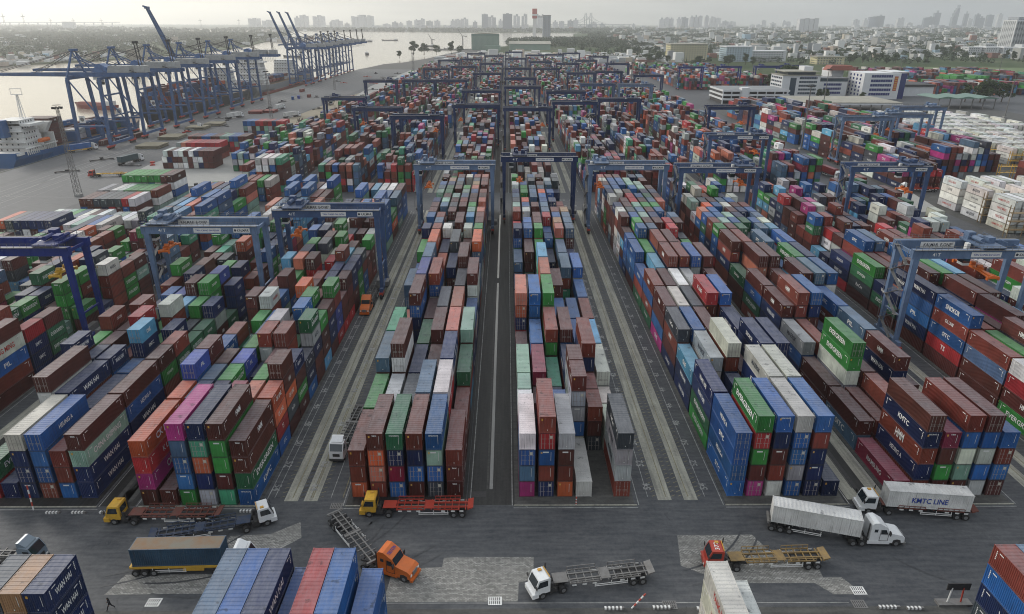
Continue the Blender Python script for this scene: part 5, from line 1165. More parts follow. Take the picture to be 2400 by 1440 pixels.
for sx in (-1, 1):
    for sy in (-1, 1): b.bar((-269 + sx * 1.1, 377 + sy * 1.1, 17.5), (-269 + sx * .3, 377 + sy * .3, 33), .22)
for z in np.arange(18, 33, 1.5):
    w_ = 1.1 - (z - 17.5) / 15.5 * .8; b.bar((-269 - w_, 377 - w_, z), (-269 + w_, 377 - w_, z + 1.5), .12); b.bar((-269 + w_, 377 - w_, z), (-269 - w_, 377 - w_, z + 1.5), .12)
b.box(-272, -266, 376.6, 377.4, 33, 33.3); b.box(-272, -266, 376.8, 377.2, 36, 36.3); b.bar((-272, 377, 33.2), (-272, 377, 36.2), .15); b.bar((-266, 377, 33.2), (-266, 377, 36.2), .15); b.obj('radar_mast', M['white'], sh)
b = MB(); b.prism([(-1.2, .9), (-1.0, 0), (1.0, 0), (1.2, .9), (.8, 1.9), (-.8, 1.9)], 372, 379.5, 'y'); o = b.obj('lifeboat', M['orange'], sh); o.location = (-259.6, 0, 8.2)
b = MB()
for i in range(16): b.box(-260.6, -260.2, 361 + i * 1.6, 361.3 + i * 1.6, 3, 6.2)
b.box(-260.9, -259.9, 360, 388, 6.2, 6.6); b.box(-284, -262, 356, 361, 3.4, 4.6); b.obj('deck_gallery', M['white'], sh)
b = MB()
for y in range(408, 470, 15): b.box(-283, -261, y - .4, y + .4, 3, 9)
b.box(-282, -262, 470, 476, 3, 5); b.obj('lashing_bridge', M['hull_blue'], sh)
V, T = text_on('SITC', (-259.8, 442, 1.4), (0, 1, 0), (0, 0, 1), 3.6, 24); link('hull_lettering', numpy_mesh('hull_lettering', V, T, None, [M['white_letter']]), sh); sh.location = (1, 13, 0)
sh = empty('container_ship', 'dark hulled ship stacked with brown and blue containers behind the near cranes', 'ship', (0, 0, 0))
hull('hull', 530, 740, -275.5, 31, 6.5, M['hull_dark'], parent=sh, bow=-1, raise_=7)
house(sh, -289, -262, 680, 698, 6.5, 8, M['white'], (-291, -260.5))
b = MB(); b.box(-280, -271, 700, 709, 6, 26); b.obj('funnel', M['hull_red'], sh)
sh = empty('container_ship', 'grey hulled ship with red waterline moored farther along the quay', 'ship', (0, 0, 0))
hull('hull', 745, 1010, -273, 33, 6.5, principled('grey_hull', (.2, .21, .22), .5), parent=sh, raise_=6)
b = MB(); b.box(-289.6, -255.6, 760, 975, -3.3, .2) ; b.obj('boot_topping', M['hull_red'], sh)
house(sh, -288, -259, 765, 782, 6.5, 9, M['white'], (-290, -258)); house(sh, -286, -260, 882, 898, 6.5, 7, M['white'])
sh = empty('bulk_carrier', 'yellowish ship anchored in the river behind the crane booms', 'ship', (-640, 1290, 0), R(8))
hull('hull', -70, 70, 0, 26, 6, M['roof_tan'], parent=sh); house(sh, -11, 11, -64, -48, 6, 7, M['roof_tan'], None)
b = MB()
for y in (-20, 5, 30): b.box(-2, 2, y, y + 3, 6, 24); b.bar((0, y + 1, 22), (0, y + 18, 30), 1.2)
b.obj('deck_crane', M['roof_tan'], sh)
def barge(x, y, rz, L, lab, mat=None, cargo_=None):
    s = empty('river_barge', lab, 'barge', (x, y, 0), rz); hull('hull', -L / 2, L / 2, 0, L * .2, .5, mat or M['hull_dark'], parent=s, raise_=1.5)
    b = MB(); b.box(-L * .07, L * .07, -L * .45, -L * .3, .3, 4.5); b.obj('wheelhouse', M['white'], s)
    if cargo_: b = MB(); b.prism([(-L * .08, .2), (L * .08, .2), (L * .05, 2.6), (-L * .05, 2.6)], -L * .25, L * .35, 'y'); b.obj('cargo', cargo_, s)
for a in ((-372, 640, 1.2, 50, 'red laden barge at the left edge of the river', M['hull_red'], M['hull_red']), (-560, 1490, .9, 60, 'long low barge moored at the far left bank'), (-470, 1590, 1.3, 45, 'dark barge crossing mid river above the raised boom'),
          (-250, 2300, 1.2, 50, 'small dark barge on the wide water left of the green shed'), (-170, 2050, .4, 40, 'moored boat with masts left of the green shed'), (-330, 1720, .1, 38, 'rust coloured boat on the river left of the trees'), (-700, 2900, 1.0, 90, 'cluster barge anchored far up the river', None, M['roof_tan']), (-560, 2850, 1.2, 80, 'second barge anchored far up the river right of the first'),
          (-480, 3000, 1.4, 70, 'third barge anchored far up the river'), (-880, 3350, 1.2, 90, 'white vessel far up the river beside the left bank', M['white'])):
    barge(*a)
# floating cranes at the shipyard
for i, (x, y, h) in enumerate(((-150, 2500, 50), (-240, 2350, 34))):
    s = empty('harbour_crane', '%s slender harbour crane at the shipyard left of the green shed' % ('taller' if i == 0 else 'lower'), 'crane', (x, y, 0))
    b = MB(); b.bar((0, 0, -3), (0, 0, h * .5), 4, 3); b.obj('tower', M['grey'], s)
    b = MB(); b.bar((0, 0, h * .45), (-h * .35, 0, h), 2.2, 1); b.bar((0, 0, h * .5), (h * .3, 0, h * .45), 2); b.obj('jib', M['grey'], s)
b = MB(); b.box(-230, -70, 2010, 2018, -3, .5); 
for x in range(-225, -70, 14): b.box(x - .6, x + .6, 2008, 2020, -4, 1.2)
tag(b.obj('pier', M['concrete']), 'low concrete pier left of the green shed', 'pier')

# ============================================================ VEHICLES (forward = +x, origin on the ground under the fifth wheel)
def wheels(parent, xs, ys=(-1.05, 1.05), r=.52, wd=.34, dual=True):
    for x in xs:
        for y in ys:
            s = 1 if y > 0 else -1
            b = MB(); b.cyl((x, y - wd * (1.0 if dual else .5), r), (x, y + wd * (1.0 if dual else .5), r), r, n=16)
            w_ = b.obj('wheel', M['black'], parent)
            b = MB(); b.cyl((x, y + s * (wd * (1.0 if dual else .5) - .02), r), (x, y + s * (wd * (1.0 if dual else .5) + .03), r), r * .55, n=12); b.obj('rim', M['rim'], w_)
def truck(kind, paint, loc, rz, label, tr=None, tr_rz=None, trailer='skeletal', load=None, name='semi_truck', axles=2, roofno=None, cargo_label=None, load_txt=None, door=None):
    t = empty(name, label, 'truck', (*loc, .015), rz); P_ = M[paint]
    # chassis
    fx = {'terminal': 3.0, 'coe': 3.6, 'conv': 5.6}[kind]
    b = MB(); b.box(-1.6, fx + .6, -.55, -.35, .75, 1.02); b.box(-1.6, fx + .6, .35, .55, .75, 1.02)
    for x in np.arange(-1.4, fx, .9): b.box(x, x + .12, -.36, .36, .78, .98)
    b.cyl((0, 0, 1.02), (0, 0, 1.25), .5); b.box(.9, 2.0, -1.15, -.6, .55, 1.05); b.box(.9, 2.0, .6, 1.15, .55, 1.05)
    b.obj('chassis', M['dark'], t)
    wheels(t, (-.0,) if kind == 'terminal' else (-.65, .65)); wheels(t, (fx - (.0 if kind != 'coe' else .2),), (-1.05, 1.05), .52, .32, False)
    if kind == 'terminal':
        b = MB(); b.prism([(1.9, .9), (1.9, 3.15), (2.1, 3.25), (3.55, 3.25), (4.05, 1.95), (4.2, .9)], -1.15, 1.15, 'y'); b.box(3.6, 4.5, -1.25, 1.25, .55, 1.25)
        cab = b.obj('cab', P_, t)
        b = MB()
        b.raw([(3.62, -.98, 3.1), (3.62, .98, 3.1), (4.07, .98, 1.98), (4.07, -.98, 1.98)], [(0, 1, 2, 3)])
        b.prism([(2.25, 2.0), (2.25, 2.95), (3.45, 2.95), (3.8, 2.0)], -1.17, 1.17, 'y'); b.box(1.87, 1.9, -.8, .8, 1.9, 2.9); b.obj('window', M['glass'], cab)
        b = MB(); b.box(4.48, 4.53, -1.1, -.7, .8, 1.0); b.box(4.48, 4.53, .7, 1.1, .8, 1.0); b.obj('headlight', M['lamp'], cab)
        b = MB(); b.cyl((1.7, -.95, .9), (1.7, -.95, 3.9), .09); b.obj('exhaust', M['dark'], t)
        for y in (-1.4, 1.4): b = MB(); b.box(4.0, 4.1, y - .2, y + .2, 2.2, 2.7); b.obj('mirror', M['dark'], cab)
        b = MB(); b.bar((1.95, -1.0, 3.35), (1.95, 1.0, 3.35), .1); b.box(2.4, 2.9, -.9, -.5, 3.26, 3.4); b.obj('roof_lamp_bar', M['orange_letter'], cab)
        b = MB(); b.box(1.2, 1.9, -1.1, 1.1, 1.05, 1.3); b.cyl((1.5, .9, 1.3), (1.5, .9, 2.1), .22); b.obj('air_tank', M['dark'], t)
        if roofno:
            V, T = text_on(roofno, (2.8, 0, 3.28), (0, -1, 0), (1, 0, 0), .62, 1.5); link('roof_number', numpy_mesh('roof_number', V, T, None, [M['white_letter'] if paint != 'yellow' else M['red_letter']]), cab)
            V, T = text_on('SOWATCO' if False else roofno, (4.24, 0, 1.5), (0, 1, 0), (0, 0, 1), .28, .8); link('door_number', numpy_mesh('door_number', V, T, None, [M['red_letter']]), cab)
    elif kind == 'coe':
        b = MB(); b.prism([(2.1, .8), (2.1, 3.2), (2.5, 3.55), (3.7, 3.45), (4.35, 2.2), (4.45, .6), (3.0, .6)], -1.22, 1.22, 'y'); cab = b.obj('cab', P_, t)
        b = MB(); b.raw([(3.78, -1.1, 3.32), (3.78, 1.1, 3.32), (4.37, 1.1, 2.22), (4.37, -1.1, 2.22)], [(0, 1, 2, 3)]); b.prism([(2.9, 2.1), (2.9, 3.0), (3.7, 3.0), (4.1, 2.1)], -1.24, 1.24, 'y'); b.obj('window', M['glass'], cab)
        b = MB(); b.box(4.44, 4.5, -1.1, -.65, .9, 1.15); b.box(4.44, 4.5, .65, 1.1, .9, 1.15); b.obj('headlight', M['lamp'], cab)
        b = MB(); b.box(4.42, 4.48, -.6, .6, 1.2, 1.75); b.box(4.3, 4.55, -1.25, 1.25, .4, .75); b.obj('grille', M['dark'], cab)
        b = MB(); b.prism([(2.1, 3.3), (2.1, 4.15), (2.5, 4.2), (3.5, 3.55)], -1.0, 1.0, 'y'); b.obj('roof_spoiler', P_, cab)
    else:
        b = MB(); b.prism([(1.6, .8), (1.6, 3.7), (1.9, 4.05), (2.6, 4.1), (3.9, 3.3), (4.35, 2.35), (6.2, 1.95), (6.65, 1.6), (6.7, .7), (4.6, .6)], -1.2, 1.2, 'y'); cab = b.obj('cab', P_, t)
        b = MB(); b.raw([(3.95, -1.08, 3.28), (3.95, 1.08, 3.28), (4.42, 1.08, 2.38), (4.42, -1.08, 2.38)], [(0, 1, 2, 3)]); b.prism([(3.1, 2.15), (3.1, 2.95), (3.75, 2.95), (4.15, 2.15)], -1.22, 1.22, 'y'); b.prism([(2.1, 2.5), (2.1, 3.0), (2.6, 3.0), (2.6, 2.5)], -1.22, 1.22, 'y'); b.obj('window', M['glass'], cab)
        b = MB(); b.box(6.68, 6.75, -.55, .55, .95, 1.7); b.obj('grille', M['rim'], cab)
        b = MB(); b.box(6.55, 6.72, -1.12, -.75, 1.15, 1.45); b.box(6.55, 6.72, .75, 1.12, 1.15, 1.45); b.obj('headlight', M['lamp'], cab)
        b = MB(); b.box(6.55, 6.95, -1.25, 1.25, .4, .78); b.obj('bumper', M['grey'] if paint == 'white_cab' else P_, cab)
        b = MB(); b.box(1.4, 4.6, -1.28, -1.1, .45, .95); b.box(1.4, 4.6, 1.1, 1.28, .45, .95); b.obj('side_skirt', P_, cab)
        b = MB(); b.cyl((1.35, -1.0, .9), (1.35, -1.0, 3.9), .1); b.obj('exhaust', M['dark'], t)
        for y in (-1.5, 1.5): b = MB(); b.box(4.2, 4.3, y - .22, y + .22, 2.2, 2.9); b.obj('mirror', M['dark'], cab)
        for y in (-1.22, 1.22): b = MB(); b.box(3.0, 3.04, y - .02, y + .02, 1.0, 3.0); b.box(4.2, 4.24, y - .02, y + .02, 1.0, 2.3); b.box(3.0, 4.24, y - .02, y + .02, 1.0, 1.04); b.obj('door_seam', M['dark'], cab)
        b = MB(); b.box(5.0, 6.3, -1.22, 1.22, .5, .62); b.prism([(5.0, .62), (5.1, 1.15), (5.6, 1.3), (6.1, 1.15), (6.25, .62)], -1.23, 1.23, 'y'); b.obj('wheel_arch', M['dark'], cab)
        if roofno:
            V, T = text_on(roofno, (3.25, 0, 3.78), (0, 1, 0), (-.85, 0, .53), .5, 1.8); link('roof_lettering', numpy_mesh('roof_lettering', V, T, None, [M['blue_letter']]), cab)
    if tr is not None:
        e = bpy.data.objects.new('trailer', None); COL.objects.link(e); e.parent = t
        dr = (tr_rz if tr_rz is not None else rz) - rz; e.rotation_euler = (0, 0, dr)
        TM = M[tr]; LL = 13.0; b = MB()
        for y in (-.5, .5): b.box(-LL + .9, .9, y - .09, y + .09, 1.28, 1.55)
        for x in np.arange(-LL + 1.2, .8, 1.05): b.box(x - .06, x + .06, -1.2 if x < -1 else -.5, 1.2 if x < -1 else .5, 1.34, 1.5)
        if trailer == 'yard':
            for (a_, c_) in ((-10.9, -7.0), (-5.2, -1.3)):
                for y in (-1.22, 1.22): b.box(a_, c_, y - .06, y + .06, 1.4, 1.56); b.box(a_, c_, y - .05 + (.12 if y > 0 else -.12), y + .05 + (.12 if y > 0 else -.12), 1.95, 2.02)
                for x in np.arange(a_, c_ + .1, .78):
                    for y in (-1.34, 1.34): b.box(x - .03, x + .03, y - .03, y + .03, 1.4, 2.0)
            b.prism([(-LL + .9, 1.3), (-LL + .9, 1.6), (-LL, 1.85), (-LL, 1.7)], -1.15, 1.15, 'y')
            b.box(-6.9, -5.6, -1.0, 1.0, 1.5, 1.56); b.box(-1.1, .9, -.9, .9, 1.5, 1.58)
        else:
            b.box(-LL + .8, -LL + 1.1, -1.25, 1.25, 1.25, 1.6); b.box(.6, .9, -1.25, 1.25, 1.25, 1.6); b.box(-6.3, -5.9, -1.25, 1.25, 1.3, 1.58)
        if tr == 'yellow' and trailer == 'skeletal':
            for y in (-1.27, 1.27): b.box(-LL + 1.0, .8, y - .05, y + .05, 1.25, 1.6)
            b.box(-5.0, -2.2, -1.3, -.8, .75, 1.25)
        fr = b.obj('trailer_frame', TM, e)
        b = MB()
        for y in (-1.3, 1.3):
            for z in (.62, .9): b.box(-9.2, -4.6, y - .03, y + .03, z, z + .09)
            for x in (-9.1, -6.9, -4.7): b.box(x - .04, x + .04, y - .04, y + .04, .6, 1.35)
        b.obj('side_guard', M['white'], fr)
        b = MB()
        for y in (-1.32, 1.32):
            for x in (-11.2, -9.9, -8.4, -4.6, -3.2, -1.8): b.box(x - .3, x + .3, y - .012, y + .012, 1.12, 1.36)
        if trailer == 'yard': b.obj('reflector_panel', M['white'], fr)
        b = MB(); b.box(-LL + 1, -LL + 5, -.6, .6, .75, 1.27); b.obj('axle_bogie', M['dark'], fr)
        bpy.context.view_layer.update
        wheels(fr, (-11.3, -10.0) if axles == 2 else (-11.5, -10.25, -9.0))
        if load:
            body, doors, bars, marks, plate = CM[L40]
            ang = tr_rz if tr_rz is not None else rz
            cx_, cy_ = loc[0] - 5.6 * math.cos(ang), loc[1] - 5.6 * math.sin(ang)
            o = link('shipping_container', body, None, (cx_, cy_, 1.62), ang + R(90) * (1 if door == 'front' else -1), load)
            tag(o, cargo_label, 'container', 'containers carried on trucks')
            sd = [1, -1]
            if load_txt:
                s_, mt, hh2, ww = load_txt
                for q in (1, -1):
                    V, T = text_on(s_, (q * (CW / 2 + .01), 0, 1.45), (0, q, 0), (0, 0, 1), hh2, ww); link('side_lettering', numpy_mesh('side_lettering', V, T, None, [M[mt]]), o)
            link('doors', doors, o, color=load)
            if tr == 'yellow' and kind == 'coe' and loc[0] > -60:
                b = MB(); b.box(-CW / 2 + .1, CW / 2 - .1, -L40 / 2 + .1, L40 / 2 - .1, TH - .075, TH - .055); b.obj('rusty_roof', principled('rusty_roof_sheet', (.16, .15, .12), .7, 0, (.35, .9, (.2, .1, .04))), o)
                text_obj('side_lettering', 'PIL', (-CW / 2 - .02, L40 / 2 - 1.0, 1.6), (0, -1, 0), (0, 0, 1), .6, M['white_letter'], o, 1.2) if False else None
    return t
WH = (.62, .62, .6)
truck('terminal', 'yellow', (-56.4, 83.9), R(180), 'yellow terminal tractor with dark red skeletal trailer, facing left at lower left', 'rust_steel', R(180), 'yard', name='terminal_truck', roofno='')
truck('terminal', 'white_cab', (-39.4, 82.0), R(28), 'white terminal tractor with blue skeletal trailer turning right at lower left', 'navy_steel', R(14), 'yard', name='terminal_truck')
truck('coe', 'white_cab', (-39.5, 73.9), R(2), 'white cab truck carrying a dark blue container on a yellow trailer', 'yellow', R(1.5), 'skeletal', (.035, .075, .12), axles=3, cargo_label='dark blue container with rusty brown roof on the yellow trailer', load_txt=None)
truck('coe', 'slate', (-69.6, 75.2), R(-4), 'slate grey cab truck entering at the left edge of the road', 'grey', R(0), 'skeletal')
truck('terminal', 'yellow', (-18.2, 85.4), R(180), 'yellow terminal tractor with bright red skeletal trailer in front of centre block', 'red', R(180), 'yard', name='terminal_truck', roofno='')
truck('conv', 'orange', (-18.8, 74.2), R(-22), 'orange bonneted truck towing an empty grey skeletal trailer across the road', 'grey', R(-52), 'skeletal', roofno='TRITON')
truck('terminal', 'white_cab', (7.0, 70.2), R(203), 'white terminal tractor with empty grey skeletal trailer near the bottom centre', 'grey', R(188), 'yard', name='terminal_truck')
truck('terminal', 'red', (31.9, 74.0), R(177), 'red terminal tractor with yellow skeletal trailer on the block paving', 'brown_steel', R(182), 'yard', name='terminal_truck', roofno='372')
truck('conv', 'white_cab', (51.0, 78.9), R(-2), 'white bonneted truck hauling a long plain white container', 'grey', R(-16.5), 'skeletal', WH, axles=3, cargo_label='long plain white container on the bonneted white truck', load_txt=None)
truck('terminal', 'white_cab', (59.1, 85.6), R(176), 'white terminal tractor with a white refrigerated container at right front', 'rust_steel', R(173.5), 'yard', WH, name='terminal_truck', cargo_label='white refrigerated container with dark blue lettering on a yard trailer', load_txt=('KMTC LINE', 'blue_letter', .95, 5.2))
truck('coe', 'white_cab', (-29.2, 102.8), R(-93), 'white flat fronted truck with empty trailer waiting left of the centre block', 'grey', R(-94), 'skeletal')
truck('conv', 'orange', (-36.9, 168.8), R(-90), 'orange bonneted truck with empty trailer in the lane beside inner left block', 'grey', R(-90), 'skeletal')
truck('conv', 'white_cab', (-28.6, 320), R(-90), 'white bonneted truck carrying a white container in the lane left of centre', 'grey', R(-90), 'skeletal', WH, cargo_label='white container on the truck in the lane left of centre', load_txt=None)
truck('conv', 'white_cab', (22.3, 309), R(-90), 'white bonneted truck in the lane right of the centre blocks', 'grey', R(-90), 'skeletal', WH, cargo_label='white container on the truck in the lane right of centre')
truck('coe', 'white_cab', (22.4, 440), R(-90), 'small white truck far along the lane right of the centre blocks', 'grey', R(-90))
truck('coe', 'slate', (-28.4, 438), R(-90), 'small grey truck far along the lane left of the centre blocks', 'grey', R(-90), 'skeletal', WH, cargo_label='white container on the small grey truck far up the lane')
truck('coe', 'red', (158.6, 266), R(-72), 'red cab truck with white refrigerated container on the service road', 'dark', R(-72), 'skeletal', WH, axles=3, cargo_label='white refrigerated container behind the red cab truck', load_txt=('MAERSK', 'dark_letter', .9, 4))
truck('coe', 'white_cab', (181.5, 302), R(180), 'white cab truck with a low red trailer by the magenta containers', 'red', R(180), 'yard')
truck('coe', 'white_cab', (160, 330), R(-85), 'white truck beside the blue gantry leg on the service road', 'grey', R(-85), 'skeletal', (.2, .03, .03), cargo_label='red container on the truck beside the blue gantry leg')
truck('coe', 'white_cab', (-246, 408), R(60), 'white truck with a blue container under the first quay crane', 'yellow', R(60), 'skeletal', (.04, .12, .32), cargo_label='blue container on the truck under the first quay crane')
truck('coe', 'white_cab', (-200.5, 372), R(75), 'white truck with a dark grey container on the quay apron', 'grey', R(75), 'skeletal', (.06, .09, .1), cargo_label='dark grey container on the truck crossing the apron')
truck('terminal', 'red', (-199.5, 333), R(185), 'red terminal tractor with yellow trailer on the quay apron', 'yellow', R(190), 'yard', name='terminal_truck')
truck('coe', 'white_cab', (-218, 492), R(70), 'white truck with an empty trailer between quay crane legs', 'grey', R(75))
truck('coe', 'white_cab', (-212, 556), R(60), 'white tank truck beside the fourth quay crane', 'grey', R(70), 'skeletal', WH, cargo_label='white container on the truck beside the fourth quay crane')
truck('coe', 'white_cab', (-195, 612), R(80), 'white box truck on the apron beside the fifth crane', 'grey', R(80), 'skeletal', WH, cargo_label='white container on the truck beside the fifth crane')
truck('coe', 'white_cab', (-168, 560), R(60), 'white truck parked where sandy verge meets the apron', 'grey', R(60), 'skeletal', WH, cargo_label='white container on the truck at the sandy verge')
# car on the service road
t = empty('parked_car', 'small black car on the service road by the white refrigerated stacks', 'car', (165.5, 249.5, .012), R(-20))
b = MB(); b.prism([(-2.2, .35), (-2.2, .95), (-1.3, 1.05), (-.9, 1.45), (.6, 1.45), (1.2, 1.0), (2.2, .85), (2.25, .35)], -.9, .9, 'y'); bd = b.obj('body', M['dark'], t)
b = MB(); b.prism([(-1.2, 1.08), (-.85, 1.4), (.55, 1.4), (1.05, 1.05)], -.92, .92, 'y'); b.obj('window', M['glass'], bd); wheels(t, (-1.35, 1.35), (-.8, .8), .33, .2, False)
# tank containers among the stacks at right
for i, (x, y) in enumerate(((122, 272), (130, 271), (138, 272.5), (126, 281), (134.5, 281), (141.5, 262))):
    t = empty('tank_container', 'white tank container in a steel frame, %s of six beside the service road' % ORD[i], 'tank container', (x, y, .1), R(rnd.uniform(-4, 4)), 'tank containers')
    b = MB(); b.cyl((0, -2.7, 1.25), (0, 2.7, 1.25), 1.12, n=18); b.obj('tank', M['white'], t)
    b = MB()
    for sy in (-1, 1):
        for sx in (-1, 1): b.bar((sx * 1.15, sy * 3, 0), (sx * 1.15, sy * 3, 2.5), .14)
        b.bar((-1.15, sy * 3, .1), (1.15, sy * 3, .1), .14); b.bar((-1.15, sy * 3, 2.45), (1.15, sy * 3, 2.45), .14); b.bar((-1.1, sy * 3, .1), (1.1, sy * 3, 2.4), .1)
    for sx in (-1, 1): b.bar((sx * 1.15, -3, .1), (sx * 1.15, 3, .1), .14); b.bar((sx * 1.15, -3, 2.45), (sx * 1.15, 3, 2.45), .1)
    b.obj('frame', M['grey'], t)

# ============================================================ SMALL THINGS NEAR THE ROAD
def pole(x, y, lean, lab, h=3.2):
    t = empty('marker_post', lab, 'marker post', (x, y, 0)); 
    for k in range(6):
        a = Vector((lean[0] * k / 6, lean[1] * k / 6, h * k / 6)); c = Vector((lean[0] * (k + 1) / 6, lean[1] * (k + 1) / 6, h * (k + 1) / 6))
        b = MB(); b.cyl(a, c, .11, n=10); b.obj('band', M['white'] if k % 2 == 0 else M['red'], t)
pole(-73.9, 86.2, (-.3, .6), 'red and white banded post in front of the far left block', 4.2)
pole(16.2, 66.4, (1.9, .9), 'leaning red and white banded post at the bottom of the picture', 1.6)
pole(10.9, 86.9, (0, 0), 'short red topped post in front of the block right of centre', 1.6)
def striped(x, y, n_, lab, rz=0):
    t = empty('kerb_block', lab, 'kerb block', (x, y, 0), rz)
    b = MB(); b.prism([(-.2, 0), (.2, 0), (.14, .32), (-.14, .32)], 0, n_, 'x'); b.obj('block', M['grey'], t)
    b = MB()
    for k in range(int(n_ / .5)): b.box(k * .5 + .05, k * .5 + .3, -.205, .205, .02, .325)
    b.obj('stripe', M['white'], t)
for i, (x, y, n_, rz) in enumerate(((-71.5, 85.4, 2.2, 0), (-67.5, 85.4, 2.2, 0), (-63.2, 85.4, 2.2, 0), (-41.6, 85.6, 2.4, 0), (12.6, 66.3, 2.6, 0), (18.9, 66.4, 2.6, 0), (-21.9, 67.6, 1.8, 0), (48.4, 66.3, 2.8, 0), (24.6, 66.2, 2.4, 0), (52, 66.1, 2.2, 0))):
    striped(x, y, n_, 'black and white striped kerb block, %s from left along the %s road edge' % (ORD[i % 5], 'far' if y > 80 else 'near' if i < 7 else 'near right'), rz)
t = empty('warning_sign', 'black sign board on two red and white posts at lower right', 'sign', (58.6, 66.9, 0))
for k in range(2):
    b = MB(); b.cyl((-.9 + k * 1.8, 0, 0), (-.6 + k * 1.5, .2, 2.6), .1, n=8); b.obj('post', M['red'] if k else M['white'], t)
b = MB(); b.box(-1.3, 1.7, .15, .3, 2.2, 3.3); b.obj('board', M['dark'], t); b = MB(); b.box(-2.2, 2.2, -.5, .6, 0, .35); b.obj('base', M['grey'], t)
for i, (x, y) in enumerate(((-1.6, 67.7), (-46.4, 67.7), (47.2, 69.2), (-26.9, 86.9), (46.2, 66.9), (21.3, 66.9))):
    t = empty('drain_grate', 'slotted metal drain grate in the road, %s' % ('beside the white terminal tractor', 'behind the walking person', 'at the right end of the paving', 'in front of the centre left lane', 'in the lower right kerb', 'left of the white foreground stack')[i], 'drain grate', (x, y, .03))
    b = MB(); b.box(-.9, .9, -.7, .7, 0, .03); b.obj('frame', M['white'] if i < 3 else M['grey'], t)
    b = MB()
    for r_ in range(2):
        for c in range(6): b.box(-.75 + c * .26, -.63 + c * .26, -.55 + r_ * .62, -.05 + r_ * .62, .03, .036)
    b.obj('slot', M['dark'], t)
# person walking
def person(x, y, rz, lab):
    me = bpy.data.meshes.new('person_body')
    J = {'pel': (0, 0, .95), 'che': (.03, 0, 1.32), 'nec': (.05, 0, 1.5), 'hd': (.08, 0, 1.68), 'hl': (0, .11, .92), 'kl': (.25, .12, .52), 'al': (.34, .12, .1), 'tl': (.5, .13, .05),
         'hr': (0, -.11, .92), 'kr': (-.12, -.12, .5), 'ar': (-.42, -.12, .16), 'tr': (-.32, -.13, .05), 'sl': (.04, .2, 1.44), 'el': (-.1, .27, 1.17), 'wl': (.02, .29, .93), 'sr': (.04, -.2, 1.44), 'er': (.1, -.27, 1.16), 'wr': (.3, -.27, 1.0)}
    K = list(J); rad = dict(pel=.15, che=.16, nec=.06, hd=.1, hl=.1, kl=.07, al=.05, tl=.045, hr=.1, kr=.07, ar=.05, tr=.045, sl=.07, el=.05, wl=.035, sr=.07, er=.05, wr=.035)
    E_ = [('pel', 'che'), ('che', 'nec'), ('nec', 'hd'), ('pel', 'hl'), ('hl', 'kl'), ('kl', 'al'), ('al', 'tl'), ('pel', 'hr'), ('hr', 'kr'), ('kr', 'ar'), ('ar', 'tr'), ('che', 'sl'), ('sl', 'el'), ('el', 'wl'), ('che', 'sr'), ('sr', 'er'), ('er', 'wr')]
    me.from_pydata([J[k] for k in K], [(K.index(a), K.index(c)) for a, c in E_], [])
    o = bpy.data.objects.new('person', me); COL.objects.link(o)
    m = o.modifiers.new('skin', 'SKIN')
    for i, k in enumerate(K): me.skin_vertices[0].data[i].radius = (rad[k], rad[k])
    me.skin_vertices[0].data[0].use_root = True
    o.modifiers.new('sub', 'SUBSURF').levels = 1; o.modifiers['sub'].render_levels = 1
    me.materials.append(M['cloth'])
    o.location = (x, y, .01); o.rotation_euler = (0, 0, rz); o.scale = (1.1, 1.1, 1.1)
    tag(o, lab, 'person')
    b = MB(); b.cyl((.09, 0, 1.6), (.09, 0, 1.78), .085, .07, 12); b.obj('face', M['skin'], o)
    b = MB(); b.cyl((.06, 0, 1.7), (.06, 0, 1.83), .11, .07, 12); b.obj('hair', M['hair'], o)
    for s in (-1, 1):
        wx, wy, wz = (.02, .29, .93) if s > 0 else (.3, -.27, 1.0); b = MB(); b.bar((wx, wy, wz + .02), (wx + .02, wy, wz - .1), .05, .04, .025)
        for k in range(4): b.bar((wx + .03 - k * .018, wy, wz - .09), (wx + .045 - k * .02, wy, wz - .17 + abs(k - 1.5) * .01), .014)
        b.bar((wx + .03, wy, wz - .02), (wx + .06, wy, wz - .08), .015); b.obj('hand', M['skin'], o)
person(-51.4, 66.6, R(200), 'person in dark clothes walking across the road at lower left')

# steel racks with plug-in decks between the refrigerated stacks
def rack(x, y, w_, h, mat, lab):
    t = empty('reefer_rack', lab, 'steel rack', (x, y, 0)); b = MB(); c = MB()
    n_ = max(2, int(w_ / 6.1)); st = w_ / n_
    for i in range(n_ + 1):
        for yy in (-.9, .9): b.box(i * st - .12, i * st + .12, yy - .12, yy + .12, 0, h)
        if i < n_: b.bar((i * st, -.9, h * .35), (i * st + st, -.9, h * .66), .14)
    b.obj('post', M[mat], t)
    for k in range(1, int(h / 3) + 1): c.box(-.2, w_ + .2, -1.1, 1.1, k * 3 - .12, k * 3 + .02); c.box(-.2, w_ + .2, -1.14, -1.06, k * 3 + .95, k * 3 + 1.05)
    c.obj('deck', M[mat], t)
M['brown_rack'] = principled('brown_rack_paint', (.2, .14, .07), .6)
for i, (x, y, w_, h, m) in enumerate(((176.5, 231, 46, 11.5, 'brown_rack'), (180, 250.5, 44, 11.5, 'brown_rack'), (190, 281.5, 40, 9, 'yellow'), (262, 297, 44, 7, 'yellow'), (240, 330, 60, 7, 'yellow'), (262, 342.5, 75, 9.5, 'yellow'), (266, 360, 60, 8, 'yellow'), (266, 377.5, 60, 8, 'yellow'), (212, 556, 38, 8, 'yellow'), (266, 430, 80, 7, 'yellow'))):
    rack(x, y, w_, h, m, '%s steel rack between white refrigerated stacks, %s from the near end' % ('yellow' if m == 'yellow' else 'brown', ORD[i]))

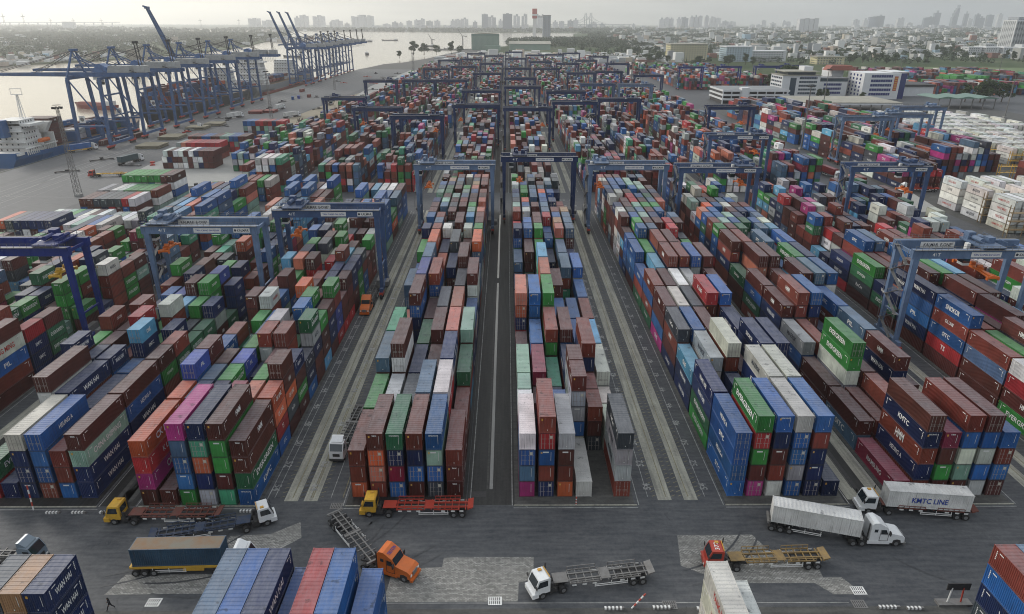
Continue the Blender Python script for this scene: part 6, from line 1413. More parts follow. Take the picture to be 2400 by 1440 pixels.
# ============================================================ LIGHT TOWERS
def light_tower(x, y, h, w0, lab, lattice=True):
    t = empty('light_tower', lab, 'light tower', (x, y, 0)); b = MB()
    if lattice:
        for sx in (-1, 1):
            for sy in (-1, 1): b.bar((sx * w0, sy * w0, 0), (sx * w0 * .35, sy * w0 * .35, h), .16, .12)
        z = 0; k = 0
        while z < h - 1:
            st = 2.2; a = w0 * (1 - .65 * z / h); c = w0 * (1 - .65 * min(h, z + st) / h)
            for (p, q) in (((-1, -1), (1, -1)), ((1, -1), (1, 1)), ((1, 1), (-1, 1)), ((-1, 1), (-1, -1))):
                if k % 2: p, q = q, p
                b.bar((p[0] * a, p[1] * a, z), (q[0] * c, q[1] * c, min(h, z + st)), .09); b.bar((p[0] * a, p[1] * a, z), (q[0] * a, q[1] * a, z), .08)
            z += st; k += 1
        b.obj('mast', M['grey'], t)
    else:
        b.cyl((0, 0, 0), (0, 0, h), w0 * .5, w0 * .22, 10); b.obj('mast', M['grey'], t)
    b = MB(); b.cyl((0, 0, h), (0, 0, h + .2), 1.7, n=16); b.cyl((0, 0, h + 1.2), (0, 0, h + 1.26), 1.7, n=16)
    for k in range(8): a = k * math.pi / 4; b.box(1.7 * math.cos(a) - .3, 1.7 * math.cos(a) + .3, 1.7 * math.sin(a) - .3, 1.7 * math.sin(a) + .3, h - .3, h + .5)
    b.obj('lamp_ring', M['dark'], t)
    b = MB(); b.box(-1.2, 1.2, -1.2, 1.2, 0, 1); b.obj('footing', M['concrete'], t)
LT = [(-186.3, 293.2, 37, 1.1, 1, 'by the quay apron at left'), (-178.4, 533, 36, 1.0, 1, 'between the near quay cranes and the yard'), (-192, 797, 36, 1.0, 1, 'near the far quay cranes'), (33, 275, 36, 1.0, 1, 'at the cross aisle right of centre'), (176.7, 412, 36, 1.2, 0, 'at the stacks beyond the service road'), (270, 600, 34, 1, 0, 'in front of the white offices'),
      (120.5, 690, 34, 1, 0, 'in the far right of the yard'), (-4, 600, 34, .8, 0, 'in the middle of the yard'), (-2.5, 480, 33, .8, 0, 'at the second cross aisle'), (-116, 900, 34, 1, 1, 'at the far left yard'), (440, 800, 34, 1, 0, 'among stacks beyond the offices'), (400, 560, 33, 1, 0, 'at the right edge of the white container yard'), (57, 700, 34, .8, 0, 'right of the middle of the yard'), (-150, 1150, 34, 1, 1, 'at the far end of the quay'), (620, 900, 34, 1, 0, 'at the far right stacks')]
for x, y, h, w0, la, wh in LT: light_tower(x, y, h, w0, '%s light tower %s' % ('grey lattice' if la else 'slim grey', wh), bool(la))

# ============================================================ HATCH COVERS AND QUAY CLUTTER
for i, (x, y, w_, l_, c) in enumerate(((-214, 418, 14, 14, 'pallet'), (-217, 452, 13, 15, 'pallet'), (-218, 494, 13, 13, 'pallet'), (-213, 512, 12, 12, 'pallet'), (-207, 585, 11, 13, 'hull_red'), (-198, 590, 10, 12, 'hull_red'))):
    t = empty('hatch_cover', '%s hatch cover lying on the apron, %s from the near end' % ('weathered tan' if c == 'pallet' else 'dark red', ORD[i]), 'hatch cover', (x, y, 0), 0, 'hatch covers on the apron')
    for k in range(2): b = MB(); b.box(-w_ / 2, w_ / 2, -l_ / 2, l_ / 2, .3 + k * 1.0, 1.0 + k * 1.0, R(k * 2)); b.obj('panel', M[c], t)
    b = MB()
    for sx in (-1, 1): b.box(sx * w_ * .4 - .3, sx * w_ * .4 + .3, -l_ / 2, l_ / 2, 0, .3)
    b.obj('skid', M['dark'], t)
rc = random.Random(4)
for i in range(34):
    y = rc.uniform(300, 1050); x = -225 + rc.uniform(0, 60) if i < 22 else rc.uniform(-172, -138)
    t = empty('spare_spreader', 'dark lifting gear left lying on the quay apron', 'lifting gear', (x, y, .01), rc.uniform(0, 3), 'lifting gear scattered over the apron')
    b = MB(); L_ = rc.uniform(2, 7); b.box(-L_, L_, -.5, .5, .3, .7); b.box(-L_, -L_ + .5, -1.3, 1.3, 0, .6); b.box(L_ - .5, L_, -1.3, 1.3, 0, .6); b.box(-.8, .8, -.9, .9, .7, 1.2 + rc.random()); b.obj('frame', M[rc.choice(['dark', 'dark', 'grey', 'red'])], t)
for i, (x, y) in enumerate(((-161, 292), (-164, 298), (-155, 530), (-160, 640))):
    t = empty('scrap_heap', 'tangle of rusty scrap steel, %s heap from the near end beside the pale concrete' % ORD[i], 'scrap heap', (x, y, 0)); b = MB()
    for k in range(60): p = Vector((rc.gauss(0, 1.6), rc.gauss(0, 2), rc.uniform(0, 1.6))); b.bar(p, p + Vector((rc.uniform(-1.6, 1.6), rc.uniform(-1.6, 1.6), rc.uniform(-.5, 1.8))), rc.uniform(.08, .35))
    b.obj('beams', principled('rusty_scrap_%d' % i, (.09, .065, .05), .9), t)
b = MB()

# ============================================================ BUILDINGS NEAR THE YARD
def block(parent, name, x0, x1, y0, y1, z0, z1, mat): b = MB(); b.box(x0, x1, y0, y1, z0, z1); return b.obj(name, mat, parent)
def bands(parent, x0, x1, y, z0, floors, fh, mat, h=1.5, name='window'):
    """recessed-looking strip windows with mullions on the face towards -y"""
    for k in range(floors):
        z = z0 + k * fh; b = MB(); b.box(x0, x1, y - .06, y + .2, z, z + h); g = b.obj(name, mat, parent)
        f = MB(); f.box(x0 - .15, x1 + .15, y - .22, y - .02, z - .22, z - .02)
        for x in np.arange(x0, x1 + .01, 2.4): f.box(x - .06, x + .06, y - .1, y, z, z + h)
        f.obj('frame', M['wall_white'], g)
# office with dark strip windows
t = empty('office_building', 'white office block with dark window bands and tan roof, left of the pair', 'building', (9, 0, 0))
w_ = block(t, 'wall', 268, 306, 716, 748, 0, 21, M['wall_white']); block(t, 'roof', 267, 307, 715, 749, 21, 21.5, M['roof_tan']); block(t, 'top_storey', 275, 303, 722, 745, 21.5, 24.2, M['winglass']); block(t, 'flat_roof', 270, 306, 718, 748, 24.2, 24.9, M['roof_tan']); block(t, 'stair_tower', 294, 303, 730, 744, 24.9, 29, M['wall_white'])
bands(t, 285, 303, 716, 3.2, 5, 3.6, M['winglass'], 1.9); block(t, 'stair_glazing', 276, 282, 715.85, 716.1, 2, 19, M['winglass'])
for k in range(5):
    for j in range(6):
        b = MB(); b.box(267.8, 268.1, 718.5 + j * 4.8, 721.6 + j * 4.8, 3.2 + k * 3.6, 4.9 + k * 3.6); b.obj('window', M['winglass'], t)
text_obj('wall_lettering', 'TONG CONG TY TAN CANG SAI GON', (294, 715.9, 19.7), (1, 0, 0), (0, 0, 1), .8, M['blue_letter'], t, 16)
t = empty('office_building', 'low white link building between the two white offices', 'building', (10, 0, 0))
block(t, 'wall', 307.5, 336, 722, 742, 0, 15, M['wall_white']); block(t, 'glazed_storey', 308, 336, 721.8, 741, 15, 18, M['winglass']); block(t, 'roof', 307.3, 336.3, 721, 743, 18, 18.5, M['roof_grey']); bands(t, 312, 330, 722, 3, 3, 4, M['blueglass'], 2.2)
t = empty('office_building', 'tall white office with blue window bands and red vertical banner', 'building', (13, 0, 0))
block(t, 'wall', 338, 374, 700, 735, 0, 24.5, M['wall_white']); block(t, 'blue_wing', 374.2, 382, 704, 735, 0, 24, M['blueglass']); block(t, 'canopy_roof', 368, 385, 706, 738, 24.8, 25.4, M['wall_white'])
block(t, 'side_wing', 326, 337.8, 745, 770, 0, 26, M['wall_white'])
b = MB(); b.prism([(318, 24.6), (346, 24.6), (342, 29.4), (322, 29.4)], 738, 752, 'y'); b.obj('red_roof', M['roof_red'], t)
bands(t, 345, 366, 700, 3.6, 5, 4.2, M['blueglass'], 2.4)
b = MB(); b.box(368, 371.5, 699.7, 699.95, 8, 21.5); bn = b.obj('banner', M['red'], t)
for k in range(6): b = MB(); b.box(368.5, 371, 699.6, 699.68, 8.8 + k * 2.1, 10 + k * 2.1); b.obj('banner_panel', M['orange_letter'], bn)
for k in range(6):
    for j in range(4): b = MB(); b.box(337.75, 338.1, 706 + j * 7, 708.4 + j * 7, 3 + k * 3.6, 5 + k * 3.6); b.obj('window', M['blueglass'], t)
t = empty('car_park_building', 'grey three storey car park with open decks left of the offices', 'building', (0, 0, 0))
for k in range(3):
    block(t, 'deck', 200, 262, 655, 700, 3.4 + k * 3.8, 4.9 + k * 3.8, M['wall_white'])
    for x in range(200, 263, 8): block(t, 'column', x - .4 + .4, x + .8, 655.3, 656.3, k * 3.8 + 1.1 * (k > 0), 3.4 + k * 3.8, M['wall_white'])
block(t, 'back_wall', 201, 261, 660, 699, 0, 12.2, M['dark']); block(t, 'parking_roof', 200.5, 261.5, 656, 699.5, 12.5, 12.7, M['roof_grey']); block(t, 'ramp_tower', 217, 224, 654, 662, 0, 14.5, M['wall_white'])
t = empty('shed', 'long tan roofed open shed in front of the white offices', 'shed', (0, 0, 0))
b = MB(); b.prism([(246, 9), (246.3, 8.5), (330, 8.2), (330, 8.8)], 585, 640, 'y'); b.obj('roof', M['roof_tan'], t); b = MB(); b.box(246, 330, 585.2, 585.6, 7, 8.3); b.obj('fascia', M['wall_white'], t)
for x in range(250, 330, 9): block(t, 'column', x, x + .7, 586, 586.7, 0, 8.3, M['grey'])
t = empty('shed', 'wide green ridged canopy roof at the yard entrance', 'shed', (0, 0, 0))
for k in range(3): b = MB(); b.prism([(378 + k * 18, 9.0), (387 + k * 18, 10.6), (396 + k * 18 - .05, 9.0), (396 + k * 18 - .05, 8.7), (378 + k * 18, 8.7)], 618, 652, 'y'); b.obj('roof', M['roof_green'], t)
for x in range(380, 432, 10): block(t, 'column', x, x + .7, 619, 619.7, 0, 8.8, M['grey'])
t = empty('warehouse', 'white walled warehouse with dark roof right of the offices', 'warehouse', (0, 0, 0)); block(t, 'wall', 392, 440, 730, 770, 0, 9.5, M['wall_white']); block(t, 'roof', 391, 441, 729, 771, 9.5, 11.5, M['dark'])
# shipyard sheds
t = empty('shipyard_shed', 'big pale green ribbed shed by the river at the head of the yard', 'shed', (0, 0, 0))
block(t, 'wall', -93, -20, 1934, 2010, 0, 40, M['shed_green']); b = MB(); b.prism([(-94, 40), (-56, 43), (-19, 40)], 1933, 2011, 'y'); b.obj('roof', M['roof_tan'], t)
b = MB()
for x in np.arange(-92, -20, 3.2): b.box(x - .25, x + .25, 1933.4, 1934.2, 0, 39.9)
b.box(-93.3, -19.7, 1933.5, 1934.3, 36, 40.1); b.obj('wall_rib', M['roof_green'], t); block(t, 'annex', -58, -16, 1915, 1932, 0, 12, M['shed_green'])
t = empty('shipyard_shed', 'long low green shed with tan roof right of the big shed', 'shed', (0, 0, 0))
block(t, 'wall', 8, 118, 1960, 2040, 0, 15, M['shed_green']); b = MB(); b.prism([(1958, 15), (2000, 21), (2042, 15)], 6, 120, 'x'); b.obj('roof', M['roof_tan'], t)
t = empty('silo_tower', 'tall grey concrete silo tower beyond the sheds', 'tower', (0, 0, 0)); block(t, 'wall', 146, 178, 2970, 3000, -1, 92, M['tower_grey']); block(t, 'cap', 145, 179, 2969, 3001, 92, 95, M['concrete'])
for x in (154, 162, 170): block(t, 'pilaster', x - .6, x + .6, 2969, 2969.9, 0, 92, M['concrete'])
t = empty('chimney_tower', 'slim tower with red and white sign at its top beside the silo', 'tower', (0, 0, 0)); block(t, 'shaft', 106, 118, 2960, 2972, -1, 82, M['white']); block(t, 'sign', 103, 122, 2957, 2974, 82, 118, M['red']); block(t, 'white_band', 102.5, 122.5, 2956.5, 2974.5, 92, 98, M['white']); block(t, 'arm', 122, 150, 2964, 2967, 86, 89, M['grey'])
# coloured blocks of flats beyond the yard
def flats(x0, x1, y0, y1, h, mat, lab, roof='roof_red', nf=None, nm='apartment_building'):
    t = empty(nm, lab, 'building', (0, 0, 0)); block(t, 'wall', x0, x1, y0, y1, 0, h, mat); block(t, 'roof', x0 - 1, x1 + 1, y0 - 1, y1 + 1, h, h + 1.6, M[roof])
    fl = nf or int(h / 3.6); c = MB()
    for k in range(fl):
        for i in range(int((x1 - x0 - 2) / 5)): link('window', WINX, t, (x0 + 2 + i * 5, y0, 1.3 + k * h / fl))
        for i in range(int((y1 - y0 - 2) / 5)): link('window', WINY, t, (x0, y0 + 2 + i * 5, 1.3 + k * h / fl))
        c.box(x0, x1, y0 - .5, y0 - .02, k * h / fl + .9, k * h / fl + 1.2)
    c.obj('ledge', M['wall_white'], t); return t
_b = MB(); _b.box(0, 2.2, -.15, .1, 0, 1.8); WINX = _b.mesh('window_x', M['winglass']); _b = MB(); _b.box(-.15, .1, 0, 2.2, 0, 1.8); WINY = _b.mesh('window_y', M['winglass'])
flats(316, 388, 1400, 1440, 30, M['wall_yellow'], 'cream block of flats with red roof beyond the yard', 'roof_tan')
flats(420, 470, 1385, 1430, 26, M['wall_blue'], 'pale blue block beside the white one beyond the yard', 'wall_white'); flats(474, 540, 1395, 1430, 18, M['wall_white'], 'long white low block right of the pale blue one', 'wall_white')
flats(560, 610, 1300, 1330, 12, M['wall_yellow'], 'small hall with arched tan roof right of the long white block', 'roof_tan')
for i, x in enumerate((1060, 1095, 1130, 1180, 1214)): flats(x, x + 30, 1660 - i * 8, 1690, 17, M['wall_white'], 'white terrace house with dark windows facing the green field, %s from left' % ORD[i], 'wall_white', nm='terrace_house')
for i, (x, y) in enumerate(((1300, 1560), (1395, 1530), (1500, 1545), (1190, 1800))): flats(x, x + 26, y, y + 26, 20, M['wall_white'], 'solitary white house among dark trees at right, %s from left' % ORD[i], 'wall_white', nm='house')
# tall pale tower at the right edge
t = empty('tower_block', 'tall white balconied tower block at the right edge', 'building', (14, 0, 0)); t.scale = (1, 1, .68)
block(t, 'wall', 1238, 1330, 1800, 1850, 0, 112, M['wall_white']); b = MB(); c = MB()
for k in range(26):
    z = 6 + k * 4
    for i in range(14): b.box(1240 + i * 6.4, 1244 + i * 6.4, 1799.3, 1799.9, z + 1.2, z + 3)
    for i in range(7): b.box(1237.5, 1237.9, 1804 + i * 6.4, 1808 + i * 6.4, z + 1.2, z + 3)
    c.box(1237, 1330, 1798, 1799.8, z, z + .9)
b.obj('window', M['winglass'], t)['kind'] = 'stuff'; c.obj('balcony', M['wall_white'], t); block(t, 'crown', 1244, 1325, 1806, 1845, 112, 122, M['tower_grey'])
t = empty('tower_block', 'pair of slim white tower slabs standing alone in the hazy plain', 'building', (0, 0, 0))
for k in range(4): block(t, 'wall', 1990 + k * 33, 2020 + k * 33, 4990, 5040, 0, 92 + (k % 2) * 4, M['tower_white'])
# ============================================================ SKYLINE
def U2X(u, Y, v=70):   # only used to lay towers out along bearings from the drone's position over the yard
    return (u - 1200) / 1594.5 * (Y * .922) + Y * .0082
sk = [(597, 28, 45, 7600, 'w'), (628, 26, 49, 7600, 'w'), (697, 12, 40, 7700, 'w'), (714, 20, 37, 7700, 'w'), (748, 28, 38, 7700, 'w'), (775, 6, 52, 7700, 'g'), (790, 26, 48, 7700, 'w'), (850, 52, 37, 7400, 'w'), (812, 10, 55, 7500, 'g'), (905, 18, 57, 7000, 'w'), (925, 14, 52, 7000, 'g'), (938, 10, 54, 7000, 'w'),
      (958, 12, 50, 6900, 'w'), (975, 10, 47, 6900, 'w'), (988, 14, 45, 6900, 'w'), (1006, 16, 50, 6900, 'g'), (1024, 14, 48, 6900, 'w'), (1060, 10, 47, 6800, 'w'), (1072, 14, 46, 6800, 'w'), (1088, 18, 43, 6800, 'w'), (1112, 10, 50, 6700, 'g'), (1135, 14, 34, 6500, 'd'), (1152, 20, 38, 6500, 'g'), (1172, 10, 46, 6700, 'w'), (1188, 22, 33, 5600, 'd'),
      (1210, 16, 35, 6300, 'w'), (1228, 14, 34, 6300, 'w'), (1258, 14, 34, 6400, 'w'), (1270, 12, 35, 6400, 'w'), (1300, 12, 49, 6900, 'w'), (1315, 12, 50, 6900, 'w'), (1336, 14, 47, 7000, 'g'), (1348, 12, 44, 7000, 'w'), (1390, 14, 52, 7400, 'w'), (1410, 10, 55, 7400, 'w'), (1550, 12, 42, 7200, 'w'), (1562, 10, 41, 7200, 'w'), (1573, 8, 42, 7200, 'w'),
      (1590, 10, 41, 7600, 'w'), (1604, 16, 40, 7000, 'g'), (1620, 8, 37, 7000, 'w'), (1630, 8, 36, 7000, 'w'), (1640, 8, 37, 7000, 'w'), (1655, 8, 36, 7000, 'w'), (1668, 14, 39, 8500, 'w'), (1682, 12, 42, 8500, 'w'), (1700, 14, 48, 8800, 'g'), (1715, 20, 50, 8800, 'w'), (1790, 10, 47, 8800, 'w'), (1812, 14, 52, 8800, 'w'), (1838, 8, 47, 9000, 'w'), (1848, 10, 50, 9000, 'w'),
      (2008, 16, 44, 9300, 'w'), (2030, 10, 42, 9300, 'w'), (2050, 26, 38, 8000, 'd'), (2064, 16, 34, 8000, 'd'), (2085, 12, 55, 9000, 'g'), (2108, 8, 42, 9000, 'w'), (2116, 8, 40, 9000, 'w'), (2135, 14, 52, 8700, 'w'), (2172, 12, 40, 8600, 'd'), (2182, 12, 37, 8600, 'd'), (2196, 14, 24, 8600, 'd'), (2216, 22, 58, 7400, 'g'), (2248, 24, 58, 7600, 'g'), (2265, 8, 26, 8800, 'd'), (2276, 10, 42, 9000, 'w'), (2292, 10, 30, 8600, 'd'), (2303, 12, 37, 8600, 'd'), (2322, 14, 33, 8600, 'd'), (2345, 10, 30, 9600, 'w')]
for i in range(80):
    u = rnd.uniform(870, 2395); sk.append((u, rnd.uniform(6, 16), rnd.uniform(56, 64) if u < 1400 else rnd.uniform(55, 66), rnd.uniform(6300, 7000) if u < 1400 else rnd.uniform(6800, 9500), rnd.choice('wwwg')))
def vz(v, Y):  # height of something whose top appears V pixels down, at distance Y
    import math as m_
    a = m_.atan((v - 720) / 1594.5) + R(22.765)
    return 70.45 - Y * m_.tan(a)
for i, (u, w_, v, Y, c) in enumerate(sk):
    X = U2X(u, Y); W2 = w_ / 1594.5 * Y * .93 / 2; h = max(22, vz(v, Y))
    t = empty('skyline_tower', {'w': 'pale', 'g': 'grey', 'd': 'dark glass'}[c] + ' tower in the hazy skyline', 'building', (X, Y, 0), 0, 'towers on the hazy skyline')
    if i < 74: t['label'] = '%s %s in the hazy skyline, %s %s across it' % ({'w': 'pale', 'g': 'grey', 'd': 'dark glass'}[c], 'slab block' if w_ > 18 else 'tower', ['left edge', 'left', 'left of centre', 'centre', 'right of centre', 'right', 'far right', 'right edge'][min(7, int(u / 300))], 'cluster,' ) if False else t['label']
    b = MB(); m = {'w': 'tower_white', 'g': 'tower_grey', 'd': 'tower_dark'}[c]
    nseg = max(1, int(w_ / 7)) if c != 'd' else 1
    for k in range(nseg):
        x0 = -W2 + 2 * W2 * k / nseg; x1 = -W2 + 2 * W2 * (k + .88) / nseg if nseg > 1 else W2
        b.box(x0, x1, -18 - (k % 2) * 3, 18, 0, h * (1 - .05 * ((k * 7 + i) % 3)))
    wl = b.obj('wall', M[m], t); b = MB(); b.box(-W2 * .3, W2 * .3, -6, 6, h * .9, h * 1.015 + 3); b.obj('roof_plant', M['tower_grey'], wl)
t = empty('skyscraper', 'tallest slender stepped skyscraper with spire in the right skyline haze', 'building', (U2X(2238, 8800), 8800, 0))
hT = vz(10, 8800)
for k, (w0, f0, f1) in enumerate(((30, 0, .5), (26, .5, .66), (20, .66, .78), (13, .78, .88), (3.5, .88, 1.0))): block(t, 'tier', -w0 + k * 6, w0 + k * 6, -25, 25, hT * f0, hT * f1, M['tower_dark'])
t = empty('cable_stayed_bridge', 'cable stayed bridge with two pairs of tall pylons in the haze', 'bridge', (U2X(1378, 7200), 7200, 0))
hb = vz(30, 7200)
for x in (-28, 22):
    for dx in (-14, 12): b = MB(); b.bar((x + dx, 0, 0), (x + dx * .6, 0, hb), 8, 5); b.obj('pylon', M['tower_grey'], t)
b = MB(); b.box(-420, 420, -15, 15, 42, 47)
for x in range(-400, 401, 80): b.box(x - 3, x + 3, -6, 6, 0, 42)
b.obj('deck', M['tower_grey'], t); b = MB()
for x in (-28, 22):
    for k in range(5): b.bar((x, 0, hb * .95 - k * 12), (x - 60 - k * 30, 0, 46), 1.2); b.bar((x, 0, hb * .95 - k * 12), (x + 60 + k * 30, 0, 46), 1.2)
b.obj('stay_cable', M['tower_grey'], t)
t = empty('long_bridge', 'long low bridge on the left horizon', 'bridge', (-6500, 8800, 0)); b = MB(); b.box(-2800, 1900, -12, 12, 44, 52)
for x in range(-2700, 1900, 110): b.box(x - 4, x + 4, -8, 8, -3, 44)
b.obj('deck', M['tower_grey'], t); block(t, 'pylon', -900, -888, -8, 8, 0, 150, M['tower_grey']); block(t, 'pylon', -100, -88, -8, 8, 0, 150, M['tower_grey'])
for i, u in enumerate((14, 60, 122, 175, 240, 470, 560)):
    t = empty('power_pylon', 'thin lattice pylon on the left horizon, %s from the left' % ORD[i], 'pylon', (U2X(u, 5200 + i * 300), 5200 + i * 300, 0)); b = MB(); h = 120 if i < 2 else 90
    for sx in (-1, 1): b.bar((sx * 9, 0, 0), (0, 0, h), 2, 1)
    b.box(-14, 14, -1, 1, h * .8, h * .83); b.obj('frame', M['grey'], t)
t = empty('apartment_building', 'long pale slab on the left horizon', 'building', (U2X(163, 6200), 6200, 0)); block(t, 'wall', -48, 48, -15, 15, 0, 62, M['tower_white'])

# ============================================================ TOWN MASS (low houses nobody could count) and TREES
rt = np.random.default_rng(5)
def boxes_mesh(name, cx, cy, w_, l_, h, col, mat, z0=-.5):
    n = len(cx); ang = rt.uniform(-.3, .3, n); V = np.zeros((n, 8, 3)); ca, sa = np.cos(ang)[:, None], np.sin(ang)[:, None]
    lx = sg[None, :, 0] * w_[:, None] / 2; ly = sg[None, :, 1] * l_[:, None] / 2
    V[:, :, 0] = cx[:, None] + lx * ca - ly * sa; V[:, :, 1] = cy[:, None] + lx * sa + ly * ca; V[:, :, 2] = z0 + sg[None, :, 2] * (h[:, None] - z0)
    F = (np.arange(n) * 8)[:, None, None] + Fq[None]
    cc = np.repeat(col[:, None, :], 5, axis=1); cc[:, 0] = cc[:, 0] * rt.uniform(.55, 1.1, (n, 1)) + rt.uniform(0, .05, (n, 1))
    return numpy_mesh(name, V.reshape(-1, 3), F.reshape(-1, 4), cc.reshape(-1, 3), [mat])
def in_river(x, y): return (x < -230 + (y - 1000) * .0 + np.clip((y - 1300), 0, None) * .11)
hcol = np.array([(.62, .62, .6), (.55, .56, .56), (.7, .7, .68), (.4, .4, .38), (.5, .42, .34), (.25, .12, .09), (.3, .31, .32), (.3, .42, .5), (.6, .52, .4)])
def scatter(n, xr, yr, keep, cl=.5, seed=1):
    g = np.random.default_rng(seed); x = g.uniform(*xr, n); y = yr[0] + (yr[1] - yr[0]) * g.uniform(0, 1, n) ** 1.0
    f = np.sin(x * .011 + seed) * np.cos(y * .007 + seed * 2) + .6 * np.sin(x * .031 + y * .017) + .4 * np.sin(y * .05 + x * .004)
    k = (f > cl) & keep(x, y); return x[k], y[k]
def landok(x, y): return (x > .079 * y + 30) & (x < .95 * y) | ((y > 1650) & (x > 150) & (x < .9 * y))
def build_town(name, lab, xs, ys, hmax=11, k_=1.0):
    n = len(xs); s = 1 + np.clip((ys - 1500) / 5000, 0, 1.4)
    w_ = rt.uniform(7, 20, n) * s * k_; l_ = rt.uniform(8, 22, n) * s * k_; h = rt.uniform(min(4, hmax * .5), hmax, n) * (1 + (rt.random(n) < .06) * 1.6)
    big = (rt.random(n) < .05) & (ys > 1750); w_[big] *= 4; h[big] = 8
    c = hcol[rt.choice(len(hcol), n, p=[.25, .18, .17, .1, .08, .06, .08, .03, .05])] * rt.uniform(.75, 1.1, (n, 1))
    o = link(name, boxes_mesh(name, xs, ys, w_, l_, h, c, M['house'])); tag(o, lab, None, None, 'stuff')
x1, y1 = scatter(9000, (200, 4300), (1480, 3600), lambda x, y: (x > .15 * y) & (x < .85 * y) & (x > 380) & ~((x > 470) & (x < 960) & (y < 1290)), -.15, 1)
x2, y2 = scatter(14000, (500, 7500), (3000, 8500), lambda x, y: (x > .14 * y) & (x < .85 * y), -.6, 2)
build_town('distant_town', 'sprawl of low pale houses beyond the yard at right', np.r_[x1, x2], np.r_[y1, y2])
x3, y3 = scatter(2600, (-2600, -800), (1130, 3600), lambda x, y: (x < -830) & (x > -.8 * y), .35, 3)
build_town('far_bank_village', 'low houses and sheds on the far river bank', x3, y3, 8)
x4, y4 = scatter(2600, (-1300, -835), (1190, 1560), lambda x, y: (x > -.75 * y) & (x < np.interp(y, [1190, 1420, 1560], [-930, -820, -800])), -.6, 4); build_town('far_bank_shipyard', 'pale sheds and sand heaps at the far bank waterside', x4, y4, 5, .55)
x5, y5 = scatter(700, (-2200, 2000), (5300, 7600), lambda x, y: (y > 5400 + np.abs(x) * .1), -.3, 6); build_town('far_shore_town', 'low buildings below the skyline', x5, y5, 16)
# yard-head clutter: sheds and machines at the far end
x6 = rt.uniform(-150, 330, 420); y6 = rt.uniform(1360, 1640, 420); k6 = (x6 > -150 + (y6 - 1360) * .2); build_town('yard_head_clutter', 'jumble of pale sheds and machinery at the head of the yard', x6[k6], y6[k6], 8)
def leaf_cloud(cx, cy, cz, rx, ry, rz, n, size, g):
    """leaf-sized quads through an uneven crown made of overlapping clumps"""
    u = g.normal(size=(n, 3)); u /= np.linalg.norm(u, axis=1)[:, None]; r = g.uniform(.35, 1, n) ** .45
    p = u * r[:, None] * np.array([rx, ry, rz]) + np.array([cx, cy, cz])
    a = g.normal(size=(n, 3)); a /= np.linalg.norm(a, axis=1)[:, None]; b_ = np.cross(a, g.normal(size=(n, 3))); b_ /= np.linalg.norm(b_, axis=1)[:, None] + 1e-6
    s = size * g.uniform(.6, 1.3, n)[:, None]
    return np.stack([p - a * s - b_ * s * .6, p + a * s - b_ * s * .6, p + a * s + b_ * s * .6, p - a * s + b_ * s * .6], 1)
def crown_mesh(seed, R_=5., H=9.):
    g = np.random.default_rng(seed); q = []
    for k in range(13):
        a = g.uniform(0, 6.28); rr = g.uniform(0, R_ * .72); z = H * g.uniform(.38, .95); f = 1 - abs(z / H - .55) * .7
        c = g.uniform(.26, .46) * R_ * f; q.append(leaf_cloud(rr * f * math.cos(a), rr * f * math.sin(a), z, c, c, c * .75, 85, .42, g))
    Q = np.concatenate(q); n = len(Q); return numpy_mesh('crown', Q.reshape(-1, 3), np.arange(n * 4).reshape(-1, 4), None, [M['leafa']])
CR = [crown_mesh(s, 5 + s % 3, 9 + s % 4) for s in range(5)]
tb = MB(); tb.bar((0, 0, -.2), (.2, .1, 4.5), .55, .3)
for a in (0, 1.9, 3.8, 5.2): tb.bar((.15, .1, 3.2), (2.3 * math.cos(a), 2.3 * math.sin(a), 6.6), .25, .08)
TR = tb.mesh('trunk', M['bark'])
def tree(x, y, s, lab='broad green tree beyond the container yard', group='trees beyond the yard', i=0):
    t = empty('tree', lab, 'tree', (x, y, 0), rnd.uniform(0, 6.2), group); t.scale = (s, s, s * rnd.uniform(.85, 1.1))
    link('crown', CR[i % 5], t); link('trunk', TR, t)
big = [(-210, 1640, 2.9), (-188, 1655, 2.4), (-160, 1660, 1.7), (-128, 1680, 2.2), (-108, 1700, 1.9), (-222, 1500, 1.5), (306, 790, 2.3), (318, 800, 2.4), (330, 785, 2.0), (296, 800, 1.9), (452, 672, 1.9), (462, 680, 2.1), (474, 674, 1.8), (440, 676, 1.6), (505, 640, 2.4), (520, 655, 2.6), (538, 640, 2.4), (555, 660, 2.3), (512, 620, 2.0), (322, 712, .9), (348, 690, .8), (312, 706, .9)]
for i, (x, y, s) in enumerate(big):
    tree(x, y, s, ('dark round tree at the far left of the yard head' if x < 0 else 'dark green tree beside the white offices') , 'trees at the yard head' if x < 0 else 'trees around the offices', i)
tg = random.Random(12); cnt = 0
while cnt < 180:
    y = tg.uniform(1230, 1900); x = tg.uniform(180, y * .86)
    if abs(x - 350) < 60 and abs(y - 1410) < 60 or 410 < x < 620 and 1290 < y < 1450 or 470 < x < 960 and 1000 < y < 1290: continue
    if math.sin(x * .02) + math.cos(y * .017 + x * .006) < -.15: continue
    tree(x, y, tg.uniform(.9, 1.7), i=cnt); cnt += 1
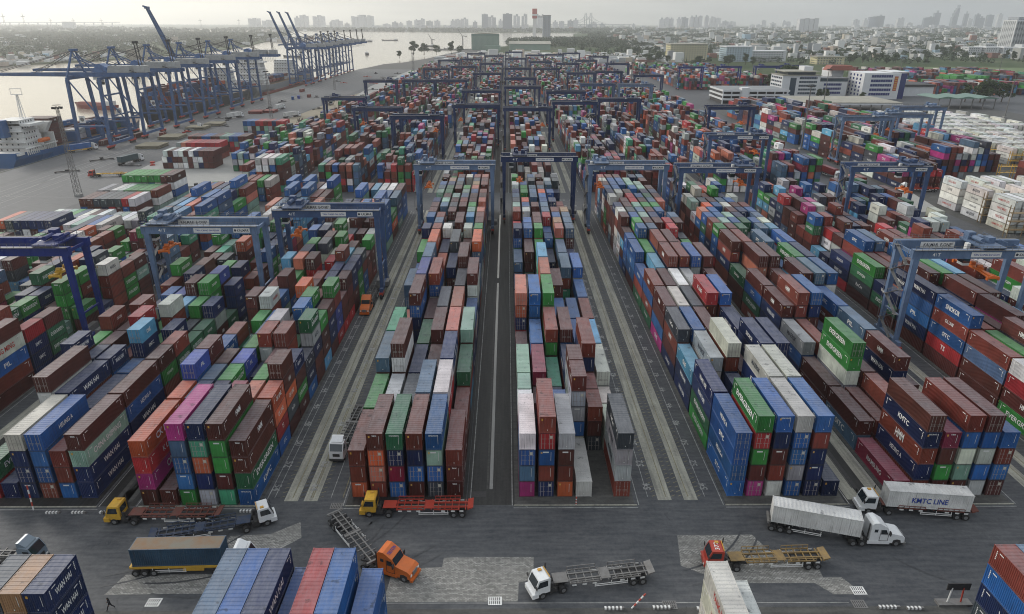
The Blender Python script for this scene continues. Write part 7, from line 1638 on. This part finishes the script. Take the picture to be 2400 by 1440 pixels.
def wood(name, lab, xr, yr, keep, n, size, h, seed, cl, per=26):
    x, y = scatter(n, xr, yr, keep, cl, seed); g = np.random.default_rng(seed); Q = []
    for a, c in zip(x, y):
        s = 1 + max(0, (c - 1500) / 2500); Q.append(leaf_cloud(a, c, h * .55 * s ** .4, 6.5 * s, 6.5 * s, h * .5 * s ** .3, per, size * s, g))
    Q = np.concatenate(Q); m = len(Q)
    o = link(name, numpy_mesh(name, Q.reshape(-1, 3), np.arange(m * 4).reshape(-1, 4), None, [M['leafb']])); tag(o, lab, None, None, 'stuff'); print(name, len(x))
wood('woodland', 'dark green woods and gardens between the houses at right', (180, 3900), (1280, 4200), lambda x, y: (x > .1 * y + 40) & (x < .86 * y) & ~((x > 470) & (x < 960) & (y < 1290)), 9000, 1.5, 10, 21, -.2)
wood('far_woodland', 'tree cover merging into the haze at right', (300, 6500), (3800, 7800), lambda x, y: (x > .1 * y) & (x < .85 * y), 3500, 2.2, 12, 22, -.1, 16)
wood('riverside_wood', 'low green mangrove wood on the far river bank', (-3400, -800), (1300, 4300), lambda x, y: (x > -.85 * y) & (x < np.interp(y, [1200, 1420, 1600, 1900, 2250, 2700, 3300, 4300], [-920, -815, -790, -780, -815, -915, -1015, -1270])), 9000, 1.6, 10, 23, -.9)
wood('left_plain_wood', 'tree cover of the plain beyond the far bank', (-9000, -1500), (4200, 9000), lambda x, y: (x > -.85 * y) & (y < 3800 + (-x) * .9), 2500, 3, 12, 24, -.5, 14)
wood('shore_trees', 'thin dark line of trees along the far shore below the skyline', (-2300, 1400), (5150, 6400), lambda x, y: (y > 5150 + np.abs(x) * .35) & (x > -2300), 2200, 2.6, 12, 25, -.8, 14)
wood('shed_trees', 'dark trees between the green shed and the silo', (-10, 420), (2050, 2900), lambda x, y: (x > (y - 2050) * .02 - 5), 700, 1.5, 14, 26, -.9)
# ============================================================ HAZE
hz = MB(); hz.box(-16500, 16500, -500, 15990, -12, 560)
hm = bpy.data.materials.new('haze'); hm.use_nodes = True; t = hm.node_tree; t.nodes.clear()
o_ = N(t, 'ShaderNodeOutputMaterial'); pv = N(t, 'ShaderNodeVolumePrincipled'); pv.inputs['Color'].default_value = (.97, .98, 1, 1); pv.inputs['Density'].default_value = .0001; pv.inputs['Anisotropy'].default_value = .6
t.links.new(pv.outputs[0], o_.inputs['Volume'])
ho = hz.obj('haze', hm); ho['kind'] = 'stuff'; ho['label'] = 'pale grey haze thickening towards the horizon'
